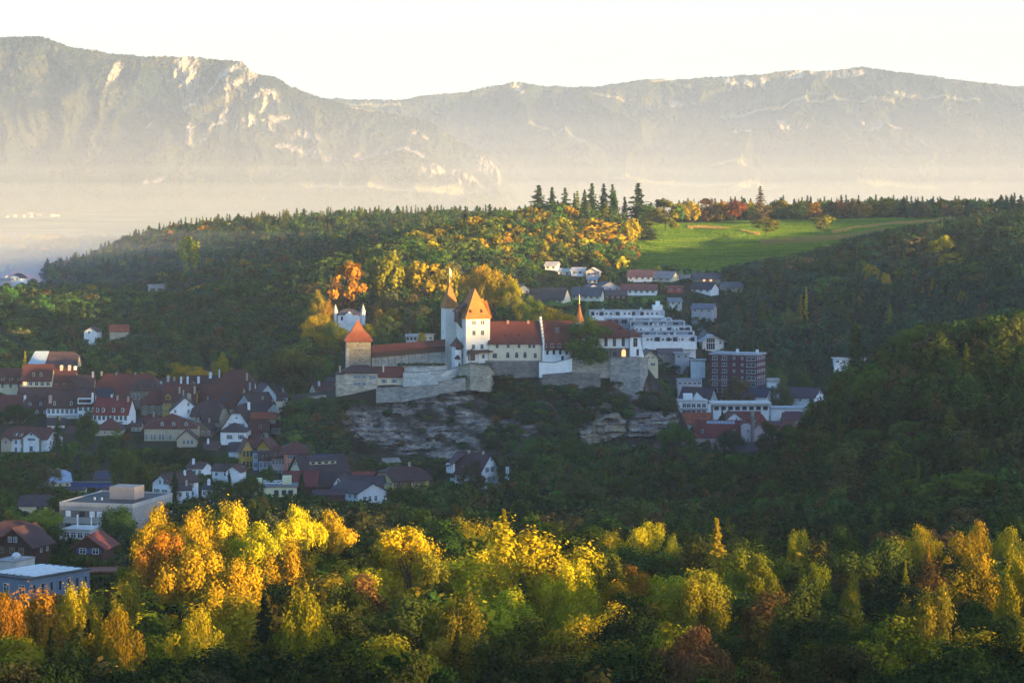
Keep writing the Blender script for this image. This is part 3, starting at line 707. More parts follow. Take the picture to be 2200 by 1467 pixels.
def house(label, px, w, eave, ridge, base, Y, d=10, rot=0, roof='x', q=0.0, wall=WHT, rc=RT, cat='house', name='house', wins=(), dorm=(), chim=(), ov=0.6, group=None,
          bot=None, sink=7, clear=True, wm=None, rm=None, inset=None, mark=None, thick=0.28, noroof=False, skylights=()):
    s = Y / F; th = RAD(rot); Wd = w * s / math.cos(th)
    zb = zw(base, Y); ze = zw(eave, Y)
    L = (d if roof == 'y' else Wd); D = (Wd if roof == 'y' else d)
    zr = zw(ridge, Y + (0 if roof == 'y' else D / 2))
    fx = xw(px, Y); cx = fx - math.sin(th) * d / 2; cy_ = Y + math.cos(th) * d / 2
    R = empty(name, (cx, cy_, zb), th); tag(R, label, cat, group)
    H = House(); H.R = R; H.W = Wd; H.d = d; H.ze = ze - zb; H.zr = zr - zb; H.s = s; H.roof = roof; H.wall = wm or wall_mat(wall); H.zb = zb; H.Y = Y; H.px = px
    h = ze - zb; hr = zr - zb; rise = hr - h
    mp = (lambda a, b, z: (a, b, z)) if roof != 'y' else (lambda a, b, z: (-b, a, z))
    a, b = L / 2, D / 2
    ins = (inset if inset is not None else q * b)
    wmb = MB()
    if roof == 'flat':
        wmb.box(-a, a, -b, b, -sink, h)
    elif roof == 'pyr':
        wmb.box(-a, a, -b, b, -sink, h)
    else:
        c = 1 - q; bc = b * (1 - c)   # half width at the cut
        v = [mp(*p) for p in [(-a, -b, -sink), (a, -b, -sink), (a, b, -sink), (-a, b, -sink), (-a, -b, h), (a, -b, h), (a, b, h), (-a, b, h)]]
        f = [(0, 1, 5, 4), (2, 3, 7, 6), (0, 3, 2, 1)]
        if q >= 0.99: f += [(1, 2, 6, 5), (3, 0, 4, 7), (4, 5, 6, 7)]
        else:
            e = 0.02
            if q < 0.02:
                v += [mp(a, 0, hr - e), mp(-a, 0, hr - e)]; f += [(1, 2, 6, 8, 5), (3, 0, 4, 9, 7), (4, 5, 8, 9), (6, 7, 9, 8)]
            else:
                zc = h + rise * c - e
                v += [mp(a, bc, zc), mp(a, -bc, zc), mp(-a, -bc, zc), mp(-a, bc, zc)]
                f += [(1, 2, 6, 8, 9, 5), (3, 0, 4, 10, 11, 7), (4, 5, 9, 10), (6, 7, 11, 8), (8, 11, 10, 9)]
        wmb.hull(v, f)
    wmb.build('wall', H.wall, R)
    rmat = rm or roof_mat(rc)
    r = MB(); up = 0.12
    if not noroof:
        if roof == 'flat':
            r.box(-a - ov, a + ov, -b - ov, b + ov, h + 0.02, h + max(0.35, rise))
        elif roof == 'pyr':
            k = rise / b * ov
            E = [(-a - ov, -b - ov, h - k + up), (a + ov, -b - ov, h - k + up), (a + ov, b + ov, h - k + up), (-a - ov, b + ov, h - k + up)]
            A_ = (0, 0, hr + up)
            r.hull(E + [A_] + [(x * 0.97, y * 0.97, z - 0.15) for x, y, z in E], [(0, 1, 4), (1, 2, 4), (2, 3, 4), (3, 0, 4), (0, 5, 6, 1), (1, 6, 7, 2), (2, 7, 8, 3), (3, 8, 5, 0), (8, 7, 6, 5)])
        else:
            k = rise / b * ov; c = 1 - q; ao = a + (ov if q < 0.99 else ov)
            zc = h + rise * c; bc = b * (1 - c)
            if q >= 0.99: bc = b + ov; zc = h - k
            ra = max(0.0, (ao if q < 0.02 else a - ins))
            for sgn in (-1, 1):
                pts = [(-ao, sgn * (b + ov), h - k)]
                if 0.02 <= q < 0.99: pts = [(-ao, sgn * (b + ov), h - k), (ao, sgn * (b + ov), h - k), (ao, sgn * bc, zc), (ra, 0, hr), (-ra, 0, hr), (-ao, sgn * bc, zc)]
                else: pts = [(-ao, sgn * (b + ov), h - k), (ao, sgn * (b + ov), h - k), (ra, 0, hr), (-ra, 0, hr)]
                if sgn > 0: pts = pts[::-1]
                r.slab([mp(x, y, z + up) for x, y, z in pts], thick)
            if q >= 0.02:
                for sgn in (-1, 1):
                    pts = [(sgn * ao, -sgn * bc, zc), (sgn * ao, sgn * bc, zc), (sgn * ra, 0, hr)]
                    r.slab([mp(x, y, z + up + 0.003) for x, y, z in pts], thick)
            # ridge capping
            p0 = mp(-ra, 0, hr + up + 0.02); p1 = mp(ra, 0, hr + up + 0.02)
            if ra > 0.3: r.tube(p0, p1, 0.16, 0.16, 5)
        H.roof_o = r.build('roof', rmat, R)
    faces(H, wins)
    if roof != 'y': slope = lambda u, f_: (u * Wd, -b * (1 - f_), h + rise * f_, 0.0)
    else: slope = lambda u, f_: (Wd / 2 * (1 - f_), u * d, h + rise * f_, RAD(90))
    H.slope = slope
    for dm in dorm: dormer(H, *dm)
    for ch in chim: chimney(H, *ch)
    for (u, f_, sw, shh) in skylights:
        x, y, z, rz = slope(u, f_); sl = math.atan2(rise, b); m = MB(); m.box(-sw / 2, sw / 2, -shh / 2, shh / 2, 0.0, 0.08)
        o = m.build('skylight', SOLAR, R, (x, y, z + up + 0.05), rz); o.rotation_euler = (sl, 0, rz)
    x0 = px - w / 2; x1 = px + w / 2; side = abs(math.sin(th)) * d / s
    if rot > 0: x0 -= side
    else: x1 += side
    H.rect = (x0, x1, ridge, bot if bot is not None else base)
    if clear: CLEAR.append((x0 + 1.5, x1 - 1.5, ridge + 1, (bot if bot is not None else base) - 1, Y))
    MARKS.append((px, (ridge + (bot or base)) / 2, Y, mark or 'the ' + ' '.join(label.split()[:6]), (x0, x1, ridge, bot if bot is not None else base)))
    return H
def faces(H, wins):
    for wn in wins:
        face, cols, rows, ww, wh = wn[:5]; o = wn[5] if len(wn) > 5 else {}
        us = [(i + 0.5) / cols - 0.5 for i in range(cols)] if isinstance(cols, int) else list(cols)
        zs = [H.ze - 1.7 - 3.0 * k for k in range(rows)] if isinstance(rows, int) else [H.ze - r for r in rows]
        for zi, z in enumerate(zs):
            for i, u in enumerate(us):
                if (i, zi) in o.get('skip', ()): continue
                lit = (i, zi) in o.get('lit', ())
                if face == 'F': p = (u * H.W, -H.d / 2, z); rz = 0
                elif face == 'R': p = (H.W / 2, u * H.d, z); rz = RAD(90)
                else: p = (-H.W / 2, -u * H.d, z); rz = RAD(-90)
                window(H.R, p[0], p[1], p[2], rz, ww, wh, o.get('st', 'rect'), o.get('fr'), o.get('sh'), lit)
def dormer(H, us, f_, w=1.4, h=1.5, kind='gable', wc=None, rc=None):
    if isinstance(us, int): us = [(i + 0.5) / us - 0.5 for i in range(us)]
    for u in us:
        x, y, z, rz = H.slope(u, f_)
        m = MB(); L = h * 1.6 + 0.6; m.box(-w / 2, w / 2, -0.05, L, -0.5, h)
        if kind == 'gable': m.poly([(-w / 2, -0.05, h), (w / 2, -0.05, h), (0, -0.05, h + w * 0.4)])
        if kind == 'point': m.poly([(-w / 2, -0.05, h), (w / 2, -0.05, h), (0, -0.05, h + w * 1.1)])
        o = m.build('dormer', wc or H.wall, H.R, (x, y, z), rz); r = MB(); e = 0.2; k = {'gable': 0.4, 'point': 1.1}.get(kind, 0)
        if k:
            for sg in (-1, 1):
                pts = [(sg * (w / 2 + e), -0.35, h - k * e * 2), (0, -0.35, h + w * k + 0.06), (0, L + 1.2, h + w * k + 0.06), (sg * (w / 2 + e), L + 1.2, h - k * e * 2)]
                r.slab(pts if sg < 0 else pts[::-1], 0.12)
        else: r.slab([(-w / 2 - e, -0.4, h + 0.1), (w / 2 + e, -0.4, h + 0.1), (w / 2 + e, L + 1.5, h + 0.75), (-w / 2 - e, L + 1.5, h + 0.75)], 0.14)
        r.build('dormer_roof', rc or roof_mat(RD), o)
        g = MB(); g.box(-w * 0.32, w * 0.32, -0.09, -0.052, h * 0.18, h * 0.88); g.build('pane', GLASS, o)
def chimney(H, u, f_, h=2.0, w=0.9, c=TAN):
    x, y, z, rz = H.slope(u, f_); m = MB(); m.box(-w / 2, w / 2, -w / 2, w / 2, -0.8, h); m.box(-w / 2 - 0.1, w / 2 + 0.1, -w / 2 - 0.1, w / 2 + 0.1, h, h + 0.18)
    m.box(-w / 4, w / 4, -w / 4, w / 4, h + 0.18, h + 0.5)
    m.build('chimney', wall_mat(c), H.R, (x, y, z), rz)
def part_box(H, name, x0, x1, y0, y1, z0, z1, M):
    m = MB(); m.box(x0, x1, y0, y1, z0, z1); return m.build(name, M, H.R)
CG = 'buildings of the castle on the rock'
CY = 1400.0; CR = 18
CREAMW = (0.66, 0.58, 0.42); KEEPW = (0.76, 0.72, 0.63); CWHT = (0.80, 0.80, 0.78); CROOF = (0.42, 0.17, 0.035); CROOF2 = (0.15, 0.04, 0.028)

# slender tower behind the keep
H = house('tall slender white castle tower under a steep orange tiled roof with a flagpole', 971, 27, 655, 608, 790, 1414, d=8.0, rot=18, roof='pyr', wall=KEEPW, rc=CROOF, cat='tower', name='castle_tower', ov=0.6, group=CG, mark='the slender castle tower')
window(H.R, -0.2, -H.d / 2, H.ze - 1.0, 0, 1.2, 1.0, 'slot', WOOD); window(H.R, -H.W / 2, 0.5, H.ze - 14, RAD(-90), 0.5, 1.4, 'slot', FRAME_S)
m = MB(); m.tube((0, 0, H.zr - 0.3), (0, 0, H.zr + 8.0), 0.11, 0.05, 6); m.build('flagpole', plain_mat('pale_pole', (0.75, 0.7, 0.6)), H.R)
m = MB()
for i in range(5): m.box(0.06 + 0.18 * i, 0.24 + 0.18 * i, -0.03 + 0.12 * math.sin(i), 0.03 + 0.12 * math.sin(i), H.zr + 4.4 - 0.35 * i, H.zr + 7.6 - 0.35 * i)
m.build('flag', plain_mat('cream_flag', (0.8, 0.72, 0.55), 0.8), H.R)

# the keep
s = CY / F
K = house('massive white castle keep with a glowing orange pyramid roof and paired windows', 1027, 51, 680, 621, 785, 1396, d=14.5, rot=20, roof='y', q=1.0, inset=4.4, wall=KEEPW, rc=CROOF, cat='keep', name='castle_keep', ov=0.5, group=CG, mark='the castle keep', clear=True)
K.slope = lambda u, f_: (u * K.W, -K.d / 2 + 4.4 * f_, K.ze + (K.zr - K.ze) * f_, 0.0)
for u in (-0.17, 0.19):
    for k in (-0.55, 0.55): window(K.R, u * K.W + k, -K.d / 2, K.ze - 3.0, 0, 0.62, 1.9, 'arch', FRAME_S)
    for k in (-0.42, 0.42): window(K.R, u * K.W + k, -K.d / 2, K.ze - 8.1, 0, 0.66, 2.2, 'gothic', FRAME_S)
    window(K.R, u * K.W - 0.3, -K.d / 2, K.ze - 15.1, 0, 1.4, 2.1, 'rect', FRAME_S)
window(K.R, 0.22 * K.W, -K.d / 2, K.ze - 20.0, 0, 1.2, 1.7, 'rect', FRAME_S)
for (u, z, w_, h_) in ((0.1, 5.5, .35, 1.2), (0.1, 15, .6, 1.8), (-0.12, 15.2, .6, 1.8), (0.1, 20, .7, 1.7), (-0.2, 20.5, .8, 1.7), (-0.35, 15, .9, 2.2), (0.3, 11, .4, .8)):
    window(K.R, -K.W / 2, -u * K.d, K.ze - z, RAD(-90), w_, h_, 'rect', FRAME_S)
for u in (-0.30, 0.16): dormer(K, [u], 0.12, 1.0, 0.9, 'point', roof_mat(CROOF2), roof_mat(CROOF2))
# faded red painted figure panel on the shaded side: plain curved strokes
m = MB(); zc = K.ze - 8.5
for i, (y_, z_, a_, b_) in enumerate(((0.0, 2.6, .5, .5), (.3, 1.8, .25, .7), (-.4, 1.4, .3, .6), (0, .6, .7, .25), (.4, -.2, .25, .8), (-.35, -.8, .25, .7), (.1, -1.6, .6, .25), (.35, -2.4, .2, .7), (-.3, -2.7, .3, .4))):
    m.poly([(-K.W / 2 - 0.02, -2.6 + y_ - a_, zc + z_ - b_ * .6), (-K.W / 2 - 0.02, -2.6 + y_ - a_ * .2, zc + z_ - b_), (-K.W / 2 - 0.02, -2.6 + y_ + a_, zc + z_ + b_ * .4), (-K.W / 2 - 0.02, -2.6 + y_ - a_ * .1, zc + z_ + b_)][::-1])
m.build('painted_emblem', plain_mat('faded_red_paint', (0.5, 0.2, 0.15), 0.9), K.R)
# timber oriel on the left edge, little turret on the right, lean-to at the foot
m = MB(); x0 = -K.W / 2
m.box(x0 - 2.3, x0, -0.6, 4.2, K.ze - 3.2, K.ze + 2.2); m.slab([(x0 - 3.0, -1.2, K.ze + 2.2), (x0 + 2.6, -1.2, K.ze + 6.2), (x0 + 2.6, 4.8, K.ze + 6.2), (x0 - 3.0, 4.8, K.ze + 2.2)], 0.3)
m.hull([(x0 - 2.3, -0.6, K.ze - 3.2), (x0, -0.6, K.ze - 3.2), (x0, -0.6, K.ze - 6.2), (x0 - 2.3, 0.2, K.ze - 3.2), (x0, 0.2, K.ze - 3.2), (x0, 0.2, K.ze - 6.2)], [(0, 2, 1), (3, 4, 5), (0, 3, 5, 2), (0, 1, 4, 3)])
o = m.build('timber_bay', WOOD, K.R); m = MB(); m.slab([(x0 - 3.1, -1.3, K.ze + 2.5), (x0 + 2.6, -1.3, K.ze + 6.5), (x0 + 2.6, 4.9, K.ze + 6.5), (x0 - 3.1, 4.9, K.ze + 2.5)], 0.2); m.build('bay_roof', roof_mat(RD), o)
m = MB(); x1 = K.W / 2; m.box(x1 - 0.2, x1 + 2.4, 0.5, 6.5, K.ze - 6, K.ze + 3.2); o = m.build('side_turret', K.wall, K.R)
m = MB(); m.slab([(x1 - 2.5, -0.2, K.ze + 7.6), (x1 + 1.0, -0.2, K.ze + 7.6), (x1 + 3.2, -0.2, K.ze + 0.2), (x1 - 2.5, -0.2, K.ze + 0.2)][::-1], 0.02)
m.hull([(x1 - 3, -0.3, K.ze - 0.3), (x1 + 3.6, -0.3, K.ze - 0.9), (x1 + 3.6, 7, K.ze - 0.9), (x1 - 3, 7, K.ze - 0.3), (x1 - 1.5, 3, K.ze + 8.4), (x1 + 0.2, 3.2, K.ze + 8.4)], [(0, 1, 5, 4), (1, 2, 5), (2, 3, 4, 5), (3, 0, 4), (3, 2, 1, 0)])
m.tube((x1 + 0.2, 3.2, K.ze + 8.2), (x1 + 0.2, 3.2, K.ze + 11), 0.07, 0.03, 5); m.build('turret_roof', roof_mat(CROOF), o)
m = MB(); zt = K.ze - 17.6
m.slab([(x0 + 0.3, -K.d / 2 - 2.6, zt - 0.4), (x1 + 1, -K.d / 2 - 2.0, zt), (x1 + 1, -K.d / 2, zt + 1.0), (x0 + 0.6, -K.d / 2, zt + 1.0)], 0.2)
m.hull([(x0 + 0.2, -K.d / 2 - 3.6, zt - 0.9), (x0 + 5.6, -K.d / 2 - 3.6, zt - 0.9), (x0 + 5.6, -K.d / 2, zt - 0.7), (x0 + 0.2, -K.d / 2, zt - 0.7), (x0 + 2.9, -K.d / 2, zt + 1.6)], [(0, 1, 4), (1, 2, 4), (3, 0, 4), (3, 2, 1, 0)])
m.build('porch_roof', roof_mat(RD), K.R)
m = MB()
for xx in (x0 + 0.8, x0 + 5.2): m.box(xx, xx + 0.3, -K.d / 2 - 3.2, -K.d / 2 - 2.9, zt - 6, zt - 0.95)
m.build('porch_post', plain_mat('pale_timber', (0.45, 0.42, 0.38)), K.R)
m = MB(); m.box(x0 + 1.0, x0 + 4.8, -K.d / 2 - 0.06, -K.d / 2 - 0.01, zt - 4.4, zt - 1.2); m.build('porch_opening', plain_mat('painted_porch_shade', (0.09, 0.06, 0.05)), K.R)  # flat panel in place of the opening, its deep shade put into the colour

# gate annex between tower and keep
H = house('narrow white gatehouse with a small tiled roof between tower and keep', 985, 13, 740, 724, 795, 1397, d=6, rot=20, roof='x', q=1, wall=CWHT, rc=RD, cat='gatehouse', name='gatehouse', group=CG, mark='the narrow gatehouse', ov=0.8)
for i in range(3): window(H.R, -1.1 + i * 1.1, -H.d / 2, H.ze - 1.6, 0, 0.8, 1.9, 'rect', WOOD)
window(H.R, 0.5, -H.d / 2, H.ze - 10.5, 0, 1.0, 2.6, 'gothic', FRAME_S)
m = MB(); m.hull([(-2.4, -4.3, H.ze - 7.2), (0.9, -4.3, H.ze - 7.2), (0.9, -3, H.ze - 6.9), (-2.4, -3, H.ze - 6.9), (-0.4, -3, H.ze - 5.0)], [(0, 1, 4), (1, 2, 4), (3, 0, 4), (3, 2, 1, 0)]); m.build('porch_roof', roof_mat(RD), H.R)

# great hall
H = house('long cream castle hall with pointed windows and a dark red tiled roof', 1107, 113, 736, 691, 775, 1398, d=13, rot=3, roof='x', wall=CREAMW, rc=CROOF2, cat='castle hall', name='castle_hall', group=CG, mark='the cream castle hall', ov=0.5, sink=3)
for px_ in (1068, 1092, 1115, 1138, 1147): window(H.R, (px_ - 1107) * s, -H.d / 2, H.ze - 1.6, 0, 1.25, 2.0, 'rect', FRAME_S, lit=False)
for px_ in (1091, 1110, 1128): window(H.R, (px_ - 1107) * s, -H.d / 2, H.ze - 6.2, 0, 1.5, 2.7, 'gothic', FRAME_S)
for px_ in (1063, 1150): window(H.R, (px_ - 1107) * s, -H.d / 2, H.ze - 6.5, 0, 2.0 if px_ < 1100 else 1.3, 2.2, 'rect', FRAME_S)
for u, f_ in ((-0.2, 0.3), (0.08, 0.3)): dormer(H, [u], f_, 1.3, 0.55, 'gable', roof_mat(CROOF2), roof_mat(CROOF2))
for u in (-0.13, 0.26): chimney(H, u, 0.97, 0.6, 1.3, (0.4, 0.2, 0.13))
# crow-stepped gable standing proud of the roofs
E = empty('stepped_gable', (xw(1161.5, 1398), 1404.5, zw(775, 1398)), RAD(12)); tag(E, 'white crow-stepped gable wall with a dark stair edge between two castle roofs', 'gable wall', CG)
m = MB(); m2 = MB()
for i in range(7):
    zt = 9.6 + 1.75 * (i + 1); y0 = -7.0 + i * 1.02
    m.box(-0.45, 0.45, y0, y0 + 1.02 if i < 6 else 1.2, -3, zt); m2.slab([(-0.62, y0 - 0.15, zt + 0.22), (0.62, y0 - 0.15, zt + 0.22), (0.62, y0 + 1.0, zt + 0.22), (-0.62, y0 + 1.0, zt + 0.22)], 0.2)
for i in range(6):
    zt = 9.6 + 1.75 * (i + 1); y1 = 7.0 - i * 0.97
    m.box(-0.448, 0.448, y1 - 0.97, y1, -3, zt)
m.build('wall', wall_mat(CWHT), E); m2.build('coping', plain_mat('dark_coping', (0.06, 0.045, 0.045)), E)
MARKS.append((1161, 708, 1398, 'the stepped gable', (1156, 1166, 683, 735)))

# red timber wing
H = house('castle wing with a red timber storey of white windows over plastered wall', 1198, 66, 735, 690, 790, 1399, d=13, rot=3, roof='x', wall=CWHT, rc=CROOF2, cat='castle wing', name='castle_wing', group=CG, mark='the red timber wing', ov=0.9, sink=5)
m = MB(); m.box(-H.W / 2, H.W / 2, -H.d / 2 - 0.7, -H.d / 2 - 0.01, H.ze - 3.3, H.ze - 0.1); bay = m.build('timber_storey', plain_mat('ox_blood_timber', (0.16, 0.03, 0.03), 0.8), H.R)
for i in range(4): window(H.R, -H.W / 2 + 1.4 + i * 3.55, -H.d / 2 - 0.71, H.ze - 1.7, 0, 1.5, 1.7, 'rect', FRAME_W)
m = MB(); m.box(-H.W / 2, H.W / 2, -H.d / 2 - 0.9, -H.d / 2 - 0.02, H.ze - 3.9, H.ze - 3.32)
for i in range(6): m.box(-H.W / 2 + 0.2 + i * 2.9, -H.W / 2 + 0.6 + i * 2.9, -H.d / 2 - 0.8, -H.d / 2 - 0.012, H.ze - 4.6, H.ze - 3.9)
m.build('corbel_beam', WOOD, H.R)
for i in range(4): window(H.R, -H.W / 2 + 2.6 + i * 3.2, -H.d / 2, H.ze - 5.1, 0, 1.1, 2.0, 'slot', FRAME_S)
window(H.R, 0.16 * H.W, -H.d / 2, H.ze - 8.1, 0, 1.1, 2.2, 'slot', FRAME_S)
m = MB(); m.box(-1.1, 1.1, -4.0, 2.5, H.ze + 4.4, H.ze + 7.1); dmr = m.build('roof_hatch', plain_mat('weathered_board', (0.2, 0.15, 0.13)), H.R)

# long right wing with the arcade
H = house('long white castle wing with tall arched windows above a dark arcade', 1296, 130, 721, 690, 768, 1401, d=17, rot=-2, roof='x', q=1.0, inset=9.5, wall=CWHT, rc=CROOF2, cat='castle wing', name='castle_wing', group=CG, mark='the arcaded castle wing', ov=1.3, sink=3)
for px_ in (1245, 1263, 1282, 1302, 1320, 1339): window(H.R, (px_ - 1296) * s, -H.d / 2 - 0.01, H.ze - 3.2, 0, 1.45, 4.1, 'arch', FRAME_S)
m = MB(); m.box(-H.W / 2 - 0.02, H.W * 0.43, -H.d / 2 - 0.16, -H.d / 2 - 0.005, -2, H.ze - 6.2); arc = m.build('arcade', stone_mat((0.10, 0.085, 0.075), (0.17, 0.15, 0.13), 1.0), H.R)
for i, px_ in enumerate((1243, 1262, 1284, 1303, 1321, 1340)): window(H.R, (px_ - 1296) * s, -H.d / 2 - 0.18, H.ze - 8.6, 0, 2.0, 3.6, 'arch', FRAME_S, lit=(i == 5))
m = MB(); m.box(H.W * 0.43, H.W / 2 + 0.05, -H.d / 2 - 0.14, -H.d / 2 - 0.006, -2, H.ze - 0.2); m.build('corner_pilaster', stone_mat((0.2, 0.19, 0.17), (0.3, 0.28, 0.25), 1.0), H.R)
dormer(H, [0.27], 0.42, 1.6, 0.5, 'gable', roof_mat(CROOF2), roof_mat(CROOF2))
H2 = house('white corner pavilion at the right end of the castle with one tall window', 1365, 23, 721, 706, 768, 1399, d=12, rot=8, roof='x', q=1.0, inset=3, wall=CWHT, rc=CROOF2, cat='pavilion', name='corner_pavilion', group=CG, mark='the corner pavilion', ov=1.0, sink=3)
window(H2.R, 0, -H2.d / 2, H2.ze - 3.4, 0, 1.9, 4.2, 'rect', FRAME_S); window(H2.R, 1.2, -H2.d / 2, H2.ze - 8.4, 0, 1.1, 3.2, 'slot', FRAME_S)
m = MB(); m.hull([(2.7, -6, -3), (5.3, -6, -3), (2.7, -6, 7.5), (2.7, -5, -3), (5.3, -5, -3), (2.7, -5, 7.5)], [(0, 1, 2), (3, 5, 4), (1, 4, 5, 2), (0, 3, 4, 1), (0, 2, 5, 3)]); m.build('buttress', wall_mat(CWHT), H2.R)
# spire
E = empty('castle_spire', (xw(1245, 1412), 1412, zw(715, 1412))); tag(E, 'thin orange octagonal spire with a pale finial rising behind the castle roof', 'spire', CG)
m = MB(); m.cone((0, 0), 2.3, -2, 5.2, 8); m.cone((0, 0), 2.2, -2, 5.2, 8); m = MB(); m.cone((0, 0), 2.2, -2, 5.6, 8, r1=2.2); m.build('turret_wall', wall_mat(KEEPW), E)
m = MB(); m.cone((0, 0), 2.75, 5.4, 9.0, 8, r1=1.35); m.cone((0, 0), 1.36, 8.98, 15.0, 8); m.build('roof', roof_mat(CROOF), E)
m = MB(); m.tube((0, 0, 14.7), (0, 0, 19.4), 0.09, 0.04, 5); m.cone((0, 0), 0.25, 15.4, 15.9, 6); m.build('finial', plain_mat('gilt', (0.6, 0.5, 0.25), 0.4, 0.5, 0.5), E)
MARKS.append((1245, 670, 1412, 'the thin spire', (1235, 1256, 630, 690)))

# gate tower on the left and its wall walk
H = house('square grey-brown stone tower at the left end of the castle with a steep red roof', 770.5, 52, 731, 686, 790, 1404, d=12, rot=6, roof='pyr', wm=stone_mat((0.26, 0.22, 0.16), (0.33, 0.29, 0.21), 0.9), rc=(0.27, 0.095, 0.04), cat='tower', name='stone_tower', group=CG, mark='the square stone tower', ov=0.5)
m = MB(); z = H.ze; k = 0.8
m.hull([(-H.W / 2 - 1.3, -H.d / 2 - 1.3, z - 0.4), (H.W / 2 + 1.3, -H.d / 2 - 1.3, z - 0.4), (H.W / 2 + 1.3, H.d / 2 + 1.3, z - 0.4), (-H.W / 2 - 1.3, H.d / 2 + 1.3, z - 0.4),
        (-H.W / 2 + 1.6, -H.d / 2 + 1.6, z + 3.9), (H.W / 2 - 1.6, -H.d / 2 + 1.6, z + 3.9), (H.W / 2 - 1.6, H.d / 2 - 1.6, z + 3.9), (-H.W / 2 + 1.6, H.d / 2 - 1.6, z + 3.9)], [(0, 1, 5, 4), (1, 2, 6, 5), (2, 3, 7, 6), (3, 0, 4, 7), (3, 2, 1, 0)])
m.build('roof_skirt', roof_mat((0.26, 0.07, 0.03)), H.R)
for z_, u in ((1.2, 0.05), (5.0, 0.05), (10, 0.05)): window(H.R, u * H.W, -H.d / 2, H.ze - z_, 0, 0.5, 1.3, 'slot', FRAME_S)
m = MB(); m.box(-H.W / 2 - 0.07, -H.W / 2 + 1.4, -H.d / 2 - 0.08, H.d / 2, -5, H.ze - 4.1); m.box(-H.W / 2, H.W / 2, -H.d / 2 - 0.1, -H.d / 2 - 0.004, H.ze - 4.1, H.ze - 3.8); m.build('quoin_band', stone_mat((0.36, 0.34, 0.28), (0.42, 0.4, 0.33)), H.R)
# wall walk: strip roof over a timber gallery on a stone wall
x0, x1 = xw(799, 1408), xw(957, 1411); E = empty('wall_walk', (x0, 1408, zw(800, 1408))); tag(E, 'long roofed wall walk with a timber gallery leading up to the slender tower', 'wall walk', CG)
zb = zw(800, 1408); zl = zw(757, 1408) - zb; zr_ = zw(741, 1411) - zb; L = x1 - x0
m = MB(); m.slab([(0, -2.6, zl), (L, -2.6, zr_), (L, 1.6, zr_ + 3.0), (0, 1.6, zl + 3.4)], 0.3); m.slab([(0, 1.6, zl + 3.4), (L, 1.6, zr_ + 3.0), (L, 4.0, zr_ + 1), (0, 4.0, zl + 1)], 0.3); m.build('roof', roof_mat(CROOF2), E)
m = MB(); m.hull([(0, -1.7, zl - 2.6), (L, -1.7, zr_ - 3.0), (L, -1.7, zr_ + 0.3), (0, -1.7, zl + 0.3), (0, 0, zl - 2.6), (L, 0, zr_ - 3.0), (L, 0, zr_ + 1), (0, 0, zl + 1)], [(0, 1, 2, 3), (4, 7, 6, 5), (0, 4, 5, 1), (3, 2, 6, 7), (0, 3, 7, 4), (1, 5, 6, 2)]); m.build('gallery', WOOD, E)
gm = MB(); gm.tube((0, -0.9, -5.2), (0, -1.6, 0), 0.12, 0.12, 4)
gme = gm.mesh('brace', WOOD)
for i in range(11):
    t = (i + 0.5) / 11; ob('brace', gme, E, (t * L, 0.0, zl * (1 - t) + zr_ * t - 2.7))
wm_ = stone_mat((0.36, 0.34, 0.30), (0.50, 0.47, 0.40), 0.7)
m = MB(); m.hull([(0, -0.9, -12), (L, -0.9, -12), (L, -0.9, zr_ - 3), (0, -0.9, zl - 2.6), (0, 1.2, -12), (L, 1.2, -12), (L, 1.2, zr_ - 3), (0, 1.2, zl - 2.6)], [(0, 1, 2, 3), (4, 7, 6, 5), (3, 2, 6, 7), (0, 3, 7, 4), (1, 5, 6, 2)]); m.build('wall', wm_, E)
for t in (0.6, 0.64, 0.86): m = MB(); m.box(t * L - 0.5, t * L + 0.5, -1.6, -0.9, -9, zl * (1 - t) + zr_ * t - 3); m.build('pier', wm_, E)
MARKS.append((870, 765, 1408, 'the roofed wall walk', (799, 955, 730, 790)))

# courtyard houses, lower left
H = house('cream stone castle house with green shutters on the left edge of the rock', 775, 72, 799, 785, 850, 1388, d=9, rot=7, roof='x', q=0.9, wm=stone_mat((0.42, 0.37, 0.28), (0.60, 0.55, 0.44), 0.5), rc=RB, cat='house', name='castle_house', group=CG, mark='the shuttered castle house', ov=0.8, sink=6)
for px_ in (764, 772, 782): 
    for z_ in (2.3, 5.9): window(H.R, (px_ - 775) * s, -H.d / 2, H.ze - z_, 0, 0.95, 1.7, 'rect', FRAME_W, SH_B)
for px_ in (797, 804): window(H.R, (px_ - 775) * s, -H.d / 2, H.ze - 2.6, 0, 0.9, 1.6, 'rect', FRAME_W, SH_B)
H = house('lean cream tower-like castle annex at the far left corner of the rock', 731, 16, 803, 797, 855, 1387, d=8, rot=7, roof='x', q=1, wm=stone_mat((0.42, 0.37, 0.28), (0.60, 0.55, 0.44), 0.5), rc=RB, cat='annex', name='castle_annex', group=CG, mark='the lean castle annex', ov=0.5, sink=8, chim=[(0.0, 0.5, 3.0, 0.9)])
H = house('low castle house with a dark red roof and tall chimney before the courtyard', 832, 68, 808, 788, 832, 1392, d=10, rot=4, roof='x', wall=CREAMW, rc=CROOF2, cat='house', name='castle_house', group=CG, mark='the low castle house', ov=0.7, sink=4, chim=[(-0.12, 0.5, 2.6, 0.8, CREAMW)],
          wins=[('F', [-0.38, -0.1, 0.22], [2.4], 1.2, 1.7, {'sh': SH_B})])

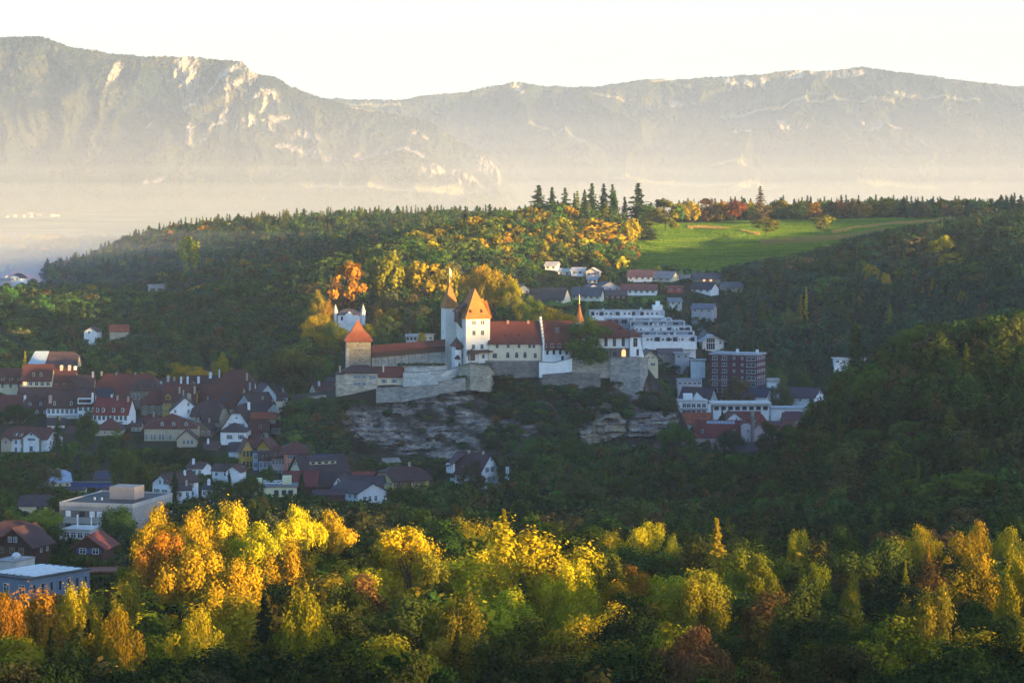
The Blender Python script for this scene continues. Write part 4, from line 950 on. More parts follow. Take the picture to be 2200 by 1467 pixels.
# curtain and retaining walls: each follows a line of points (px, top, bottom, Y)
def rampart(label, pts, mat, th=1.4, name='retaining_wall', group='stone walls around the castle rock', cop=None):
    A = [(Vector((xw(a, Y), Y, zw(t, Y))), zw(b, Y)) for a, t, b, Y in pts]
    o = A[0][0]; E = empty(name, (o.x, o.y, A[0][1])); tag(E, label, 'wall', group)
    m = MB(); c = MB()
    for (p, zb0), (q_, zb1) in zip(A[:-1], A[1:]):
        d_ = Vector((q_.x - p.x, q_.y - p.y, 0)); n_ = Vector((-d_.y, d_.x, 0)).normalized() * th
        v = [(p.x, p.y, zb0), (q_.x, q_.y, zb1), (q_.x, q_.y, q_.z), (p.x, p.y, p.z), (p.x + n_.x, p.y + n_.y, zb0), (q_.x + n_.x, q_.y + n_.y, zb1), (q_.x + n_.x, q_.y + n_.y, q_.z), (p.x + n_.x, p.y + n_.y, p.z)]
        v = [(x - o.x, y - o.y, z - A[0][1]) for x, y, z in v]
        m.hull(v, [(0, 1, 2, 3), (5, 4, 7, 6), (3, 2, 6, 7), (0, 3, 7, 4), (1, 5, 6, 2)])
        w4 = [v[3], v[2], v[6], v[7]]; k = n_ * 0.12
        c.slab([(w4[0][0] - k.x, w4[0][1] - k.y, w4[0][2] + 0.3), (w4[1][0] - k.x, w4[1][1] - k.y, w4[1][2] + 0.3), (w4[2][0], w4[2][1], w4[2][2] + 0.3), (w4[3][0], w4[3][1], w4[3][2] + 0.3)], 0.25)
    m.build('masonry', mat, E); c.build('coping', cop or stone_mat((0.2, 0.19, 0.18), (0.32, 0.3, 0.28)), E)
    xs = [a[0] for a in pts]; MARKS.append(((xs[0] + xs[-1]) / 2, (pts[0][1] + pts[0][2]) / 2, pts[0][3], 'the ' + ' '.join(label.split()[:4]), (min(xs), max(xs), min(a[1] for a in pts), max(a[2] for a in pts))))
    CLEAR.append((min(xs), max(xs), min(a[1] for a in pts) + 2, max(a[2] for a in pts) - 14, pts[0][3] - 2))
SDK = stone_mat((0.15, 0.14, 0.13), (0.27, 0.25, 0.22), 0.8); SLT = stone_mat((0.32, 0.29, 0.23), (0.50, 0.44, 0.33), 0.8); SPL = stone_mat((0.48, 0.47, 0.43), (0.68, 0.66, 0.6), 0.4); SGR = stone_mat((0.27, 0.265, 0.25), (0.40, 0.38, 0.33), 0.6)
rampart('pale ochre stone retaining wall below the arcaded castle wing', [(1228, 769, 812, 1393), (1311, 769, 812, 1393)], SLT)
rampart('tall grey stone bastion wall below the right end of the castle', [(1311, 768, 845, 1392), (1375, 768, 862, 1391), (1392, 770, 850, 1404)], SGR, 3)
rampart('dark stone retaining wall below the cream castle hall', [(1042, 776, 815, 1393), (1162, 776, 810, 1393)], SDK)
rampart('white plastered foot wall sloping down under the red timber wing', [(1158, 778, 812, 1391), (1190, 780, 806, 1391), (1229, 770, 798, 1391.5)], wall_mat(CWHT), 2)
rampart('pale plastered curtain wall curving under the castle courtyard', [(866, 801, 836, 1390), (920, 799, 832, 1388), (965, 795, 826, 1389), (992, 786, 815, 1392)], SPL)
rampart('low courtyard parapet wall of pale stone behind the hedge', [(854, 787, 800, 1398), (905, 789, 800, 1395), (960, 783, 800, 1397)], SPL, 0.8)
rampart('grey lower garden wall climbing towards the keep', [(808, 834, 866, 1378), (870, 832, 862, 1376), (942, 828, 848, 1376), (944, 822, 846, 1376), (1000, 812, 838, 1381)], SGR)
rampart('ragged stone bastion standing below the castle keep', [(985, 788, 836, 1388), (1010, 780, 838, 1383), (1052, 786, 842, 1383), (1062, 800, 842, 1390)], SLT, 6)
rampart('short garden wall half hidden among shrubs left of the rock', [(662, 853, 866, 1376), (700, 849, 866, 1374)], SGR, 0.8)
rampart('terrace wall of weathered stone low on the castle rock', [(1165, 806, 834, 1384), (1225, 801, 838, 1382), (1290, 804, 836, 1382)], SDK, 3)
# ------------------------------------------------------------------ the castle rock
def build_rock():
    top = [(480, 905), (560, 880), (640, 872), (725, 858), (808, 866), (870, 862), (942, 850), (1000, 840), (1062, 842), (1160, 812), (1230, 806), (1290, 812), (1340, 838), (1375, 855), (1400, 838), (1440, 858), (1456, 880), (1466, 930), (1490, 975)]
    bot = [(480, 930), (560, 965), (700, 1000), (800, 1015), (960, 1010), (1100, 985), (1250, 975), (1350, 965), (1466, 960), (1490, 985)]
    pcs = np.linspace(616, 1490, 300); nb = 14; nf = 130
    tp = np.interp(pcs, [a[0] for a in top], [a[1] for a in top]); bp = np.interp(pcs, [a[0] for a in bot], [a[1] for a in bot])
    Yt = 1394 - 14 * np.clip((1010 - pcs) / 200, 0, 1) - 14 * np.clip((730 - pcs) / 150, 0, 1); Yb = np.interp(pcs, [480, 700, 1000, 1250, 1490], [1330, 1312, 1306, 1325, 1380])
    rows = []
    T = np.linspace(0, 1, nf)[:, None]
    PX = np.repeat(pcs[None], nf, 0)
    # cliffs: where the face is steep; ochre quarry face and the block beside it
    py = tp + (bp - tp) * T
    wob = 14 * fbm(PX / 20, py / 20, 4, 91)
    def pmask(pts, soft=5.0):
        X_ = PX + 0.8 * wob; Y_ = py + 5 * fbm(PX / 14, py / 14, 3, 97); c_ = np.zeros(PX.shape, bool); k_ = len(pts) - 1
        for q_ in range(len(pts)):
            x1, y1 = pts[q_]; x2, y2 = pts[k_]
            cond = ((y1 > Y_) != (y2 > Y_)) & (X_ < (x2 - x1) * (Y_ - y1) / (y2 - y1 + 1e-9) + x1); c_ ^= cond; k_ = q_
        d_ = seg_dist(X_, Y_, pts + [pts[0]]); return np.where(c_, np.clip(0.5 + d_ / soft, 0, 1), np.clip(0.5 - d_ / soft, 0, 1))
    quarry = pmask([(1248, 960), (1247, 926), (1262, 922), (1275, 903), (1296, 890), (1335, 884), (1342, 900), (1337, 928), (1322, 942), (1290, 948), (1275, 962)])
    block = pmask([(1349, 888), (1400, 884), (1456, 886), (1459, 930), (1400, 938), (1345, 934)])
    upper = np.clip(1.5 - seg_dist(PX + wob, py, [(1180, 822), (1280, 826)]) / 13, 0, 1)
    ub2 = np.clip(1.5 - seg_dist(PX + wob, py, [(1345, 840), (1372, 850)]) / 13, 0, 1)
    mid = np.clip(1.5 - seg_dist(PX + wob, py, [(840, 880), (920, 858), (1000, 850)]) / 17, 0, 1)
    low = np.clip(1.5 - seg_dist(PX + wob, py, [(950, 878), (1040, 912), (1130, 925), (1150, 912)]) / 14, 0, 1)
    l2 = np.clip(1.5 - seg_dist(PX + wob, py, [(740, 905), (800, 915), (850, 940), (940, 985), (1000, 960), (930, 940)]) / 26, 0, 1)
    rk = np.clip(quarry + block + upper + ub2 + mid + low + l2 + 0.35 * (fbm(PX / 16, py / 9, 4, 95) > 0.15), 0, 1)
    rk *= np.clip((PX - 700) / 40, 0, 1)
    rk = np.where(quarry + block > 0.5, rk, rk * np.clip(1.25 + 3.2 * fbm(PX / 22, py / 11, 4, 99), 0, 1))
    Yf = Yt + (Yb - Yt) * T ** 0.9
    Y = Yf - 4.5 * (quarry + block) + 0 * T
    strata = (vnoise(py / 4.2 + PX / 160 + 0.5 * fbm(PX / 30, py / 30, 2, 4), PX / 90, 12) - 0.5)
    Y = Y - rk * (5.0 * strata + 5.0 * fbm(PX / 14, py / 9, 5, 61) + 2.5 * ridged(PX / 9, py / 40, 3, 66)) - (1 - rk) * 2.0 * fbm(PX / 24, py / 24, 4, 62) - 5 * fbm(PX / 80, py / 50, 3, 63) * np.clip(T * 5, 0, 1)
    Z = CZ - (py - HOR) / F * Yf; X = (PX - 1100) / F * Yf
    V = np.stack([X.ravel(), Y.ravel(), Z.ravel()], 1)
    # plateau behind the edge
    bx = []
    for i in range(nb):
        t = 1 - i / nb; Yp = Yt + 4 + t * 85
        zedge = CZ - (tp - HOR) / F * Yt
        zpl = np.interp(pcs, [480, 700, 800, 1000, 1060, 1300, 1400, 1470, 1490], [36, 40, 47, 52, 57, 58.5, 52, 30, 20])
        zz = zedge + (zpl - zedge) * min(1, (t * 85 + 4) / 12)
        if t > 0.75: zz = zz - (t - 0.75) * 4 * 22
        bx.append(np.stack([(pcs - 1100) / F * Yt, Yp, zz], 1))
    V = np.concatenate(bx + [V]); nrow = nb + nf
    z0 = np.zeros(nb * len(pcs))
    M, n, out = nodes('castle_rock'); geo = N(n, 'ShaderNodeNewGeometry')
    mp = N(n, 'ShaderNodeMapping'); mp.inputs['Scale'].default_value = (0.13, 0.13, 0.5); mp.inputs['Rotation'].default_value = (0, 0.10, 0); n.links.new(geo.outputs['Position'], mp.inputs[0])
    a = noise_tex(n, 1.0, 7, 0.72, vec=mp.outputs[0]); b = noise_tex(n, 0.9, 5, 0.75, vec=geo.outputs['Position']); c = noise_tex(n, 0.06, 4, 0.6, vec=geo.outputs['Position'])
    rock = ramp(n, a.outputs[0], [(0.38, (0.05, 0.040, 0.038)), (0.46, (0.17, 0.135, 0.115)), (0.53, (0.28, 0.23, 0.19)), (0.65, (0.48, 0.41, 0.32))])
    rock = mix(n, 0.7, rock, ramp(n, b.outputs[0], [(0.32, (0.4, 0.4, 0.42)), (0.62, (1.25, 1.2, 1.15))]), 'MULTIPLY')
    ochre = mix(n, 0.6, (0.34, 0.26, 0.15), ramp(n, a.outputs[0], [(0.3, (0.45, 0.45, 0.48)), (0.65, (1.15, 1.1, 1.0))]), 'MULTIPLY')
    soil = ramp(n, b.outputs[0], [(0.3, (0.014, 0.014, 0.009)), (0.7, (0.05, 0.04, 0.026))])
    A = {k: N(n, 'ShaderNodeAttribute', attribute_name=k).outputs['Fac'] for k in ('rock', 'ochre')}
    col = mix(n, A['rock'], soil, rock); col = mix(n, A['ochre'], col, ochre)
    principled(n, out, col, 1.0, 0.1, a.outputs[0], 0.9, 1.2)
    me = mesh_np('castle_rock', V, grid_faces(nrow, len(pcs)), [M], False, {'rock': ('POINT', np.concatenate([z0, rk.ravel()])), 'ochre': ('POINT', np.concatenate([z0, (np.clip(quarry * 1.3, 0, 1) * np.clip(0.55 + 1.2 * fbm(PX / 22, py / 18, 3, 98), 0.1, 1)).ravel()]))})
    tag(ob('castle_rock', me), kind='structure')
    return V[nb * len(pcs):].reshape(nf, len(pcs), 3), rk, pcs, py
ROCK = build_rock()

# ------------------------------------------------------------------ old town, left
TG = 'old town houses below the castle'
w1 = lambda f, c, r, w=1.0, h=1.5, **k: (f, c, r, w, h, k)
house('cream townhouse with three dormers at the top left of the old town', 14, 70, 822, 791, 850, 1490, 14, 0, 'x', 0.35, CRM, RT, wins=[w1('F', 4, 1, 1.1, 1.9, fr=FRAME_S)], dorm=[(4, 0.16, 1.7, 1.6, 'shed')], group=TG, bot=842)
house('broad cream house with tall red roof, two dormers and an orange lit window', 78.5, 62, 816, 783, 845, 1480, 13, 0, 'x', 0, CRM, RT, wins=[w1('F', 5, [2.0], 1.7, 1.9, lit=[(0, 0)])], dorm=[([-0.12, 0.14], 0.22, 1.3, 1.9, 'gable')], group=TG, bot=832, mark='the house with the lit window')
house('red roofed house with a white stepped parapet and two pale roof chimneys', 135, 48, 829, 790, 850, 1484, 16, 0, 'x', 0, TAN, RT, wins=[], dorm=[([-0.3, 0.05, 0.32], 0.08, 1.2, 1.2, 'shed')], chim=[(-0.16, 0.92, 1.8, 1.5, (0.7, 0.55, 0.42)), (0.2, 0.92, 1.8, 1.5, (0.7, 0.55, 0.42)), (0.46, 0.96, 0.9, 1.6, WHT)], group=TG, bot=834)
house('plain dark brown roof wedged between two taller old town roofs', 178, 42, 838, 806, 852, 1478, 14, 0, 'x', 0, TAN, RD, chim=[(0.42, 0.9, 2.4, 1.0, GRY)], group=TG, bot=838, skylights=[(0.0, 0.25, 1.6, 1.2)])
house('very long plain red roof across the top of the old town', 271, 146, 850, 803, 870, 1482, 20, 0, 'x', 0.6, TAN, (0.17, 0.045, 0.03), group=TG, bot=835, chim=[(-0.4, 0.98, 1.2), (-0.18, 0.98, 0.7), (0.1, 0.99, 0.5)], mark='the very long red roof')
HB = house('tall grey-brown stone house with five dormers and a dark archway', 311, 64, 836, 815, 925, 1452, 15, 0, 'x', 0.95, BRN, RD, inset=4, wins=[w1('F', [-0.35, -0.22, 0.1, 0.24], [3.6], 1.1, 2.9, st='arch', fr=FRAME_W), w1('F', [-0.3, 0.1], [9.0, 13.5], 1.4, 2.4)], dorm=[([-0.34, -0.16, 0.02, 0.22, 0.42], 0.1, 1.2, 1.5, 'gable')], group=TG, bot=930, ov=0.9, mark='the tall archway house')
o = window(HB.R, -0.18 * HB.W, -HB.d / 2 - 0.01, HB.ze - 20.0, 0, 4.6, 9.0, 'arch', FRAME_S)
house('stone house with steep hipped red roof in front of the archway house', 337, 70, 867, 839, 898, 1428, 12, -8, 'x', 0.7, BRN, RT, wins=[w1('F', 4, 2, 1.0, 1.5)], group=TG, bot=893)
house('yellow house with balcony under a wide red roof and slanted skylights', 384, 70, 862, 826, 893, 1424, 16, 0, 'x', 0, OCH, RT, wins=[w1('F', 5, 2, 1.1, 1.7)], dorm=[([-0.33], 0.1, 2.6, 2.0, 'gable')], chim=[(0.0, 0.5, 2.6, 0.9), (0.12, 0.35, 2.4, .8), (0.46, 0.5, 3, 1.0)], group=TG, bot=886, skylights=[(0.17, 0.5, 0.7, 2.4), (0.13, 0.3, 0.7, 2.0)])
house('narrow gabled roof with pale chimneys behind the yellow balcony house', 372, 44, 835, 815, 850, 1462, 12, 0, 'x', 0, TAN, RD, chim=[(-0.3, 0.8, 2.6, 1.2, GRY), (0.35, 0.6, 3.0, 1.0, WHT), (0.0, 0.9, 1.5)], group=TG, bot=834)
house('white gabled house with three tiny windows and a low dark roof', 398, 66, 884, 854, 905, 1398, 26, 6, 'y', 0, WHT, RD, wins=[('F', [0.1], [-3.6, -0.2], 0.9, 1.6, {}), ('F', [-0.32], [-0.1], 0.9, 1.5, {})], chim=[(-0.3, 0.8, 2.8, 1.1), (0.0, 0.7, 2.6, 1.0)], group=TG, bot=890, mark='the white gabled town house')
house('dark hipped roof block hung between white gable and tall red roof', 440, 62, 893, 862, 945, 1392, 15, -14, 'x', 0.5, TAN, RB, wins=[w1('F', [-0.3, 0.1], 3, 1.0, 2.0)], group=TG, bot=935)
house('steep red roof with cream gable end and three blue skylights', 467, 92, 873, 826, 892, 1430, 13, -22, 'x', 0, CRM, RT, wins=[('R', [0.0], [-5.4, -1.6], 1.4, 2.2, {}), ('R', [-0.25], [-1.2], 1.2, 2.0, {})], chim=[(-0.25, 0.1, 3.4, 0.6)], group=TG, bot=878, skylights=[(0.18, 0.62, 3.2, 1.1), (0.1, 0.3, 3.4, 1.4), (-0.2, 0.3, 1.8, 1.2)], mark='the roof with blue skylights')
house('highest red roof of the old town, steep and hipped, with slim chimneys', 505, 78, 848, 795, 866, 1470, 18, 0, 'x', 0.55, WHT, RT, wins=[w1('F', [0.05, 0.25, 0.38], 1, 1.4, 2.2)], chim=[(-0.47, 0.75, 3.2, 0.6, WHT), (0.3, 0.62, 3.0, 1.0), (0.4, 0.22, 3.2, 1.0, GRY)], group=TG, bot=855, mark='the highest steep red roof')
house('dark ridge roof with three white chimneys under the golden trees', 432, 70, 836, 807, 850, 1478, 13, 0, 'x', 0, TAN, RD, chim=[(-0.43, 0.4, 3.6, 1.0, WHT), (-0.1, 0.5, 2.8, 1.2, WHT), (0.25, 0.9, 2.2, 1.5, WHT)], dorm=[([-0.25], 0.3, 1.6, 1.6, 'gable')], group=TG, bot=834)
house('white gabled house partly hidden left of the big dark tree', 575, 36, 848, 826, 862, 1445, 14, 20, 'y', 0, WHT, RD, group=TG, bot=852)
house('small white house with hunched gable beside the steep cream gable', 541, 34, 866, 849, 884, 1418, 18, 18, 'y', 0.35, WHT, RV, wins=[('F', [0], [1.6], 1.0, 1.3, {})], group=TG, bot=868)
house('long dark roof stepping down with pale verge boards right of the small gable', 567, 48, 872, 843, 893, 1412, 16, 34, 'x', 0, GRY, RB, group=TG, bot=878, chim=[(0.1, 0.5, 1.2)])
house('narrow cream tower house at the right edge of the old town', 600, 13, 861, 857, 895, 1396, 6, 0, 'x', 0, CRM, RD, wins=[w1('F', [0.1], [4.0], 1.3, 1.8)], group=TG, bot=892, ov=0.2)
house('blue-grey sided old house below the dark stepped roofs', 553, 40, 884, 866, 900, 1392, 12, 20, 'x', 0, GRY, RV, group=TG, bot=888, wins=[w1('F', 2, [2.0], 1.0, 1.4)], chim=[(-0.4, 0.3, 3.2, 1.2, WHT)])
house('low bright orange tiled roof tucked in among dark old roofs', 566, 52, 898, 886, 906, 1376, 10, 0, 'x', 0.15, TAN, RO, group=TG, bot=900, mark='the bright orange roof')
house('red roofed stone house at the foot of the wooded slope', 555, 42, 926, 902, 958, 1360, 12, 0, 'x', 0.2, TAN, RT, wins=[w1('F', [-0.3], [2.4], 1.2, 2.0)], dorm=[([0.08], 0.25, 1.4, 1.7, 'shed')], group=TG, bot=948)
house('white house with curved half-hipped gable and a row of red shutters', 508, 66, 922, 873, 945, 1366, 16, -6, 'y', 0.28, WHT, RD, wins=[('F', [0.0], [-5.6], 0.9, 0.9, {'st': 'arch'}), ('F', [-0.2, -0.07, 0.07, 0.2], [-2.2], 0.8, 1.4, {'sh': SH_R})], ov=1.2, group=TG, bot=915, mark='the curved white gable')
house('plain white cube-like house with dark shuttered windows under a hipped roof', 500.5, 54, 925, 909, 972, 1340, 11, -4, 'x', 1.0, WHT, RV, inset=5.2, wins=[('F', [-0.14, 0.32], [3.0, 7.6], 1.2, 1.9, {'sh': SH_G})], ov=0.8, group=TG, bot=968, mark='the white cube-like house')
house('pale grey-brown mansion with hipped red roof and three white dormers', 366, 112, 918, 889, 968, 1352, 15, 0, 'x', 0.9, TAN, RT, inset=12, wins=[('F', [-0.46, -0.36, -0.3, -0.2, -0.14, 0.0], [4.6, 9.5], 0.9, 2.6, {}), ], dorm=[([-0.16, 0.06, 0.3], 0.12, 1.4, 1.6, 'gable', FRAME_W)], group=TG, bot=960, mark='the grey-brown mansion')
house('small brown gabled wing with three white balcony windows before the mansion', 401, 42, 943, 924, 985, 1330, 14, 4, 'y', 0, TAN, RD, wins=[('F', [-0.12, 0.08, 0.28], [1.4], 1.2, 2.0, {})], group=TG, bot=965)
house('tall narrow timber house with pale wall strips behind the brown wing', 452, 34, 905, 880, 960, 1378, 12, 10, 'x', 0.3, TAN, RB, wins=[w1('F', 2, 3, 0.9, 1.6)], group=TG, bot=940)
house('lone reddish roof with a pale chimney at the left edge of the town', 14, 84, 880, 849, 912, 1440, 12, 0, 'x', 0, TAN, RT, wins=[w1('F', 4, 2, 1.2, 2.0)], chim=[(0.44, 0.6, 2.6, 1.1, WHT)], group=TG, bot=895)
house('wide dark roof with many small dormers left of the terrace house', 78, 58, 898, 855, 922, 1428, 17, 0, 'x', 0.1, GRY, RD, wins=[w1('F', 4, 2, 1.3, 1.8)], dorm=[([-0.3, 0.1], 0.62, 1.3, 1.4, 'gable', FRAME_W), ([0.0, 0.3], 0.22, 1.4, 1.5, 'gable', FRAME_W)], group=TG, bot=915)
house('long dark brown roof band above the white terrace house', 103, 134, 862, 832, 874, 1460, 16, 0, 'x', 0, TAN, RD, group=TG, bot=856, dorm=[([-0.2, 0.0], 0.3, 2.2, 0.7, 'shed', WOOD)])
HT = house('white terrace house with four long balconies full of plants', 134, 68, 874, 838, 945, 1418, 14, 0, 'x', 0, WHT, RD, wins=[w1('F', 7, [2.2, 7.0, 11.8, 15.5], 1.3, 2.2)], dorm=[([-0.26, 0.28], 0.1, 1.2, 1.9, 'gable', FRAME_W)], chim=[(-0.4, 0.3, 3.0, 1.5, (0.5, 0.35, 0.3))], group=TG, bot=940, mark='the balconied terrace house')
for k in range(4):
    z = HT.ze - 4.0 - 4.2 * k; b_ = part_box(HT, 'balcony', -HT.W / 2, HT.W / 2, -HT.d / 2 - 1.8, -HT.d / 2 - 0.01, z - 0.25, z, FRAME_W)
    m = MB(); m.box(-HT.W / 2, HT.W / 2, -HT.d / 2 - 1.8, -HT.d / 2 - 1.72, z + 0.9, z + 1.0)
    for i in range(24): m.box(-HT.W / 2 + i * HT.W / 24, -HT.W / 2 + i * HT.W / 24 + 0.06, -HT.d / 2 - 1.79, -HT.d / 2 - 1.74, z, z + 0.9)
    m.build('railing', METAL, b_)
HT = house('white framed roof terrace house between red roofs', 184, 34, 870, 834, 905, 1412, 12, 0, 'x', 0, WHT, RD, wins=[w1('F', 3, [1.8, 5.5], 1.6, 2.0)], group=TG, bot=885, skylights=[(0, 0.8, 1.8, 1.2)], chim=[(0.42, 0.2, 4.2, 0.9, WHT)])
part_box(HT, 'roof_terrace', -HT.W / 2, HT.W / 2 - 0.8, -HT.d / 2 - 0.4, 0, HT.ze + 0.6, HT.ze + 3.4, FRAME_W); part_box(HT, 'terrace_opening', -HT.W / 2 + 0.5, HT.W / 2 - 1.2, -HT.d / 2 - 0.46, -HT.d / 2 - 0.41, HT.ze + 1.2, HT.ze + 3.0, GLASS)
HT = house('red mansard roofed white house with four oval dormers', 237, 76, 889, 855, 926, 1400, 15, -8, 'x', 0, WHT, (0.19, 0.035, 0.03), wins=[w1('F', 8, [2.0], 1.2, 2.0, fr=FRAME_S), ('R', [0.0, 0.25], [5.0, 9.0], 0.6, 1.4, {})], dorm=[([-0.38, -0.22, 0.08, 0.34], 0.1, 1.3, 2.1, 'gable', FRAME_W)], chim=[(0.1, 0.9, 1.8, .9), (0.42, 0.8, 2.2, .9)], group=TG, bot=905, mark='the red mansard house')
house('dark roofed shop house tucked behind the red mansard roof', 222, 34, 855, 834, 868, 1436, 12, 0, 'x', 0, GRY, RK, group=TG, bot=852, wins=[w1('F', 2, 1, 1.0, 1.2)])
house('low hipped dark red roof among trees below the mansard house', 233, 58, 921, 899, 940, 1368, 12, 0, 'x', 1, TAN, RT, inset=6, group=TG, bot=918, wins=[w1('F', 4, 1, 1.0, 1.4)])
HC = house('cream school-like house with a reddish roof and white gabled front', 52, 104, 941, 917, 975, 1330, 16, -18, 'x', 0.3, WHT, RT, wins=[('F', [-0.42, -0.18, -0.05], [2.0, 5.5, 9], 1.2, 1.9, {}), ('R', [-0.3, -0.1, 0.1, 0.3], [2.2, 5.6, 9], 1.1, 2.0, {})], dorm=[([-0.22, -0.1], 0.12, 1.2, 1.4, 'shed', FRAME_W)], bot=970, cat='school building', name='school_building', mark='the white gabled school', chim=[])
for (cx, wd, tag_) in ((-0.38, 22, 0), (0.18, 42, 1)):
    Wd = wd * HC.s; gx = cx * HC.W; y0 = -HC.d / 2 - 1.2; zt = HC.ze + (0.2 if tag_ else -0.8); zp = zt + Wd * 0.34
    m = MB(); m.hull([(gx - Wd / 2, y0, -8), (gx + Wd / 2, y0, -8), (gx + Wd / 2, y0, zt), (gx, y0, zp), (gx - Wd / 2, y0, zt), (gx - Wd / 2, 0, -8), (gx + Wd / 2, 0, -8), (gx + Wd / 2, 0, zt), (gx, 0, zp), (gx - Wd / 2, 0, zt)],
           [(0, 1, 2, 3, 4), (1, 6, 7, 2), (5, 0, 4, 9)]); g_ = m.build('gabled_bay', wall_mat(WHT if tag_ else TAN), HC.R)
    m = MB()
    for sg in (-1, 1):
        pts = [(gx + sg * (Wd / 2 + .8), y0 - 0.7, zt - 0.5), (gx, y0 - 0.7, zp + 0.1), (gx, 1, zp + 0.1), (gx + sg * (Wd / 2 + .8), 1, zt - 0.5)]; m.slab([(a, b, c + 0.15) for a, b, c in (pts if sg < 0 else pts[::-1])], 0.3)
    m.build('bay_roof', roof_mat(RT), g_)
    if tag_:
        for i in range(3): window(HC.R, gx - 1.3 + i * 1.3, y0, zt - 0.6, 0, 1.1, 1.1)
        window(HC.R, gx, y0, zt - 5.0, 0, 1.5, 2.2, 'rect', FRAME_S); window(HC.R, gx, y0, zt + 1.9, 0, 0.8, 0.8, 'arch', WOOD)
        for sg in (-1, 1): m = MB(); m.box(gx + sg * Wd / 2 - 0.5, gx + sg * Wd / 2 + 0.5, y0 - 0.05, y0 + 0.3, -8, zt - 0.4); m.build('corner_pilaster', wall_mat(BRN), HC.R)
    else: window(HC.R, gx, y0, zt - 1.2, 0, 1.1, 1.6, 'arch', FRAME_W)
HBB = house('big barn with a pale sheet-metal roof end behind the old town', 115, 96, 792, 756, 805, 1580, 20, 0, 'x', 0.3, TAN, (0.10, 0.06, 0.055), cat='barn', name='barn', bot=782, clear=True, mark='the barn with the pale roof')
m = MB(); h_, r_ = HBB.ze, HBB.zr; W2 = HBB.W / 2
m.slab([(-W2 - 3.2, -10.6, h_ + 0.3), (-W2 + 7, -10.6, h_ + 0.3), (-W2 + 8.6, -0.4, r_ + 0.5), (-W2 + 0.6, -0.4, r_ + 0.5)], 0.2); m.build('metal_roof', plain_mat('zinc_sheet', (0.42, 0.48, 0.5), 0.45, 0.5), HBB.R)

# middle and lower left
MG = 'houses among the trees below the old town'
house('house with a silvery solar roof among the trees at lower left', 122, 58, 1034, 1010, 1048, 1190, 12, 16, 'x', 0.3, CRM, RB, group=MG, wins=[w1('F', 4, [1.4], 1.1, 1.2)], chim=[(-0.2, 0.9, 1.0), (0.1, 0.95, 0.8)], bot=1043, rm=plain_mat('silver_panels', (0.34, 0.38, 0.46), 0.25, 0.8, 0.2), mark='the silvery solar roof')
HS = house('house with dark blue gridded solar panels beside the birch', 228, 52, 1032, 1011, 1044, 1195, 12, 0, 'x', 0.1, TAN, RB, group=MG, bot=1038, mark='the dark solar roof')
rise = HS.zr - HS.ze; sl = math.atan2(rise, 6); slen = math.hypot(rise, 6)
pm = MB(); pm.box(-0.78, 0.78, -0.62, 0.62, 0, 0.07); pme = pm.mesh('solar_panel', SOLAR); fm_ = MB()
for i in range(6):
    for j in range(3):
        f_ = 0.2 + 0.26 * j; x, y, z, rz = HS.slope((i + 0.5) / 6 * 0.94 - 0.47, f_)
        o = ob('solar_panel', pme, HS.R, (x, y, z + 0.3)); o.rotation_euler = (sl, 0, 0)
house('long low flat roofed shed with a blue sheet wall behind the dark roofs', 194, 84, 1039, 1037, 1050, 1150, 7, 0, 'flat', 0, (0.06, 0.09, 0.28), RK, group=MG, cat='shed', name='shed', bot=1046, ov=0.2)
house('white villa with green shutters, a triple balcony gable and dark roof', 346, 40, 1037, 1018, 1075, 1080, 17, -34, 'y', 0, WHT, RB, group=MG, wins=[('F', [-0.05, 0.2, 0.33], [-0.3], 1.0, 1.5, {}), ('F', [-0.25, 0.2], [3.4], 1.3, 1.8, {'sh': SH_G}), ('R', [-0.3, 0, 0.3], [2.0, 5.0], 1.1, 1.6, {})], ov=1.0, bot=1066, chim=[(0.2, 0.6, 1.6, 0.7, WHT)], mark='the white shuttered villa')
house('small brown hipped roof tucked in front of the white villa', 322, 48, 1072, 1059, 1082, 1010, 9, 0, 'x', 0.5, CRM, RB, group=MG, bot=1074)
house('low dark roofed bungalow at lower left beside the round bushy tree', 73, 66, 1085, 1063, 1096, 985, 11, 0, 'x', 0.25, CRM, RV, group=MG, bot=1092, wins=[w1('F', [0.2], [1.0], 2.6, 1.2)])
house('wide dark hipped roofs just behind the concrete block', 222, 92, 1075, 1046, 1086, 1040, 17, 0, 'x', 1.0, CRM, RV, group=MG, bot=1072, inset=8)
house('tiny far bungalow roof behind the flat roofed shed', 163, 34, 1052, 1045, 1060, 1090, 8, 0, 'x', 0.3, CRM, RK, group=MG, bot=1054)
# concrete office block
s9 = 900 / F
HO = house('two-storey grey concrete office block with brown window bands and rooftop box', 206, 163, 1085, 1083, 1136, 900, 34, -15, 'flat', 0, (0.32, 0.305, 0.29), (0.06, 0.057, 0.057), cat='office block', name='office_block', ov=0.0, bot=1130, sink=6, mark='the concrete office block')
for z0, z1 in ((-1.9, -4.0), (-6.0, -8.2)):
    b_ = part_box(HO, 'window_band', -HO.W / 2 + 0.3, HO.W / 2 - 0.3, -HO.d / 2 - 0.05, -HO.d / 2 - 0.01, HO.ze + z1, HO.ze + z0, plain_mat('brown_panel', (0.13, 0.10, 0.09), 0.6))
    for i, u in enumerate((-0.38, -0.19, -0.05, 0.05, 0.19, 0.38)):
        m = MB(); m.box(u * HO.W - 0.9, u * HO.W + 0.9, -HO.d / 2 - 0.10, -HO.d / 2 - 0.052, HO.ze + z1 + 0.1, HO.ze + z0 - 0.1); m.build('pane', FRAME_W if (i % 2 == 0 and z0 > -3) or i == 3 else GLASS, b_)
m = MB(); x0, x1, y0, y1, z = -HO.W / 2, HO.W / 2, -HO.d / 2, HO.d / 2, HO.ze
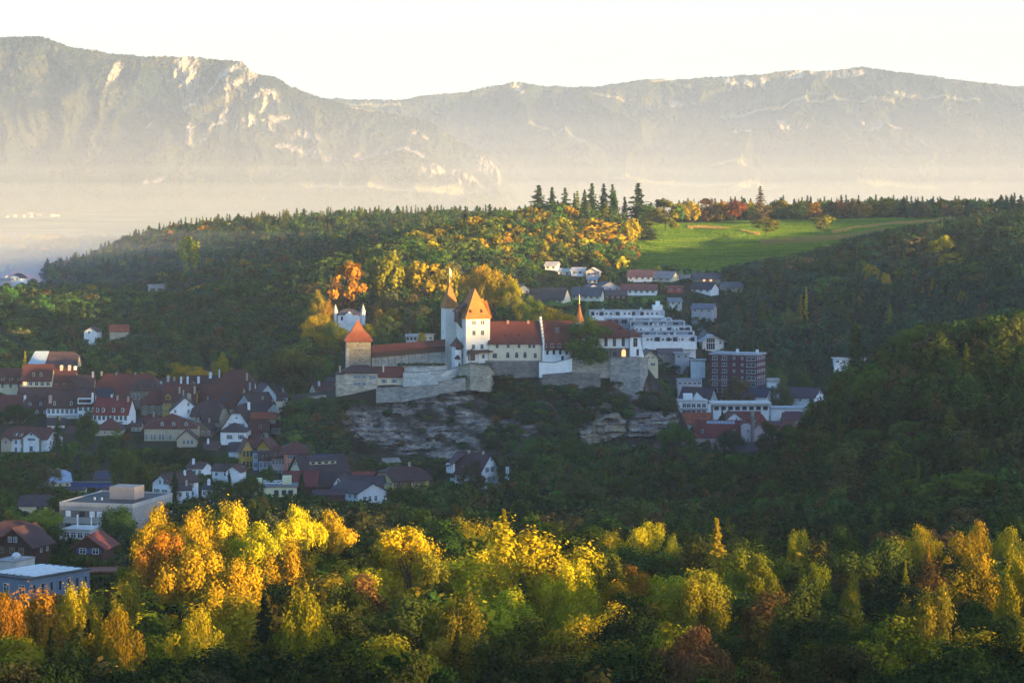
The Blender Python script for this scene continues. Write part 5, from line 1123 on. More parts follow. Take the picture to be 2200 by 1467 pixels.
for a in ((x0 - .05, x1 + .05, y0 - .05, y0 + 0.3), (x0 - .05, x1 + .05, y1 - .3, y1 + .05), (x0 - .05, x0 + .3, y0 + .3, y1 - .3), (x1 - .3, x1 + .05, y0 + .3, y1 - .3)): m.box(*a, z - 0.5, z + 0.75)
m.build('parapet', CONC, HO.R)
ph = part_box(HO, 'rooftop_box', -1.5, 7.2, -2.5, 6.0, HO.ze + 0.3, HO.ze + 4.4, wall_mat((0.36, 0.30, 0.27)))
for u in (-0.22, -0.12): part_box(HO, 'roof_vent', u * HO.W, u * HO.W + 0.5, -6, -5.5, HO.ze + 0.2, HO.ze + 1.2, FRAME_W)
HX = house('low white roof terrace with chimney pipes in front of the office block', 165, 60, 1138, 1136, 1156, 860, 9, -15, 'flat', 0, (0.45, 0.43, 0.4), (0.6, 0.58, 0.54), cat='annex', name='annex', ov=0.4, bot=1152, wins=[w1('F', 4, [1.6], 1.6, 1.6, fr=FRAME_W)])
for u in (-0.1, 0.42): m = MB(); m.tube((u * HX.W, -2, HX.ze), (u * HX.W, -2, HX.ze + 4), 0.22, 0.22, 8); m.cone((u * HX.W, -2), 0.4, HX.ze + 4, HX.ze + 4.5, 8); m.build('flue', FRAME_W, HX.R)
# chalets and the hall at lower left
house('dark timber chalet with white base and sweeping brown roof at left edge', 30, 78, 1168, 1134, 1216, 760, 11, -20, 'y', 0.0, WD, (0.085, 0.04, 0.04), cat='chalet', name='chalet', wins=[('F', [-0.12, 0.04], [-1.2], 0.9, 1.3, {}), ('F', [-0.36, -0.06, 0.22], [1.8], 1.3, 1.4, {'fr': plain_mat('tan_frame', (0.4, 0.28, 0.16))}), ('R', [0, 0.3], [2.0], 0.9, 1.2, {})], ov=1.1, bot=1206, mark='the dark timber chalet')
house('steep brown roof rising behind the dark timber chalet', 22, 66, 1150, 1119, 1180, 790, 12, 0, 'x', 0.3, WD, (0.085, 0.04, 0.04), cat='house', name='house', bot=1140)
HK = house('small chalet with blue shutters and a rust red roof in the trees', 190, 62, 1172, 1150, 1196, 740, 10, -10, 'y', 0, WD, (0.20, 0.05, 0.035), cat='chalet', name='chalet', wins=[('F', [-0.2, 0.25], [1.4], 1.6, 1.3, {'sh': plain_mat('navy_shutter', (0.05, 0.07, 0.16))})], ov=1.2, bot=1190, mark='the chalet with blue shutters')
house('tiny rust red shed roof half buried in the dark wood', 222, 50, 1226, 1219, 1240, 670, 6, 6, 'x', 0, WD, (0.24, 0.1, 0.06), cat='shed', name='shed', bot=1229)
HL = house('low blue-grey workshop hall with a white striped flat roof', 14, 112, 1240, 1237, 1278, 640, 20, -34, 'flat', 0, (0.17, 0.21, 0.26), (0.09, 0.095, 0.10), cat='workshop', name='workshop', ov=0.3, bot=1266, wins=[('R', 7, [2.4], 0.9, 2.2, {'st': 'slot', 'fr': METAL}), ('F', 3, [2.4], 1.6, 2.0, {})], mark='the blue-grey workshop')
for i in range(6): part_box(HL, 'roof_light', -HL.W / 2 + 1 + i * 2.3, -HL.W / 2 + 2.2 + i * 2.3, -8, 8, HL.ze + 0.4, HL.ze + 0.62, FRAME_W)
HL = house('weathered white plant room with a domed vent beside the workshop', 12, 50, 1207, 1205, 1235, 690, 9, -20, 'flat', 0, (0.5, 0.48, 0.44), CONC and (0.35, 0.34, 0.33), cat='plant room', name='plant_room', ov=0.15, bot=1228)
m = MB(); m.cone((0.4, 0), 0.9, HL.ze + 0.35, HL.ze + 1.0, 10, r1=0.9); m.cone((0.4, 0), 1.15, HL.ze + 1.0, HL.ze + 1.3, 10, r1=1.1); m.cone((0.4, 0), 0.9, HL.ze + 1.3, HL.ze + 1.8, 10, r1=0.5); m.build('domed_vent', plain_mat('bright_metal', (0.6, 0.6, 0.6), 0.35, 0.6, 0.4), HL.R)

# coloured row in the middle
RG_ = 'coloured houses in the row below the rock'
house('ochre yellow gabled townhouse with green shutters and white bargeboards', 532, 24, 967, 944, 1020, 1262, 11, 14, 'y', 0, OCH, RT, group=RG_, wins=[('F', [-0.3, 0, 0.3], [1.5, 6.3], 0.9, 2.4, {'fr': SH_G}), ('F', [0], [-2.2], 0.8, 1.5, {})], ov=0.8, bot=1008, mark='the ochre gabled townhouse')
house('yellow timber gable with wide overhanging white verges', 566, 28, 962, 944, 1020, 1266, 12, -10, 'y', 0, OCH, RT, group=RG_, wins=[('F', [-0.2, 0.2], [1.4], 1.0, 1.6, {})], ov=1.4, bot=968, mark='the yellow timber gable')
house('reddish roof joining the two yellow gables', 548, 42, 963, 943, 985, 1274, 12, 0, 'x', 0, OCH, RT, group=RG_, bot=958, clear=False)
house('very narrow pale blue house front with stacked bay windows', 549, 10, 972, 968, 1026, 1256, 9, 0, 'x', 0.2, (0.42, 0.5, 0.62), RV, group=RG_, wins=[('F', [0], [1.8, 5.6, 9.4], 1.2, 2.0, {})], ov=0.3, bot=1018)
house('grey townhouse with three pointed cream dormers', 573, 32, 987, 969, 1028, 1252, 11, 6, 'x', 0.2, (0.42, 0.44, 0.5), RD, group=RG_, wins=[('F', 4, [2.4, 6.2], 1.0, 2.2, {})], dorm=[([-0.25, 0.0, 0.25], 0.15, 0.9, 1.0, 'point', wall_mat(CRM))], bot=1022, mark='the grey townhouse')
house('pink townhouse with shuttered rows and arched ground floor', 598, 28, 982, 958, 1030, 1246, 12, 4, 'x', 0.1, PNK, RT, group=RG_, wins=[('F', 4, [2.0, 6.8], 1.0, 2.2, {'sh': None}), ('F', 3, [10.6], 1.4, 2.2, {'st': 'arch'})], dorm=[([-0.2, 0.15], 0.12, 1.3, 1.4, 'gable')], bot=1026, mark='the pink townhouse')
HP = house('salmon corner house with dark quoins and a hipped red roof', 634, 46, 972, 949, 1026, 1240, 14, 6, 'x', 0.6, SAL, RT, group=RG_, wins=[('F', [-0.2, 0.25], [1.6, 5.4], 1.2, 2.0, {'sh': SH_G})], ov=0.9, bot=1012, mark='the salmon corner house', skylights=[(-0.3, 0.8, 0.7, 0.9), (0.3, 0.8, 0.7, 0.9)])
qm = MB(); qm.box(-0.45, 0.45, -0.07, 0, -0.22, 0.22); qme = qm.mesh('quoin', plain_mat('quoin_stone', (0.14, 0.1, 0.1)))
for i in range(9): ob('quoin', qme, HP.R, (-HP.W / 2 + 0.5, -HP.d / 2, HP.ze - 0.8 - i * 1.1))
HQ = house('large beige barn-like house with broad violet roof and ribbon dormer', 700, 96, 1012, 976, 1020, 1205, 16, 24, 'x', 0.0, CRM, (0.07, 0.045, 0.048), wins=[('L', [-0.12, 0.12], [-3.2], 0.9, 1.9, {'sh': SH_R}), ('F', 3, [1.2], 1.4, 1.0, {})], ov=1.0, bot=1016, mark='the beige house with ribbon dormer')
x, y, z, rz = HQ.slope(0.0, 0.42); m = MB(); m.box(-6, 6, -0.1, 3, 0, 1.35); o = m.build('ribbon_dormer', wall_mat(CRM), HQ.R, (x, y, z))
m = MB(); m.slab([(-6.6, -0.6, 1.6), (6.6, -0.6, 1.6), (6.6, 4.4, 3.6), (-6.6, 4.4, 3.6)], 0.2); m.build('dormer_roof', roof_mat((0.07, 0.045, 0.048)), o)
for i in range(4): m = MB(); m.box(-5.4 + i * 3.0, -3.9 + i * 3.0, -0.15, -0.105, 0.25, 1.15); m.build('pane', GLASS, o)
x, y, z, rz = HQ.slope(0.02, 0.82); m = MB(); m.box(-4, 4, -1.3, 1.3, 0, 0.08); o = m.build('solar_panel', SOLAR, HQ.R, (x, y, z + 0.35)); o.rotation_euler = (math.atan2(HQ.zr - HQ.ze, 8), 0, 0)
house('big plain dark red shed roof in front of the beige house', 645, 70, 1043, 1012, 1054, 1150, 15, 0, 'x', 0, WD, (0.17, 0.035, 0.035), cat='shed', name='shed', bot=1050, wins=[], mark='the dark red shed roof')
house('blackish open barn beside the dark red shed', 715, 72, 1044, 1014, 1054, 1156, 14, 0, 'x', 0, WD, (0.05, 0.035, 0.04), cat='barn', name='barn', bot=1050)
house('low rust-red roof strip between barn and yellow farmhouse', 776, 60, 1028, 1013, 1040, 1192, 10, 0, 'x', 0, TAN, (0.24, 0.05, 0.035), bot=1026, cat='shed', name='shed')
HF = house('yellow farmhouse with half-hipped gable and dark red shutters', 884, 74, 1029, 1000, 1046, 1176, 17, 31, 'x', 0.45, YEL, RD, cat='farmhouse', name='farmhouse', wins=[('F', [-0.42, -0.28, -0.08, 0.12, 0.3], [2.0], 1.1, 1.5, {'sh': SH_R}), ('L', [-0.28, -0.1, 0.1], [-1.8], 0.8, 1.3, {'sh': SH_R}), ('L', [-0.36, -0.14, 0.1, 0.32], [1.8], 1.0, 1.5, {'sh': SH_R})], ov=1.2, bot=1040, chim=[(0.2, 0.95, 1.4, 0.8)], mark='the yellow farmhouse')
HY = house('flat roofed pale yellow building with a heap of white roof gear', 592, 90, 1046, 1044, 1070, 1098, 12, 4, 'flat', 0, PYL, (0.2, 0.2, 0.21), cat='building', name='flat_building', wins=[('F', [0.02, 0.2, 0.36], [2.2], 1.7, 1.9, {'st': 'slot', 'fr': METAL})], ov=0.6, bot=1062, mark='the pale yellow flat building')
part_box(HY, 'stair_head', 2.6, 6.2, 0, 3.5, HY.ze + 0.3, HY.ze + 3.6, wall_mat(PYL)); part_box(HY, 'stair_head', -7.8, -5.4, 0, 3, HY.ze + 0.3, HY.ze + 2.8, wall_mat(PYL)); part_box(HY, 'roof_box', -5.0, -3.6, -1, 1, HY.ze + 0.3, HY.ze + 2.0, METAL)
m = MB(); rr_ = random.Random(4)
for i in range(16):
    a = rr_.uniform(-3.5, 2.5); b_ = rr_.uniform(-2.5, 2); c_ = rr_.uniform(0.6, 2.2); m.tube((a, b_, HY.ze + c_), (a + rr_.uniform(-3, 3), b_ + rr_.uniform(-1, 1), HY.ze + c_ + rr_.uniform(-0.4, 0.6)), 0.16, 0.16, 6)
m.build('roof_pipework', FRAME_W, HY.R)
house('small white gable at the left end of the grey-roofed workshop', 727, 20, 1038, 1024, 1056, 1132, 12, -10, 'y', 0, WHT, RB, bot=1050, wins=[('F', [0], [-0.6], 0.9, 1.6, {})])
house('grey roofed white workshop house with broad gable to the right', 801, 62, 1056, 1037, 1082, 1100, 19, 36, 'y', 0, (0.66, 0.66, 0.66), RV, wins=[('F', [-0.28, -0.1, 0.1], [2.6], 1.3, 1.9, {}), ('F', [0.12], [-2.4], 0.8, 0.6, {}), ('L', 5, [1.6], 1.5, 1.4, {})], ov=0.9, bot=1074, mark='the white workshop house')
house('dark low roof in front of the small white gable', 706, 66, 1062, 1052, 1072, 1080, 9, 0, 'x', 0, WD, (0.07, 0.035, 0.04), bot=1062, cat='shed', name='shed')
house('wide violet ridge roof behind the white workshop house', 778, 90, 1044, 1022, 1056, 1142, 15, 0, 'x', 0, TAN, RV, bot=1036, clear=False)
HW = house('large white house with green shutters, timbered bay and tall brown roof', 998, 62, 1012, 972, 1042, 1186, 16, -33, 'x', 0.0, WHT, (0.085, 0.042, 0.045), wins=[('F', 5, [2.2, 6.2], 1.0, 2.0, {'sh': SH_G}), ('R', [0.1], [-4.6], 1.4, 1.2, {'st': 'arch'}), ('R', [-0.1, 0.15], [-0.4], 1.2, 1.9, {'sh': SH_G}), ('R', [0.0, 0.2], [3.6], 1.2, 2.0, {'sh': SH_G})], dorm=[([-0.1, 0.15], 0.16, 1.0, 1.0, 'gable')], chim=[(-0.2, 0.98, 0.8), (0.3, 0.98, 0.8)], ov=1.3, bot=1034, mark='the large white house')
m = MB(); m.box(-HW.W / 2 - 1.2, -HW.W / 2 + 2.4, -HW.d / 2 - 1.6, -HW.d / 2 - 0.01, HW.ze - 1.0, HW.ze + 3.0); o = m.build('timbered_bay', wall_mat(WHT), HW.R)
m = MB()
for k in range(4): m.box(-HW.W / 2 - 1.2 + k * 1.15, -HW.W / 2 - 1.05 + k * 1.15, -HW.d / 2 - 1.66, -HW.d / 2 - 1.61, HW.ze - 1.0, HW.ze + 3.0)
m.build('timber_frame', WOOD, o); m = MB(); m.slab([(-HW.W / 2 - 2.2, -HW.d / 2 - 2.6, HW.ze + 1.6), (-HW.W / 2 + 3.2, -HW.d / 2 - 2.6, HW.ze + 3.2), (-HW.W / 2 + 3.2, 0, HW.zr), (-HW.W / 2 - 2.2, 0, HW.zr)][::1], 0.2); m.build('bay_roof', roof_mat((0.085, 0.042, 0.045)), o)
# lamp mast
E = empty('floodlight_mast', (xw(1090, 1150), 1150, tz(xw(1090, 1150), 1150))); tag(E, 'grey mast with square white floodlight panels right of the large white house', 'lamp mast')
zt = zw(1003, 1150) - E.location.z; m = MB(); m.tube((0, 0, -1), (0, 0, zt), 0.22, 0.14, 8); m.build('pole', METAL, E)
for dx, z0, z1 in ((-0.7, zt - 2.6, zt + 0.2), (0.1, zt - 2.6, zt + 0.2), (-0.9, zt - 4.6, zt - 3.9), (0.15, zt - 5.2, zt - 4.3)): m = MB(); m.box(dx, dx + 0.62, -0.35, -0.16, z0, z1); m.build('lamp_panel', FRAME_W, E)
CLEAR.append((1080, 1096, 998, 1030, 1150)); MARKS.append((1090, 1010, 1150, 'the floodlight mast', (1084, 1096, 1000, 1035)))
house('brown roofed cottage with a small white gable at the end of its roof', 484, 58, 1010, 996, 1025, 1160, 10, -12, 'x', 0.1, WHT, RB, group=MG, bot=1012, wins=[w1('F', 3, 1, 1.0, 1.2)], chim=[(-0.1, 0.8, 2.0, .8, RB)])
house('white-fronted low house peeping over bushes below the brown cottage', 500, 30, 1012, 1001, 1026, 1150, 8, -14, 'y', 0, WHT, RT, group=MG, bot=1020)
house('dark roofed white house between the cube-like house and the ochre townhouse', 510, 38, 968, 950, 990, 1290, 11, 0, 'x', 0.1, WHT, RV, group=TG, bot=980, wins=[('F', [0.3], [2.0], 1.3, 1.6, {'sh': SH_G})])
house('grey lean-to shelter roof at the foot of the bare rock', 843, 32, 992, 984, 1000, 1285, 7, 20, 'x', 0, TAN, (0.3, 0.27, 0.24), bot=992, cat='shelter', name='shelter')

for i, (cx, w_, ev, rd, bs, Y_, rot, rf, q, wc_, rc_, lab) in enumerate((
    (292, 20, 915, 902, 932, 1378, 0, 'x', 0.2, TAN, RD, 'narrow stone house wedged beside the archway'),
    (162, 42, 932, 915, 952, 1376, 0, 'x', 0.3, TAN, RB, 'brown roofed house half sunk in trees under the terrace house'),
    (28, 44, 904, 889, 925, 1406, 0, 'x', 0.0, WHT, RD, 'low dark roof between the left bushy tree and the school'),
    (436, 36, 922, 906, 950, 1366, -8, 'y', 0.0, BRN, RD, 'brown gabled shed house beside the grey-brown mansion'),
    (472, 34, 890, 872, 905, 1408, 12, 'x', 0.0, WHT, RT, 'small reddish roof under the cream gable end'),
    (521, 34, 893, 877, 905, 1402, -14, 'x', 0.0, GRY, RV, 'violet-brown roof just behind the curved white gable'),
    (588, 30, 916, 901, 935, 1374, 0, 'x', 0.2, TAN, RT, 'small red roof at the edge of the wooded slope'),
    (588, 26, 880, 866, 893, 1410, 16, 'y', 0.0, WHT, RD, 'tiny white gable near the cream tower house'),
    (541, 30, 942, 928, 960, 1346, -6, 'x', 0.0, WHT, RT, 'low red roof right of the plain cube-like house'),
    (568, 34, 956, 942, 972, 1312, 6, 'x', 0.0, OCH, RD, 'dark roof with an ochre wall behind the yellow gable'),
    (453, 30, 962, 947, 985, 1322, 0, 'x', 0.3, TAN, RB, 'small brown house left below the plain cube-like house'),
    (605, 26, 852, 838, 865, 1452, 14, 'x', 0.0, WHT, RD, 'dark roof peeping out left of the huge dark tree'),
    (700, 40, 838, 822, 850, 1442, 22, 'x', 0.0, TAN, RT, 'red and grey roof between the huge dark tree and the castle'),
    (712, 30, 822, 810, 835, 1470, -16, 'x', 0.0, GRY, RV, 'slanting violet roof below the green tree left of the castle'),
    (352, 30, 838, 822, 848, 1468, 0, 'x', 0.0, TAN, RB, 'brown roof end behind the archway house'),
    (478, 34, 852, 836, 862, 1464, 10, 'x', 0.0, TAN, RT, 'reddish roof in the gap below the tall chimneys'),
    (250, 48, 868, 850, 885, 1432, 0, 'x', 0.0, TAN, RD, 'dark roof strip right behind the red mansard house'),
    (322, 30, 906, 890, 920, 1402, 0, 'x', 0.4, BRN, RT, 'hipped red roof below the hanging garden'),
    (150, 40, 866, 850, 876, 1446, 0, 'x', 0.0, WHT, RT, 'red roof end above the left part of the terrace house'),
    (120, 36, 912, 898, 930, 1390, 8, 'x', 0.0, WHT, RV, 'violet roof in the trees left of the terrace house'),
    (398, 34, 858, 845, 866, 1440, 0, 'x', 0.0, TAN, RD, 'dark roof ridge right of the yellow balcony house'),
    (545, 34, 915, 903, 925, 1385, 8, 'x', 0.0, WHT, RB, 'brown roof under the bright orange one'),
    (418, 34, 1005, 992, 1022, 1190, -14, 'x', 0.0, WHT, RB, 'brown roofed white house among garden trees'),
    (395, 30, 1052, 1040, 1066, 1060, 8, 'x', 0.2, WHT, RV, 'dark roof right behind the white shuttered villa'),
    (450, 34, 1050, 1037, 1066, 1075, -16, 'x', 0.0, WHT, RK, 'slate roof left of the fresh green tree'))):
    house(lab, cx, w_, ev, rd, bs, Y_, 11, rot, rf, q, wc_, rc_, group=TG, bot=bs - 4, wins=[('F', 2 if w_ < 32 else 3, 1, 1.0, 1.5, {})], chim=[(0.2, 0.7, 1.8, 0.8)] if i % 2 else [(-0.25, 0.6, 2.0, 0.9, WHT)], skylights=[(0.1, 0.5, 0.9, 1.1)] if i % 3 == 0 else [])
LIMITS = [(700, 1085, 850, 980, 1298), (1085, 1240, 850, 942, 1298), (1240, 1345, 850, 950, 1298), (1345, 1460, 850, 934, 1298)]
# ------------------------------------------------------------------ valley to the right of the castle
VG = 'buildings in the valley right of the castle'; NG = 'houses on the slope above the valley'
HR = house('seven-storey red brick apartment block with white balcony bands', 1575, 98, 763, 757, 858, 1600, 17, -22, 'flat', 0, BRK, (0.45, 0.47, 0.5), cat='apartment block', name='apartment_block', ov=0.5, bot=850, group=VG, sink=8, mark='the red brick block', wins=[
  ('R', 5, [1.6 + 3.7 * k for k in range(7)], 1.3, 1.5, {})])
gm = {}
for k in range(7):
    z = HR.ze - 1.7 - 3.7 * k
    for u, w_ in ((-0.40, 2.8), (-0.19, 2.8), (0.02, 1.1), (0.2, 1.1), (0.40, 5.2)):
        window(HR.R, u * HR.W * 0.96, -HR.d / 2, z, 0, w_, 1.9 if w_ > 2 else 1.4)
    if k in (3, 6):
        m = MB(); m.box(-HR.W / 2 - 0.1, HR.W / 2 + 0.1, -HR.d / 2 - 0.16, -HR.d / 2 - 0.005, z - 1.9, z - 1.7); m.box(HR.W / 2 + 0.005, HR.W / 2 + 0.12, -HR.d / 2, HR.d / 2, z - 1.9, z - 1.7); m.build('white_band', FRAME_W, HR.R)
for u in (-0.05, 0.55): part_box(HR, 'roof_vent', u * HR.W * 0.7, u * HR.W * 0.7 + 1.4, 0, 1.4, HR.ze + 1, HR.ze + 3.0, FRAME_W)
for u, w_ in ((-0.40, 3.4), (-0.19, 3.4), (0.40, 5.8)):
    for k in range(7): part_box(HR, 'balcony', u * HR.W * 0.96 - w_ / 2, u * HR.W * 0.96 + w_ / 2, -HR.d / 2 - 1.1, -HR.d / 2 - 0.15, HR.ze - 2.95 - 3.7 * k, HR.ze - 2.6 - 3.7 * k, METAL)
HV = house('white flat roofed apartment house with a triangular glazed gable', 1489, 62, 862, 860, 892, 1500, 14, 0, 'flat', 0, WHT, (0.6, 0.6, 0.6), cat='apartment house', name='apartment_house', ov=0.5, bot=886, group=VG, mark='the white house with triangular gable', wins=[('F', [-0.3, -0.15, 0.02, 0.2, 0.38], [2.2, 5.8], 2.0, 1.9, {})])
for k in range(2): part_box(HV, 'balcony', -HV.W / 2 - 0.3, HV.W / 2, -HV.d / 2 - 1.3, -HV.d / 2 - 0.01, HV.ze - 4.4 - 3.6 * k, HV.ze - 3.5 - 3.6 * k, wall_mat(GRY))
part_box(HV, 'roof_storey', -4.8, 0.0, -3, 3, HV.ze + 0.4, HV.ze + 3.6, wall_mat(WHT))
m = MB(); m.hull([(0.2, -4, HV.ze + 0.4), (6.6, -4, HV.ze + 0.4), (2.6, -4, HV.ze + 4.2), (0.2, 3, HV.ze + 0.4), (6.6, 3, HV.ze + 0.4), (2.6, 3, HV.ze + 4.2)], [(0, 1, 2), (3, 5, 4), (1, 4, 5, 2), (0, 2, 5, 3)]); m.build('glazed_gable', FRAME_W, HV.R)
house('bright orange tiled roof with small skylights below the white apartments', 1494, 66, 909, 887, 918, 1470, 12, 0, 'x', 0, WHT, RO, group=VG, bot=913, skylights=[(-0.3, 0.3, 0.7, 0.9), (-0.1, 0.3, 0.7, 0.9), (0.1, 0.3, 0.7, 0.9), (0.3, 0.65, 1.0, 1.2)], chim=[(-0.42, 0.3, 1.4)], mark='the bright orange valley roof')
house('dark violet roof with a pointed white gable above the white apartments', 1490, 62, 862, 832, 880, 1545, 16, -24, 'x', 0, WHT, RV, group=VG, bot=858, wins=[('R', [0.0], [-3.0], 0.9, 2.0, {})], ov=0.9, skylights=[(0.1, 0.4, 1, 1)])
house('white house with a navy blue roof in front of the brick block', 1614, 62, 851, 832, 866, 1558, 14, -22, 'x', 0.1, WHT, (0.03, 0.035, 0.07), group=VG, bot=860, wins=[('F', [-0.38, -0.25], [1.8], 1.2, 1.6, {}), ('R', [0, 0.3], [0.2, 3], 1.0, 1.5, {})], mark='the navy roofed house')
house('white gabled house with a long violet roof right of the navy roof', 1716, 62, 852, 832, 870, 1562, 14, -30, 'x', 0, WHT, (0.085, 0.055, 0.075), group=VG, bot=860, wins=[('F', [-0.4, -0.2, 0.05], [1.8], 1.1, 1.4, {}), ('R', [-0.12, 0.15], [-2.2, 1.6], 1.0, 1.9, {'sh': SH_G})], ov=1.0, mark='the violet roofed house')
house('small white cube house at the right foot of the brick block', 1662, 26, 822, 813, 846, 1590, 9, 0, 'flat', 0, WHT, (0.5, 0.48, 0.45), group=VG, bot=838, wins=[('F', [-0.1], [2.6], 1.0, 1.7, {})], ov=0.2)
HZ = house('long white flat canopy roof over a low glazed pavilion', 1592, 120, 870, 863, 885, 1500, 16, 0, 'flat', 0, WHT, (0.66, 0.64, 0.58), cat='pavilion', name='pavilion', group=VG, bot=882, ov=1.4, mark='the long white canopy', wins=[('F', 8, [1.7], 2.4, 1.9, {'st': 'slot', 'fr': METAL})])
house('low grey stepped flat building left of the brick block', 1482, 52, 818, 814, 835, 1580, 14, 0, 'flat', 0, GRY, (0.3, 0.32, 0.36), group=VG, bot=826, cat='building', name='flat_building', wins=[('F', 5, [1.4], 1.6, 1.0, {})], ov=0.3)
house('low white roofed wing beside the long canopy', 1692, 70, 880, 873, 890, 1520, 10, 0, 'flat', 0, WHT, (0.5, 0.52, 0.55), group=VG, bot=882, cat='building', name='flat_building', ov=0.3)
house('small white cottage gable beside the dark fir and canopy', 1578, 40, 903, 886, 918, 1478, 12, 12, 'y', 0, WHT, RR, group=VG, bot=905, wins=[('F', [0.1], [-0.6], 0.8, 1.2, {})])
house('red roof behind the cottage gable, left of the brick chimney', 1606, 56, 900, 884, 912, 1492, 12, 0, 'x', 0, TAN, RR, group=VG, bot=892)
HPk = house('long red roofed pink factory house with skylight band and dormers', 1554, 118, 938, 903, 972, 1452, 16, -6, 'x', 0, PNK, (0.21, 0.045, 0.035), group=VG, bot=944, cat='factory building', name='factory_building', wins=[('F', [0.2, 0.32, 0.44], [2.6], 1.2, 2.6, {})], dorm=[([-0.38, 0.2], 0.22, 1.3, 1.8, 'gable', FRAME_W)], mark='the long pink factory')
skm = MB(); skm.box(-0.8, 0.8, -1.0, 1.0, 0, 0.1); skme = skm.mesh('skylight', plain_mat('pale_glass', (0.3, 0.35, 0.42), 0.2, 0.7)); sl = math.atan2(HPk.zr - HPk.ze, 8)
for i in range(8):
    x, y, z, rz = HPk.slope(-0.28 + i * 0.065, 0.84); o = ob('skylight', skme, HPk.R, (x, y, z + 0.3)); o.rotation_euler = (sl, 0, 0)
HM = house('tall pink gabled mansard house with a pyramid red roof', 1636, 40, 925, 905, 975, 1446, 14, -6, 'y', 0.35, PNK, (0.21, 0.045, 0.035), group=VG, bot=965, wins=[('F', [0.05, 0.2], [-1.8, 2.0], 1.0, 1.3, {'fr': FRAME_S}), ('F', [-0.2], [6], 1.0, 2.0, {})], ov=0.5, mark='the pink mansard house')
m = MB(); m.cone((0, 1.0), 5.4, HM.zr - 2.0, HM.zr + 3.4, 4, rot=math.pi / 4); m.build('pyramid_roof', roof_mat((0.26, 0.045, 0.035)), HM.R)
E = empty('factory_chimney', (xw(1616.5, 1440), 1440, zw(985, 1440))); tag(E, 'tall slim grey brick factory chimney beside the pink mansard house', 'chimney')
ht = zw(885, 1440) - E.location.z; m = MB(); m.cone((0, 0), 1.05, -3, ht - 2.2, 8, r1=0.85); m.build('shaft', stone_mat((0.19, 0.19, 0.19), (0.27, 0.26, 0.25), 1.5), E)
m = MB(); m.cone((0, 0), 0.97, ht - 2.2, ht, 8, r1=0.97); m.build('rim', stone_mat((0.3, 0.3, 0.3), (0.38, 0.37, 0.36), 1.5), E)
CLEAR.append((1611, 1622, 886, 965, 1440)); MARKS.append((1616, 925, 1440, 'the brick factory chimney', (1611, 1622, 885, 980)))
house('narrow pink link wing left of the brick chimney with a round pediment', 1603, 20, 912, 905, 970, 1449, 10, 0, 'y', 0.5, (0.7, 0.55, 0.53), RR, group=VG, bot=960, wins=[('F', [0.2], [3.2, 8], 0.8, 1.4, {})], ov=0.2)
house('red roof with pale skylights running right of the pink mansard house', 1680, 56, 918, 905, 935, 1462, 12, 0, 'x', 0, PNK, RR, group=VG, bot=914, skylights=[(-0.3, 0.7, 1.4, 1.6), (-0.15, 0.7, 1.4, 1.6), (0.0, 0.7, 1.4, 1.6)])
house('orange ended violet roof among valley trees on the right', 1706, 42, 900, 884, 912, 1505, 11, 0, 'x', 0.2, TAN, (0.12, 0.05, 0.06), group=VG, bot=896)
house('dark weathered roof low in the trees before the pink mansard', 1600, 58, 972, 950, 985, 1425, 14, -14, 'x', 0, WD, (0.06, 0.045, 0.05), group=VG, bot=970, cat='shed', name='shed')
house('white gabled cottage with a wide eave beside the castle bastion', 1398, 32, 766, 752, 784, 1460, 12, 10, 'y', 0, CRM, (0.1, 0.08, 0.08), group=NG, wins=[('F', [-0.14, 0.14], [0.6], 0.9, 1.1, {}), ('F', [0.15], [4.0], 2.4, 1.3, {})], ov=1.2, bot=778, mark='the cottage beside the bastion')
HA = house('white angular house with a tall glazed stair window', 1532, 46, 732, 720, 752, 1700, 11, 6, 'y', 0, (0.72, 0.68, 0.6), (0.5, 0.5, 0.5), group=NG, ov=1.6, bot=748, wins=[('F', [0.34], [1.2], 1.0, 1.8, {'sh': None})], mark='the white angular house')
part_box(HA, 'glazed_front', -4.2, 1.2, -HA.d / 2 - 0.06, -HA.d / 2 - 0.01, 0.4, HA.ze + 1.6, GLASS)
for i in range(5): part_box(HA, 'glazing_bar', -4.2 + i * 1.3, -4.05 + i * 1.3, -HA.d / 2 - 0.12, -HA.d / 2 - 0.062, 0.2, HA.ze + 1.6, FRAME_W)
part_box(HA, 'balcony', -4.6, 1.6, -HA.d / 2 - 1.2, -HA.d / 2 - 0.13, HA.ze - 1.4, HA.ze - 1.1, FRAME_W)
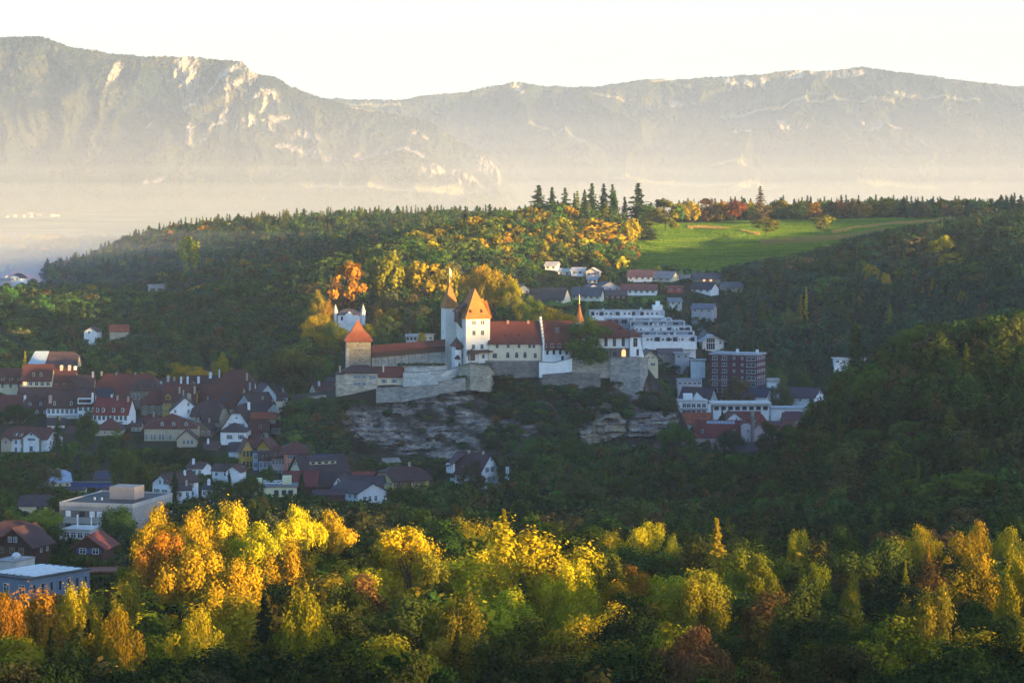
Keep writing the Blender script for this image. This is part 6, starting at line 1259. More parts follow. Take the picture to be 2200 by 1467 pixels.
# terraced white blocks
TB = 'white terraced apartment rows on the slope'
for (lab, cx, w_, top_, base_, Y_, n_, rw) in (
    ('topmost long white terrace row with a raised cube at its right end', 1347, 158, 668, 686, 1765, 16, 1.7),
    ('second white terrace row, mostly shaded glazing under a thin roof', 1372, 140, 685, 697, 1742, 16, 1.9),
    ('third white terrace row with dark recessed balconies', 1412, 116, 691, 704, 1725, 14, 1.9),
    ('fourth white terrace row lined with small square windows', 1424, 120, 702, 714, 1705, 14, 1.7),
    ('fifth terrace row, a narrow dark glazed band with pale posts', 1430, 120, 713, 724, 1690, 14, 1.7),
    ('sixth white terrace row with even paired windows', 1437, 116, 723, 736, 1672, 14, 1.7),
    ):
    Ht = house(lab, cx, w_, top_, top_ - 1.2, base_, Y_, 13, 2, 'flat', 0, (0.66, 0.66, 0.66) if not any(w in lab for w in ('glaz', 'dark recessed')) else (0.24, 0.27, 0.31), (0.5, 0.5, 0.5), cat='apartment row', name='terraced_apartments', ov=0.3, bot=base_ - 1, group=TB, sink=10,
               wins=[('F', n_, [rw], 1.15, 1.25, {'fr': FRAME_S, 'skip': [(random.Random(Y_ + j).randrange(n_), 0) for j in range(6)]})])
    rr_ = random.Random(Y_)
    for i in range(9):
        if rr_.random() < 0.5: part_box(Ht, 'loggia', -Ht.W / 2 + Ht.W * i / 9 + 0.6, -Ht.W / 2 + Ht.W * i / 9 + rr_.uniform(2.2, 4.0), -Ht.d / 2 - 0.13, -Ht.d / 2 - 0.1, Ht.ze - 2.9, Ht.ze - 0.5, GLASS)
        if rr_.random() < 0.3: u_ = rr_.uniform(-.45, .4); part_box(Ht, 'roof_vent', u_ * Ht.W, u_ * Ht.W + 1.1, -2, -0.9, Ht.ze + 0.3, Ht.ze + rr_.uniform(1.3, 2.2), wall_mat((0.6, 0.6, 0.6)))
    for i in range(4): part_box(Ht, 'party_wall', -Ht.W / 2 + i * Ht.W / 3 - (0.4 if i == 3 else 0), -Ht.W / 2 + i * Ht.W / 3 + 0.4, -Ht.d / 2 - 1.8, -Ht.d / 2 - 0.01, -4, Ht.ze + 0.35, wall_mat((0.62, 0.62, 0.62)))
    part_box(Ht, 'terrace_parapet', -Ht.W / 2 + 0.41, Ht.W / 2 - 0.41, -Ht.d / 2 - 2.3, -Ht.d / 2 - 1.9, -4, Ht.ze - 3.0, wall_mat(GRY if 'second' in lab or 'third' in lab else WHT))
    if 'topmost' in lab: part_box(Ht, 'raised_cube', Ht.W * 0.36, Ht.W * 0.49, -5, 4, Ht.ze, Ht.ze + 3.4, wall_mat(WHT)); part_box(Ht, 'lift_tower', Ht.W * 0.40, Ht.W * 0.455, -3, 1, Ht.ze + 3.4, Ht.ze + 6.0, wall_mat(WHT))
# hillside houses
def hh(label, cx, w_, ev, rd, bs, Y_, rot, roof, wall, rc, q=0.0, d=11, wins=None, **k):
    house(label, cx, w_, ev, rd, bs, Y_, d, rot, roof, q, wall, rc, group=NG, ov=0.9, bot=bs - 1, wins=wins if wins is not None else [('F', max(2, int(w_ / 12)), [1.5], 1.6, 1.4, {})], **k)
hh('two-tone house with grey and red roof at the top of the slope', 1374, 50, 593, 580, 605, 1960, -18, 'x', WHT, (0.2, 0.1, 0.1))
hh('cream two-storey house with a gabled right side and pale roof', 1420, 42, 596, 583, 608, 1955, -34, 'x', CRM, (0.24, 0.26, 0.28), wins=[('R', [-0.3, 0, 0.3], [0.2, 3], 1.1, 1.6, {}), ('F', 3, [1.5], 1.4, 1.2, {})])
hh('long low house with a dark solar roof and warm lit windows', 1520, 58, 598, 587, 606, 1950, 4, 'x', BRN, (0.07, 0.08, 0.1), wins=[('F', 4, [1.4], 1.6, 1.2, {'lit': [(1, 0), (2, 0)]})])
hh('white house with a slate blue roof and gabled right end', 1506, 40, 620, 607, 634, 1915, -34, 'x', WHT, (0.04, 0.045, 0.065))
hh('brick red box house between hillside trees', 1450, 34, 618, 615, 640, 1910, 0, 'flat', (0.3, 0.06, 0.05), (0.3, 0.08, 0.06))
hh('wide house with half blue half red roof and white gables', 1372, 74, 622, 611, 638, 1905, -10, 'x', WHT, (0.2, 0.08, 0.07))
hh('grey gabled house behind the shrubs above the spire', 1310, 46, 616, 605, 627, 1925, 22, 'y', GRY, (0.12, 0.12, 0.13))
hh('pale house with a big blue-grey roof and a balcony', 1258, 62, 634, 617, 648, 1880, -16, 'x', (0.6, 0.58, 0.5), (0.08, 0.1, 0.13))
hh('house with a long dark grey roof and cream end wall', 1172, 74, 642, 618, 657, 1860, -20, 'x', (0.66, 0.6, 0.48), (0.06, 0.06, 0.065), d=16)
hh('small pale blue gabled house beside the golden tree crown', 1126, 24, 622, 611, 634, 1890, 14, 'y', (0.55, 0.6, 0.65), (0.25, 0.28, 0.32))
hh('white stepped villa high on the wooded slope', 1183, 24, 570, 563, 580, 2010, -14, 'x', WHT, (0.6, 0.6, 0.6))
hh('first of the white roofed terrace houses, the leftmost lean-to', 1212, 26, 583, 577, 594, 1990, -14, 'x', WHT, (0.52, 0.58, 0.5))
hh('second white roofed terrace house with shallow roof beside the lean-to', 1240, 26, 581, 575, 594, 1985, -14, 'x', WHT, (0.62, 0.62, 0.62))
hh('pinkish gabled house at the right end of the white roofed terrace', 1272, 26, 584, 576, 596, 1980, -10, 'y', (0.6, 0.5, 0.46), (0.6, 0.6, 0.6))
hh('tiny blue roofed cottage below the pinkish gabled house', 1273, 20, 600, 595, 607, 1955, 0, 'x', WHT, (0.3, 0.38, 0.46), 0.4, 7)
hh('small white gable with grey roof behind the blue-grey roof', 1276, 24, 617, 611, 628, 1915, 16, 'y', WHT, (0.14, 0.15, 0.17))
hh('low grey roofed cottage right of the terraced apartments', 1452, 26, 647, 640, 655, 1850, 14, 'x', (0.5, 0.52, 0.5), (0.2, 0.24, 0.28), 0, 8)
hh('grey roofed villa with skylights beside the lane', 1508, 44, 662, 652, 682, 1820, -20, 'x', GRY, (0.14, 0.17, 0.21))
hh('wide grey roof at the edge of the right-hand forest', 1576, 42, 616, 606, 624, 1930, 14, 'x', TAN, (0.13, 0.13, 0.14), 0.2)
hh('dark brown roof with hidden walls below the grey gabled house', 1316, 60, 634, 624, 644, 1890, 0, 'x', WD, (0.09, 0.07, 0.075))
hh('flat grey carport between cream house and solar roof', 1472, 40, 592, 590, 598, 1965, 0, 'flat', GRY, (0.35, 0.34, 0.3), d=6, wins=[])
hh('pair of low brown garden sheds under the lowest terrace row', 1440, 50, 756, 749, 764, 1640, 4, 'x', (0.3, 0.25, 0.22), (0.12, 0.09, 0.1), d=7)
hh('low white walled garage right of the garden sheds', 1500, 30, 774, 773, 786, 1620, 0, 'flat', WHT, (0.4, 0.42, 0.42), d=7, wins=[])
hh('grey split-level house above the white garage', 1466, 30, 760, 757, 778, 1632, 0, 'flat', GRY, (0.35, 0.36, 0.38), d=8)
hh('white flat house with an orange awning at the foot of the dark forest', 1826, 66, 771, 769, 782, 1640, 0, 'flat', WHT, (0.62, 0.62, 0.6), d=9, mark='the house with orange awning')
# left side far houses and villa
hv = house('white villa with two slim pointed corner turrets in the sunlit clearing', 750, 48, 676, 665, 694, 1622, 10, 0, 'x', 0.7, WHT, (0.10, 0.09, 0.10), cat='villa', name='villa', bot=690, ov=0.4, wins=[('F', [-0.32, -0.1, 0.02, 0.14], [2.2], 1.0, 2.2, {'fr': WOOD})], mark='the turreted white villa')
for sx_ in (-0.62, 0.62):
    m = MB(); m.cone((sx_ * hv.W, -3), 1.25, -4, hv.ze + 1.6, 10, r1=1.25); o = m.build('turret', wall_mat(WHT), hv.R); m = MB(); m.cone((sx_ * hv.W, -3), 1.55, hv.ze + 1.6, hv.ze + 6.2, 10); m.build('turret_roof', plain_mat('pale_lead', (0.5, 0.47, 0.42)), o)
m = MB(); m.hull([(-2.4, -5.6, 0), (2.4, -5.6, 0), (2.4, -5.6, hv.ze - 0.2), (0, -5.6, hv.ze + 1.8), (-2.4, -5.6, hv.ze - 0.2), (-2.4, -4, 0), (2.4, -4, 0), (2.4, -4, hv.ze - .2), (0, -4, hv.ze + 1.8), (-2.4, -4, hv.ze - .2)], [(0, 1, 2, 3, 4), (2, 7, 8, 3), (3, 8, 9, 4), (1, 6, 7, 2), (5, 0, 4, 9)]); m.build('front_gable', wall_mat(WHT), hv.R)
house('grey-roofed side wing left of the turreted villa', 722, 18, 677, 669, 690, 1628, 8, 0, 'y', 0, WHT, (0.14, 0.13, 0.14), bot=686)
house('low pale bungalow with a shallow roof beside a golden bush', 884, 24, 722, 718, 736, 1560, 9, 0, 'x', 0, (0.55, 0.55, 0.5), (0.45, 0.45, 0.42), bot=732, wins=[('F', 3, [1.4], 1.2, 1.6, {'st': 'slot', 'fr': METAL})])
house('sunlit cream flat house peeping above the wall walk', 914, 34, 720, 717, 736, 1562, 9, 0, 'flat', 0, (0.7, 0.58, 0.42), (0.6, 0.5, 0.4), bot=730, wins=[('F', 3, [1.6], 1.4, 1.3, {})])
house('white gable under a brown roof deep in the left forest', 194, 28, 712, 703, 723, 1800, 10, -10, 'y', 0, WHT, RB, bot=722, wins=[('F', [-0.1], [0.6], 1.4, 1.2, {})])
house('orange-red roofed farmhouse with a grey metal lean-to in the left forest', 256, 40, 711, 698, 722, 1800, 11, 8, 'x', 0.1, TAN, RO, cat='farmhouse', name='farmhouse', bot=718)
house('white farmhouse with broad dark hipped roof on the far left rise', 32, 26, 597, 588, 606, 2560, 12, -20, 'y', 0.4, WHT, RK, cat='farmhouse', name='farmhouse', bot=604, wins=[('F', [-0.2, 0.2], [1.2], 1.6, 1.6, {})], mark='the far left farmhouse')
house('low pale grey shed beside the far left farmhouse', 8, 28, 602, 598, 608, 2555, 9, 0, 'x', 0, GRY, (0.3, 0.32, 0.34), cat='shed', name='shed', bot=607)
house('flat pale roofed farm hall in the misty dip behind the left forest', 335, 34, 614, 611, 622, 2500, 12, 0, 'flat', 0, (0.5, 0.45, 0.42), (0.5, 0.45, 0.44), cat='hall', name='farm_hall', bot=620)
# lane and a parked car
def build_lane():
    pts = [(1462, 1700, 745), (1495, 1720, 730), (1515, 1745, 712), (1500, 1780, 698), (1485, 1815, 684)]
    C_ = [Vector((xw(a, y), y, 0)) for a, y, z in pts]; V = []; 
    for i, p in enumerate(C_):
        d_ = (C_[min(i + 1, 4)] - C_[max(i - 1, 0)]).normalized(); n_ = Vector((-d_.y, d_.x, 0)) * 3.2
        for q_ in (p - n_, p + n_): V.append((q_.x, q_.y, tz(q_.x, q_.y) + 0.9))
    m = MB(); n = len(m.v); m.v = V
    for i in range(4): m.f.append((2 * i, 2 * i + 2, 2 * i + 3, 2 * i + 1)); m.m.append(0)
    tag(m.build('lane', plain_mat('asphalt', (0.09, 0.09, 0.095), 0.9)), kind='structure')
    CLEAR.append((1492, 1536, 696, 722, 1740))
    c = C_[2]; E = empty('parked_car', (c.x + 3, c.y + 2, tz(c.x + 3, c.y + 2) + 0.9), 0.5); tag(E, 'small white car parked on the lane beside the terraced apartments', 'car')
    m = MB(); pr = [(-2.1, 0.35), (2.1, 0.35), (2.15, 0.8), (1.2, 0.95), (0.7, 1.45), (-1.2, 1.5), (-1.9, 0.95), (-2.15, 0.85)]
    k = len(pr); m.hull([(x, -0.85, z) for x, z in pr] + [(x, 0.85, z) for x, z in pr], [tuple(range(k)), tuple(range(2 * k - 1, k - 1, -1))] + [(i, i + k, (i + 1) % k + k, (i + 1) % k) for i in range(k)]); m.build('body', plain_mat('white_paint', (0.75, 0.75, 0.76), 0.3, 0.6), E)
    m = MB(); m.box(-1.3, 0.8, -0.87, 0.87, 1.0, 1.36); m.build('side_window', GLASS, E)
    for a in (-1.3, 1.3):
        for b_ in (-0.8, 0.8): m = MB(); m.tube((a, b_ - 0.1, 0.33), (a, b_ + 0.1, 0.33), 0.33, 0.33, 10); m.build('wheel', plain_mat('tyre', (0.02, 0.02, 0.02)), E)
build_lane()
# village specks out on the misty plain
def villages():
    r = random.Random(5); m = MB(); m.hull([(-5, -4, 0), (5, -4, 0), (5, 4, 0), (-5, 4, 0), (-5, -4, 5), (5, -4, 5), (5, 4, 5), (-5, 4, 5)], [(0, 1, 5, 4), (1, 2, 6, 5), (2, 3, 7, 6), (3, 0, 4, 7)], 0)
    m.poly([(5, -4, 5), (5, 4, 5), (5, 0, 8)], 0); m.poly([(-5, 4, 5), (-5, -4, 5), (-5, 0, 8)], 0); m.poly([(-5.4, -4.5, 4.7), (5.4, -4.5, 4.7), (5.4, 0, 8.2), (-5.4, 0, 8.2)], 1); m.poly([(5.4, 4.5, 4.7), (-5.4, 4.5, 4.7), (-5.4, 0, 8.2), (5.4, 0, 8.2)], 1)
    me = m.mesh('village_house', wall_mat(TAN), roof_mat(RR)); n = 0
    for (a, b, y0, y1, cnt, where) in ((0, 175, 3750, 4050, 40, 'village houses on the misty plain at far left'), (1680, 1950, 8600, 9800, 40, 'village houses in the haze above the meadow'), (1000, 1100, 8600, 9400, 25, 'hamlet houses at the foot of the mountain'), (0, 140, 8000, 8300, 9, 'farm houses on the misty fields at left')):
        for i in range(cnt):
            px_ = r.uniform(a, b); Y_ = r.uniform(y0, y1); x = xw(px_, Y_); o = ob('village_house', me, None, (x, Y_, tz(x, Y_) - 0.3), r.uniform(-0.8, 0.8)); k = r.uniform(0.8, 1.5) * (1.0 if Y_ < 5000 else 1.3); o.scale = (k, k, k)
            tag(o, {'village houses on the misty plain at far left': 'pale speck of a village house on the misty plain at far left', 'village houses in the haze above the meadow': 'faint village house in the haze above the green meadow', 'hamlet houses at the foot of the mountain': 'faint hamlet house at the foot of the cliffed mountain', 'farm houses on the misty fields at left': 'faint farm house on the misty fields under the left mountain'}[where], 'house', where)
villages()
# ------------------------------------------------------------------ trees placed by eye
HT_ = hand_tree
for a in [
 # foreground, sunlit
 (1083, 1098, 62, 560, 'spruce', 'golden', 'orange-lit spruce tip rising behind the big golden central tree'),
 (1130, 1138, 230, 480, 'spray', 'yellow', 'big golden central tree glowing in the front wood'),
 (1230, 1200, 120, 470, 'spray', 'yellow', 'golden shoulder tree leaning against the right of the big central crown'),
 (1300, 1165, 105, 500, 'round', 'yellow-green', 'yellow-green tree right of the big golden central tree'),
 (880, 1105, 165, 540, 'tall', 'yellow', 'tall yellow tree left of the orange-lit spruce'),
 (930, 1190, 100, 510, 'spray', 'yellow-green', 'yellow-green tree below the tall yellow tree, left of centre'),
 (1540, 1118, 72, 520, 'spruce', 'orange', 'orange spruce standing alone right of centre in the front wood'),
 (1380, 1105, 95, 590, 'tall', 'yellow', 'yellow crown top catching light behind the wood, left of the lone orange spruce'),
 (1445, 1150, 60, 570, 'tall', 'yellow-green', 'small yellow-green top between yellow crown and orange spruce'),
 (1365, 1200, 80, 500, 'round', 'orange', 'orange round crown right of the yellow-green tree'),
 (1620, 1190, 90, 480, 'tall', 'yellow-green', 'yellow-green tree just right of the lone orange spruce'),
 (1750, 1205, 85, 480, 'tall', 'yellow-green', 'pale yellow-green tree in the right of the front wood'),
 (1825, 1236, 60, 450, 'round', 'yellow-green', 'small rounded yellow-green tree in a dark gap at right'),
 (1720, 1250, 165, 400, 'spray', 'olive green', 'broad olive tree with a lit top at lower right'),
 (2005, 1262, 130, 390, 'spray', 'yellow-green', 'yellow-topped large tree near the lower right corner'),
 (2100, 1185, 130, 440, 'spray', 'golden', 'golden feathery tree near the right edge'),
 (2085, 1122, 95, 540, 'tall', 'yellow', 'bright yellow tree high near the right edge'),
 (2160, 1132, 80, 545, 'tall', 'yellow', 'second bright yellow tree touching the right edge'),
 (1980, 1128, 80, 560, 'tall', 'yellow', 'low yellow crown left of the bright pair at the right edge'),
 (1715, 1136, 60, 570, 'tall', 'yellow', 'small bright yellow crown top above the brown tree'),
 (1995, 1172, 40, 500, 'spruce', 'golden', 'gold-tipped spruce, right one of a pair near the right side'),
 (1945, 1208, 42, 470, 'spruce', 'golden', 'gold-tipped spruce, left one of a pair near the right side'),
 (1495, 1240, 120, 430, 'tall', 'yellow-green', 'yellow-green tree low in the front wood, right of centre'),
 (2185, 1190, 80, 420, 'spray', 'golden', 'golden brown tree cut by the right edge'),
 (990, 1283, 150, 400, 'tall', 'yellow-green', 'yellow-green leaning tree below the big golden central tree'),
 (660, 1300, 120, 400, 'weep', 'golden', 'golden drooping tree at lower left of centre'),
 (350, 1135, 120, 520, 'spray', 'orange', 'orange tree among yellow ones beside the office block'),
 (340, 1085, 90, 560, 'tall', 'yellow', 'yellow tree in front of the office block corner'),
 (420, 1095, 100, 560, 'tall', 'yellow', 'yellow tree right of the office block'),
 (490, 1074, 110, 565, 'tall', 'yellow', 'highest yellow tree right of the office block'),
 (545, 1120, 100, 545, 'tall', 'yellow', 'yellow tree right of the highest yellow one'),
 (420, 1165, 150, 480, 'spray', 'golden', 'broad golden tree below the orange one at left'),
 (510, 1195, 130, 440, 'spray', 'golden', 'amber tree in the middle of the left golden group'),
 (640, 1085, 95, 570, 'tall', 'yellow', 'yellow crown below the grey roofed workshop'),
 (720, 1098, 95, 575, 'round', 'golden', 'golden round crown below the white workshop house'),
 (620, 1165, 120, 500, 'spray', 'golden', 'large golden crown left of the tall yellow tree'),
 (740, 1225, 120, 450, 'round', 'olive green', 'olive tree in the gap left of the golden centre'),
 (70, 1262, 140, 440, 'spray', 'orange', 'bright orange feathery tree at the lower left edge'),
 (165, 1250, 90, 450, 'spray', 'golden', 'golden feathery tree right of the orange edge tree'),
 (275, 1245, 100, 450, 'tall', 'yellow-green', 'yellow-green tree below the little rust red shed'),
 (10, 1270, 100, 420, 'spray', 'orange', 'orange crown cut by the lower left edge'),
 (420, 1312, 100, 390, 'round', 'golden', 'small golden crown low at left'),
 (240, 1310, 110, 390, 'round', 'golden', 'golden crown at the edge of the shade, lower left'),
 (250, 1098, 96, 800, 'weep', 'dark green', 'weeping willow in front of the concrete office block'),
 (1480, 1345, 150, 360, 'round', 'russet', 'russet crown low right of centre'),
 (1100, 1380, 200, 340, 'round', 'dark green', 'dark round tree at the bottom centre'),
 (330, 1400, 220, 330, 'round', 'dark green', 'broad dark green tree at the bottom left'),
 (640, 1410, 200, 330, 'round', 'dark green', 'dark green tree at the bottom below the drooping golden one'),
 (1850, 1400, 200, 330, 'round', 'dark green', 'dark tree at the bottom right'),
 (1620, 1412, 170, 320, 'round', 'brownish green', 'brownish dark tree at the bottom right of centre'),
 (90, 1400, 190, 320, 'round', 'dark green', 'dark tree in the bottom left corner'),
 (2110, 1412, 190, 320, 'round', 'dark green', 'dark tree in the bottom right corner'),
 (860, 1410, 170, 320, 'round', 'olive green', 'dark olive tree at the bottom left of centre'),
 (1370, 1418, 170, 315, 'round', 'dark green', 'dark tree at the bottom between centre and right'),
 # castle and town
 (1266, 681, 80, 1397, 'round', 'green', 'large dark green tree standing in front of the arcaded castle wing', 132),
 (630, 746, 100, 1392, 'round', 'dark green', 'huge dark green tree between old town and castle rock', 125),
 (37, 868, 66, 1385, 'spray', 'dark green', 'bushy dark tree in front of the reddish roof at the left edge', 60),
 (124, 895, 28, 1300, 'spruce', 'blue-green', 'dark spruce right of the white gabled school', 80),
 (185, 880, 46, 1310, 'tall', 'green', 'tall green tree before the red mansard house', 90),
 (237, 935, 50, 1290, 'round', 'dark green', 'dark round tree below the red mansard house'),
 (281, 965, 70, 1120, 'weep', 'olive green', 'tall pale green birch beside the dark solar roof', 105, 'birch_tree'),
 (325, 970, 40, 1240, 'tall', 'green', 'green tree in front of the grey-brown mansion'),
 (375, 955, 50, 1230, 'round', 'dark green', 'dark green tree below the mansion, left of two'),
 (425, 960, 60, 1220, 'round', 'dark green', 'dark green tree below the mansion, right of two'),
 (475, 975, 50, 1230, 'round', 'green', 'green tree below the white cube-like house'),
 (430, 1015, 40, 1120, 'tall', 'green', 'pointed green tree right of the white shuttered villa'),
 (375, 1012, 30, 1060, 'spruce', 'blue-green', 'dark fir in front of the white shuttered villa'),
 (30, 1003, 90, 1050, 'round', 'green', 'broad round green tree at the left edge below the school'),
 (92, 992, 56, 1090, 'round', 'brownish green', 'brownish tree left of the silvery solar roof'),
 (140, 1052, 70, 950, 'round', 'green', 'rounded green tree behind the left end of the office block'),
 (90, 1092, 80, 860, 'round', 'green', 'green tree left of the office block'),
 (100, 1150, 60, 780, 'round', 'dark green', 'dark green tree between the two chalets'),
 (478, 1030, 66, 1040, 'spray', 'green', 'fresh green tree left of the pale yellow flat building'),
 (535, 1025, 56, 1050, 'spray', 'green', 'second fresh green tree beside the pale yellow flat building'),
 (492, 1012, 18, 1130, 'spruce', 'blue-green', 'small dark fir before the brown roofed cottage'),
 (577, 1000, 32, 1150, 'round', 'green', 'small street tree in front of the grey townhouse'),
 (1012, 990, 50, 1140, 'round', 'brownish green', 'brownish tree covering the corner of the large white house'),
 (945, 1010, 40, 1185, 'round', 'dark green', 'dark bush-like tree between yellow farmhouse and large white house'),
 (648, 1010, 10, 1100, 'column', 'dark green', 'slim dark cypress before the dark red shed'),
 (54, 756, 16, 1530, 'spruce', 'golden', 'small sunlit golden spruce beside the pale barn roof'),
 (277, 790, 14, 1535, 'column', 'golden', 'small golden tree peeping over the very long red roof'),
 (315, 792, 40, 1530, 'round', 'golden', 'low golden tree behind the archway house'),
 (392, 780, 60, 1525, 'round', 'golden', 'broad golden tree behind the old town ridge'),
 (425, 787, 44, 1520, 'round', 'golden', 'golden tree just right of the broad one behind the old town'),
 (478, 762, 44, 1530, 'column', 'golden', 'tall oval golden tree behind the highest steep red roof'),
 (535, 777, 36, 1525, 'round', 'olive green', 'half-lit tree right of the highest steep red roof'),
 (690, 768, 50, 1500, 'round', 'green', 'green tree between huge dark tree and square stone tower'),
 (735, 745, 26, 1480, 'round', 'dark green', 'dark green tree at the left foot of the square stone tower'),
 # wooded hill behind the castle
 (745, 558, 74, 1700, 'round', 'orange', 'flat-topped orange and gold tree above the turreted villa'),
 (838, 545, 58, 1700, 'spray', 'yellow-green', 'vivid yellow-green tall tree behind the castle, left of the keep'),
 (805, 550, 46, 1712, 'round', 'yellow-green', 'yellow-green crown pressed against the vivid tall tree'),
 (872, 560, 36, 1708, 'round', 'golden', 'small golden crown right of the vivid yellow-green tree'),
 (915, 552, 78, 1700, 'round', 'golden', 'broad golden-brown crown behind the slender tower'),
 (962, 566, 38, 1690, 'round', 'yellow-green', 'yellow-green crown just left of the castle flagpole'),
 (1030, 570, 60, 1600, 'round', 'golden', 'golden tree directly behind the keep roof'),
 (1062, 578, 56, 1590, 'spray', 'golden', 'tall golden tree right of the keep roof'),
 (1098, 602, 50, 1580, 'round', 'golden', 'golden tree stepping down right of the keep'),
 (1140, 638, 50, 1560, 'round', 'yellow-green', 'yellow-green tree above the cream castle hall'),
 (1188, 660, 74, 1545, 'round', 'golden', 'rounded golden crown above the red timber wing'),
 (680, 626, 34, 1640, 'round', 'yellow-green', 'yellow-green treetop at upper left of the turreted villa'),
 (706, 645, 32, 1625, 'round', 'orange', 'orange tree at the left shoulder of the turreted villa'),
 (678, 664, 56, 1612, 'round', 'yellow', 'bright yellow tree left of the turreted villa'),
 (720, 690, 60, 1575, 'round', 'yellow-green', 'yellow-green tree in front of the turreted villa'),
 (800, 690, 46, 1575, 'round', 'yellow', 'sunny yellow tree right of the square stone tower'),
 (824, 632, 26, 1640, 'spray', 'russet', 'tall russet tree standing right of the turreted villa'),
 (842, 655, 30, 1632, 'round', 'golden', 'golden brown tree right of the tall russet one'),
 (818, 665, 24, 1610, 'round', 'orange', 'small orange-red tree at the end of the clearing'),
 (906, 712, 18, 1540, 'column', 'yellow', 'small golden bush tree beside the bungalow above the wall walk'),
 # far woods: single accents
 (407, 508, 44, 2560, 'spray', 'yellow', 'lone bright yellow tree on the hazy far hill'),
 (1042, 514, 20, 2050, 'larch', 'red-brown', 'rust red conifer on the sunlit back slope'),
 (1070, 503, 34, 2055, 'spray', 'yellow', 'golden birch right of the rust red conifer', None, 'birch_tree'),
 (945, 490, 30, 2120, 'round', 'golden', 'golden round tree left of the rust red conifer'),
 (1115, 483, 26, 2120, 'round', 'golden', 'golden tree, right one of a pair on the back slope'),
 (1095, 480, 22, 2125, 'round', 'yellow', 'golden tree, left one of a pair on the back slope'),
 (1170, 520, 24, 2050, 'round', 'golden', 'low golden tree above the white stepped villa'),
 (1158, 400, 40, 2330, 'fir', 'dark green', 'tallest fir at the left end of the skyline clump'),
 (1186, 404, 26, 2335, 'fir', 'dark green', 'fir second from left in the skyline clump'),
 (1214, 406, 26, 2330, 'fir', 'dark green', 'fir third from left in the skyline clump'),
 (1240, 412, 22, 2325, 'spruce', 'olive green', 'slimmer fir right of the skyline clump'),
 (1272, 396, 32, 2330, 'fir', 'dark green', 'tall fir at the left of the second skyline clump'),
 (1297, 397, 26, 2335, 'fir', 'dark green', 'tall fir in the middle of the second skyline clump'),
 (1316, 398, 24, 2330, 'fir', 'dark green', 'tall fir at the right of the second skyline clump'),
 (1371, 396, 38, 2320, 'fir', 'dark green', 'tall dark conifer standing apart above the meadow wood'),
 (1342, 425, 22, 2330, 'spruce', 'blue-green', 'lower dark conifer between the second clump and the lone one'),
 (1000, 445, 24, 2250, 'fir', 'dark green', 'dark fir on the back ridge left of the skyline clump'),
 (1052, 440, 26, 2240, 'fir', 'dark green', 'broad fir on the back ridge nearer the skyline clump'),
 (1290, 468, 90, 2180, 'round', 'golden', 'broad golden brown crown below the skyline firs'),
 (1355, 470, 44, 2170, 'spray', 'golden', 'golden tree at the left corner of the meadow'),
 (1390, 455, 40, 2250, 'spruce', 'olive green', 'olive conifer beside the meadow wood edge'),
 (1430, 425, 56, 2330, 'round', 'yellow-green', 'yellow-green tree at the end of the meadow wood'),
 (1487, 432, 36, 2380, 'spray', 'golden', 'amber tree at the meadow edge'),
 (1520, 424, 36, 2400, 'round', 'russet', 'russet tree at the meadow edge right of the amber one'),
 (1548, 432, 34, 2400, 'round', 'orange', 'orange tree between russet and red ones at the meadow'),
 (1580, 430, 44, 2400, 'spray', 'red-brown', 'red-brown feathery tree at the meadow edge'),
 (1634, 402, 30, 2370, 'larch', 'brownish green', 'lone tall larch rising over the meadow'),
 (1720, 438, 36, 2430, 'round', 'olive green', 'olive tree behind the meadow, middle'),
 (1750, 432, 34, 2430, 'tall', 'orange', 'orange tree behind the meadow, middle'),
 (1800, 430, 36, 2440, 'spray', 'russet', 'russet tree, first of three behind the meadow'),
 (1828, 432, 32, 2440, 'spray', 'russet', 'russet tree, middle of three behind the meadow'),
 (1856, 436, 32, 2440, 'spray', 'orange', 'orange-brown tree, last of three behind the meadow'),
 (1940, 430, 28, 2440, 'fir', 'blue-green', 'rounded blue fir behind the meadow at right, left of two'),
 (1970, 430, 30, 2440, 'fir', 'blue-green', 'rounded blue fir behind the meadow at right, right of two'),
 (2078, 430, 18, 2450, 'spruce', 'blue-green', 'dark spruce at the far right end of the meadow skyline'),
 (1646, 468, 46, 2150, 'round', 'yellow-green', 'bushy yellow-green tree standing on the meadow', 36),
 (1766, 462, 46, 2140, 'round', 'yellow-green', 'round dense green tree standing on the meadow', 36),
 # right hillside accents, their sunlit patches put into the leaf colour
 (1970, 505, 80, 1900, 'round', 'brownish green', 'half-lit brownish crown high on the dark right hill'),
 (2020, 505, 60, 1890, 'round', 'golden', 'amber crown high on the dark right hill'),
 (2042, 540, 56, 1870, 'round', 'golden', 'amber crown just below the high one on the right hill'),
 (1873, 563, 32, 1860, 'round', 'golden', 'small golden crown in the middle of the dark right hill'),
 (1850, 556, 26, 1870, 'round', 'olive green', 'small olive crown left of the golden hill crown'),
 (1938, 570, 34, 1850, 'round', 'yellow-green', 'yellow-green crown on the dark right hill'),
 (1964, 574, 26, 1850, 'round', 'golden', 'tiny golden crown right of the yellow-green hill crown'),
 (1900, 586, 30, 1840, 'spray', 'golden', 'amber spray of foliage in the dark right hill'),
 (1732, 618, 12, 1800, 'spruce', 'golden', 'gold-tipped spruce, upper of two on the dark slope'),
 (1721, 634, 14, 1795, 'spruce', 'golden', 'gold-tipped spruce, lower of two on the dark slope'),
 (1845, 626, 24, 1790, 'tall', 'olive green', 'olive lit crown below the golden hill crown'),
 (1805, 630, 16, 1795, 'spruce', 'olive green', 'grey-olive spruce left of the olive lit crown'),
 (2003, 598, 16, 1810, 'spruce', 'golden', 'gold-lit spruce to the right on the dark hill'),
 (1982, 614, 14, 1805, 'spruce', 'golden', 'small gold-lit spruce left of its taller neighbour'),
 (2068, 626, 20, 1800, 'spray', 'golden', 'faint amber tree near the right side of the dark hill'),
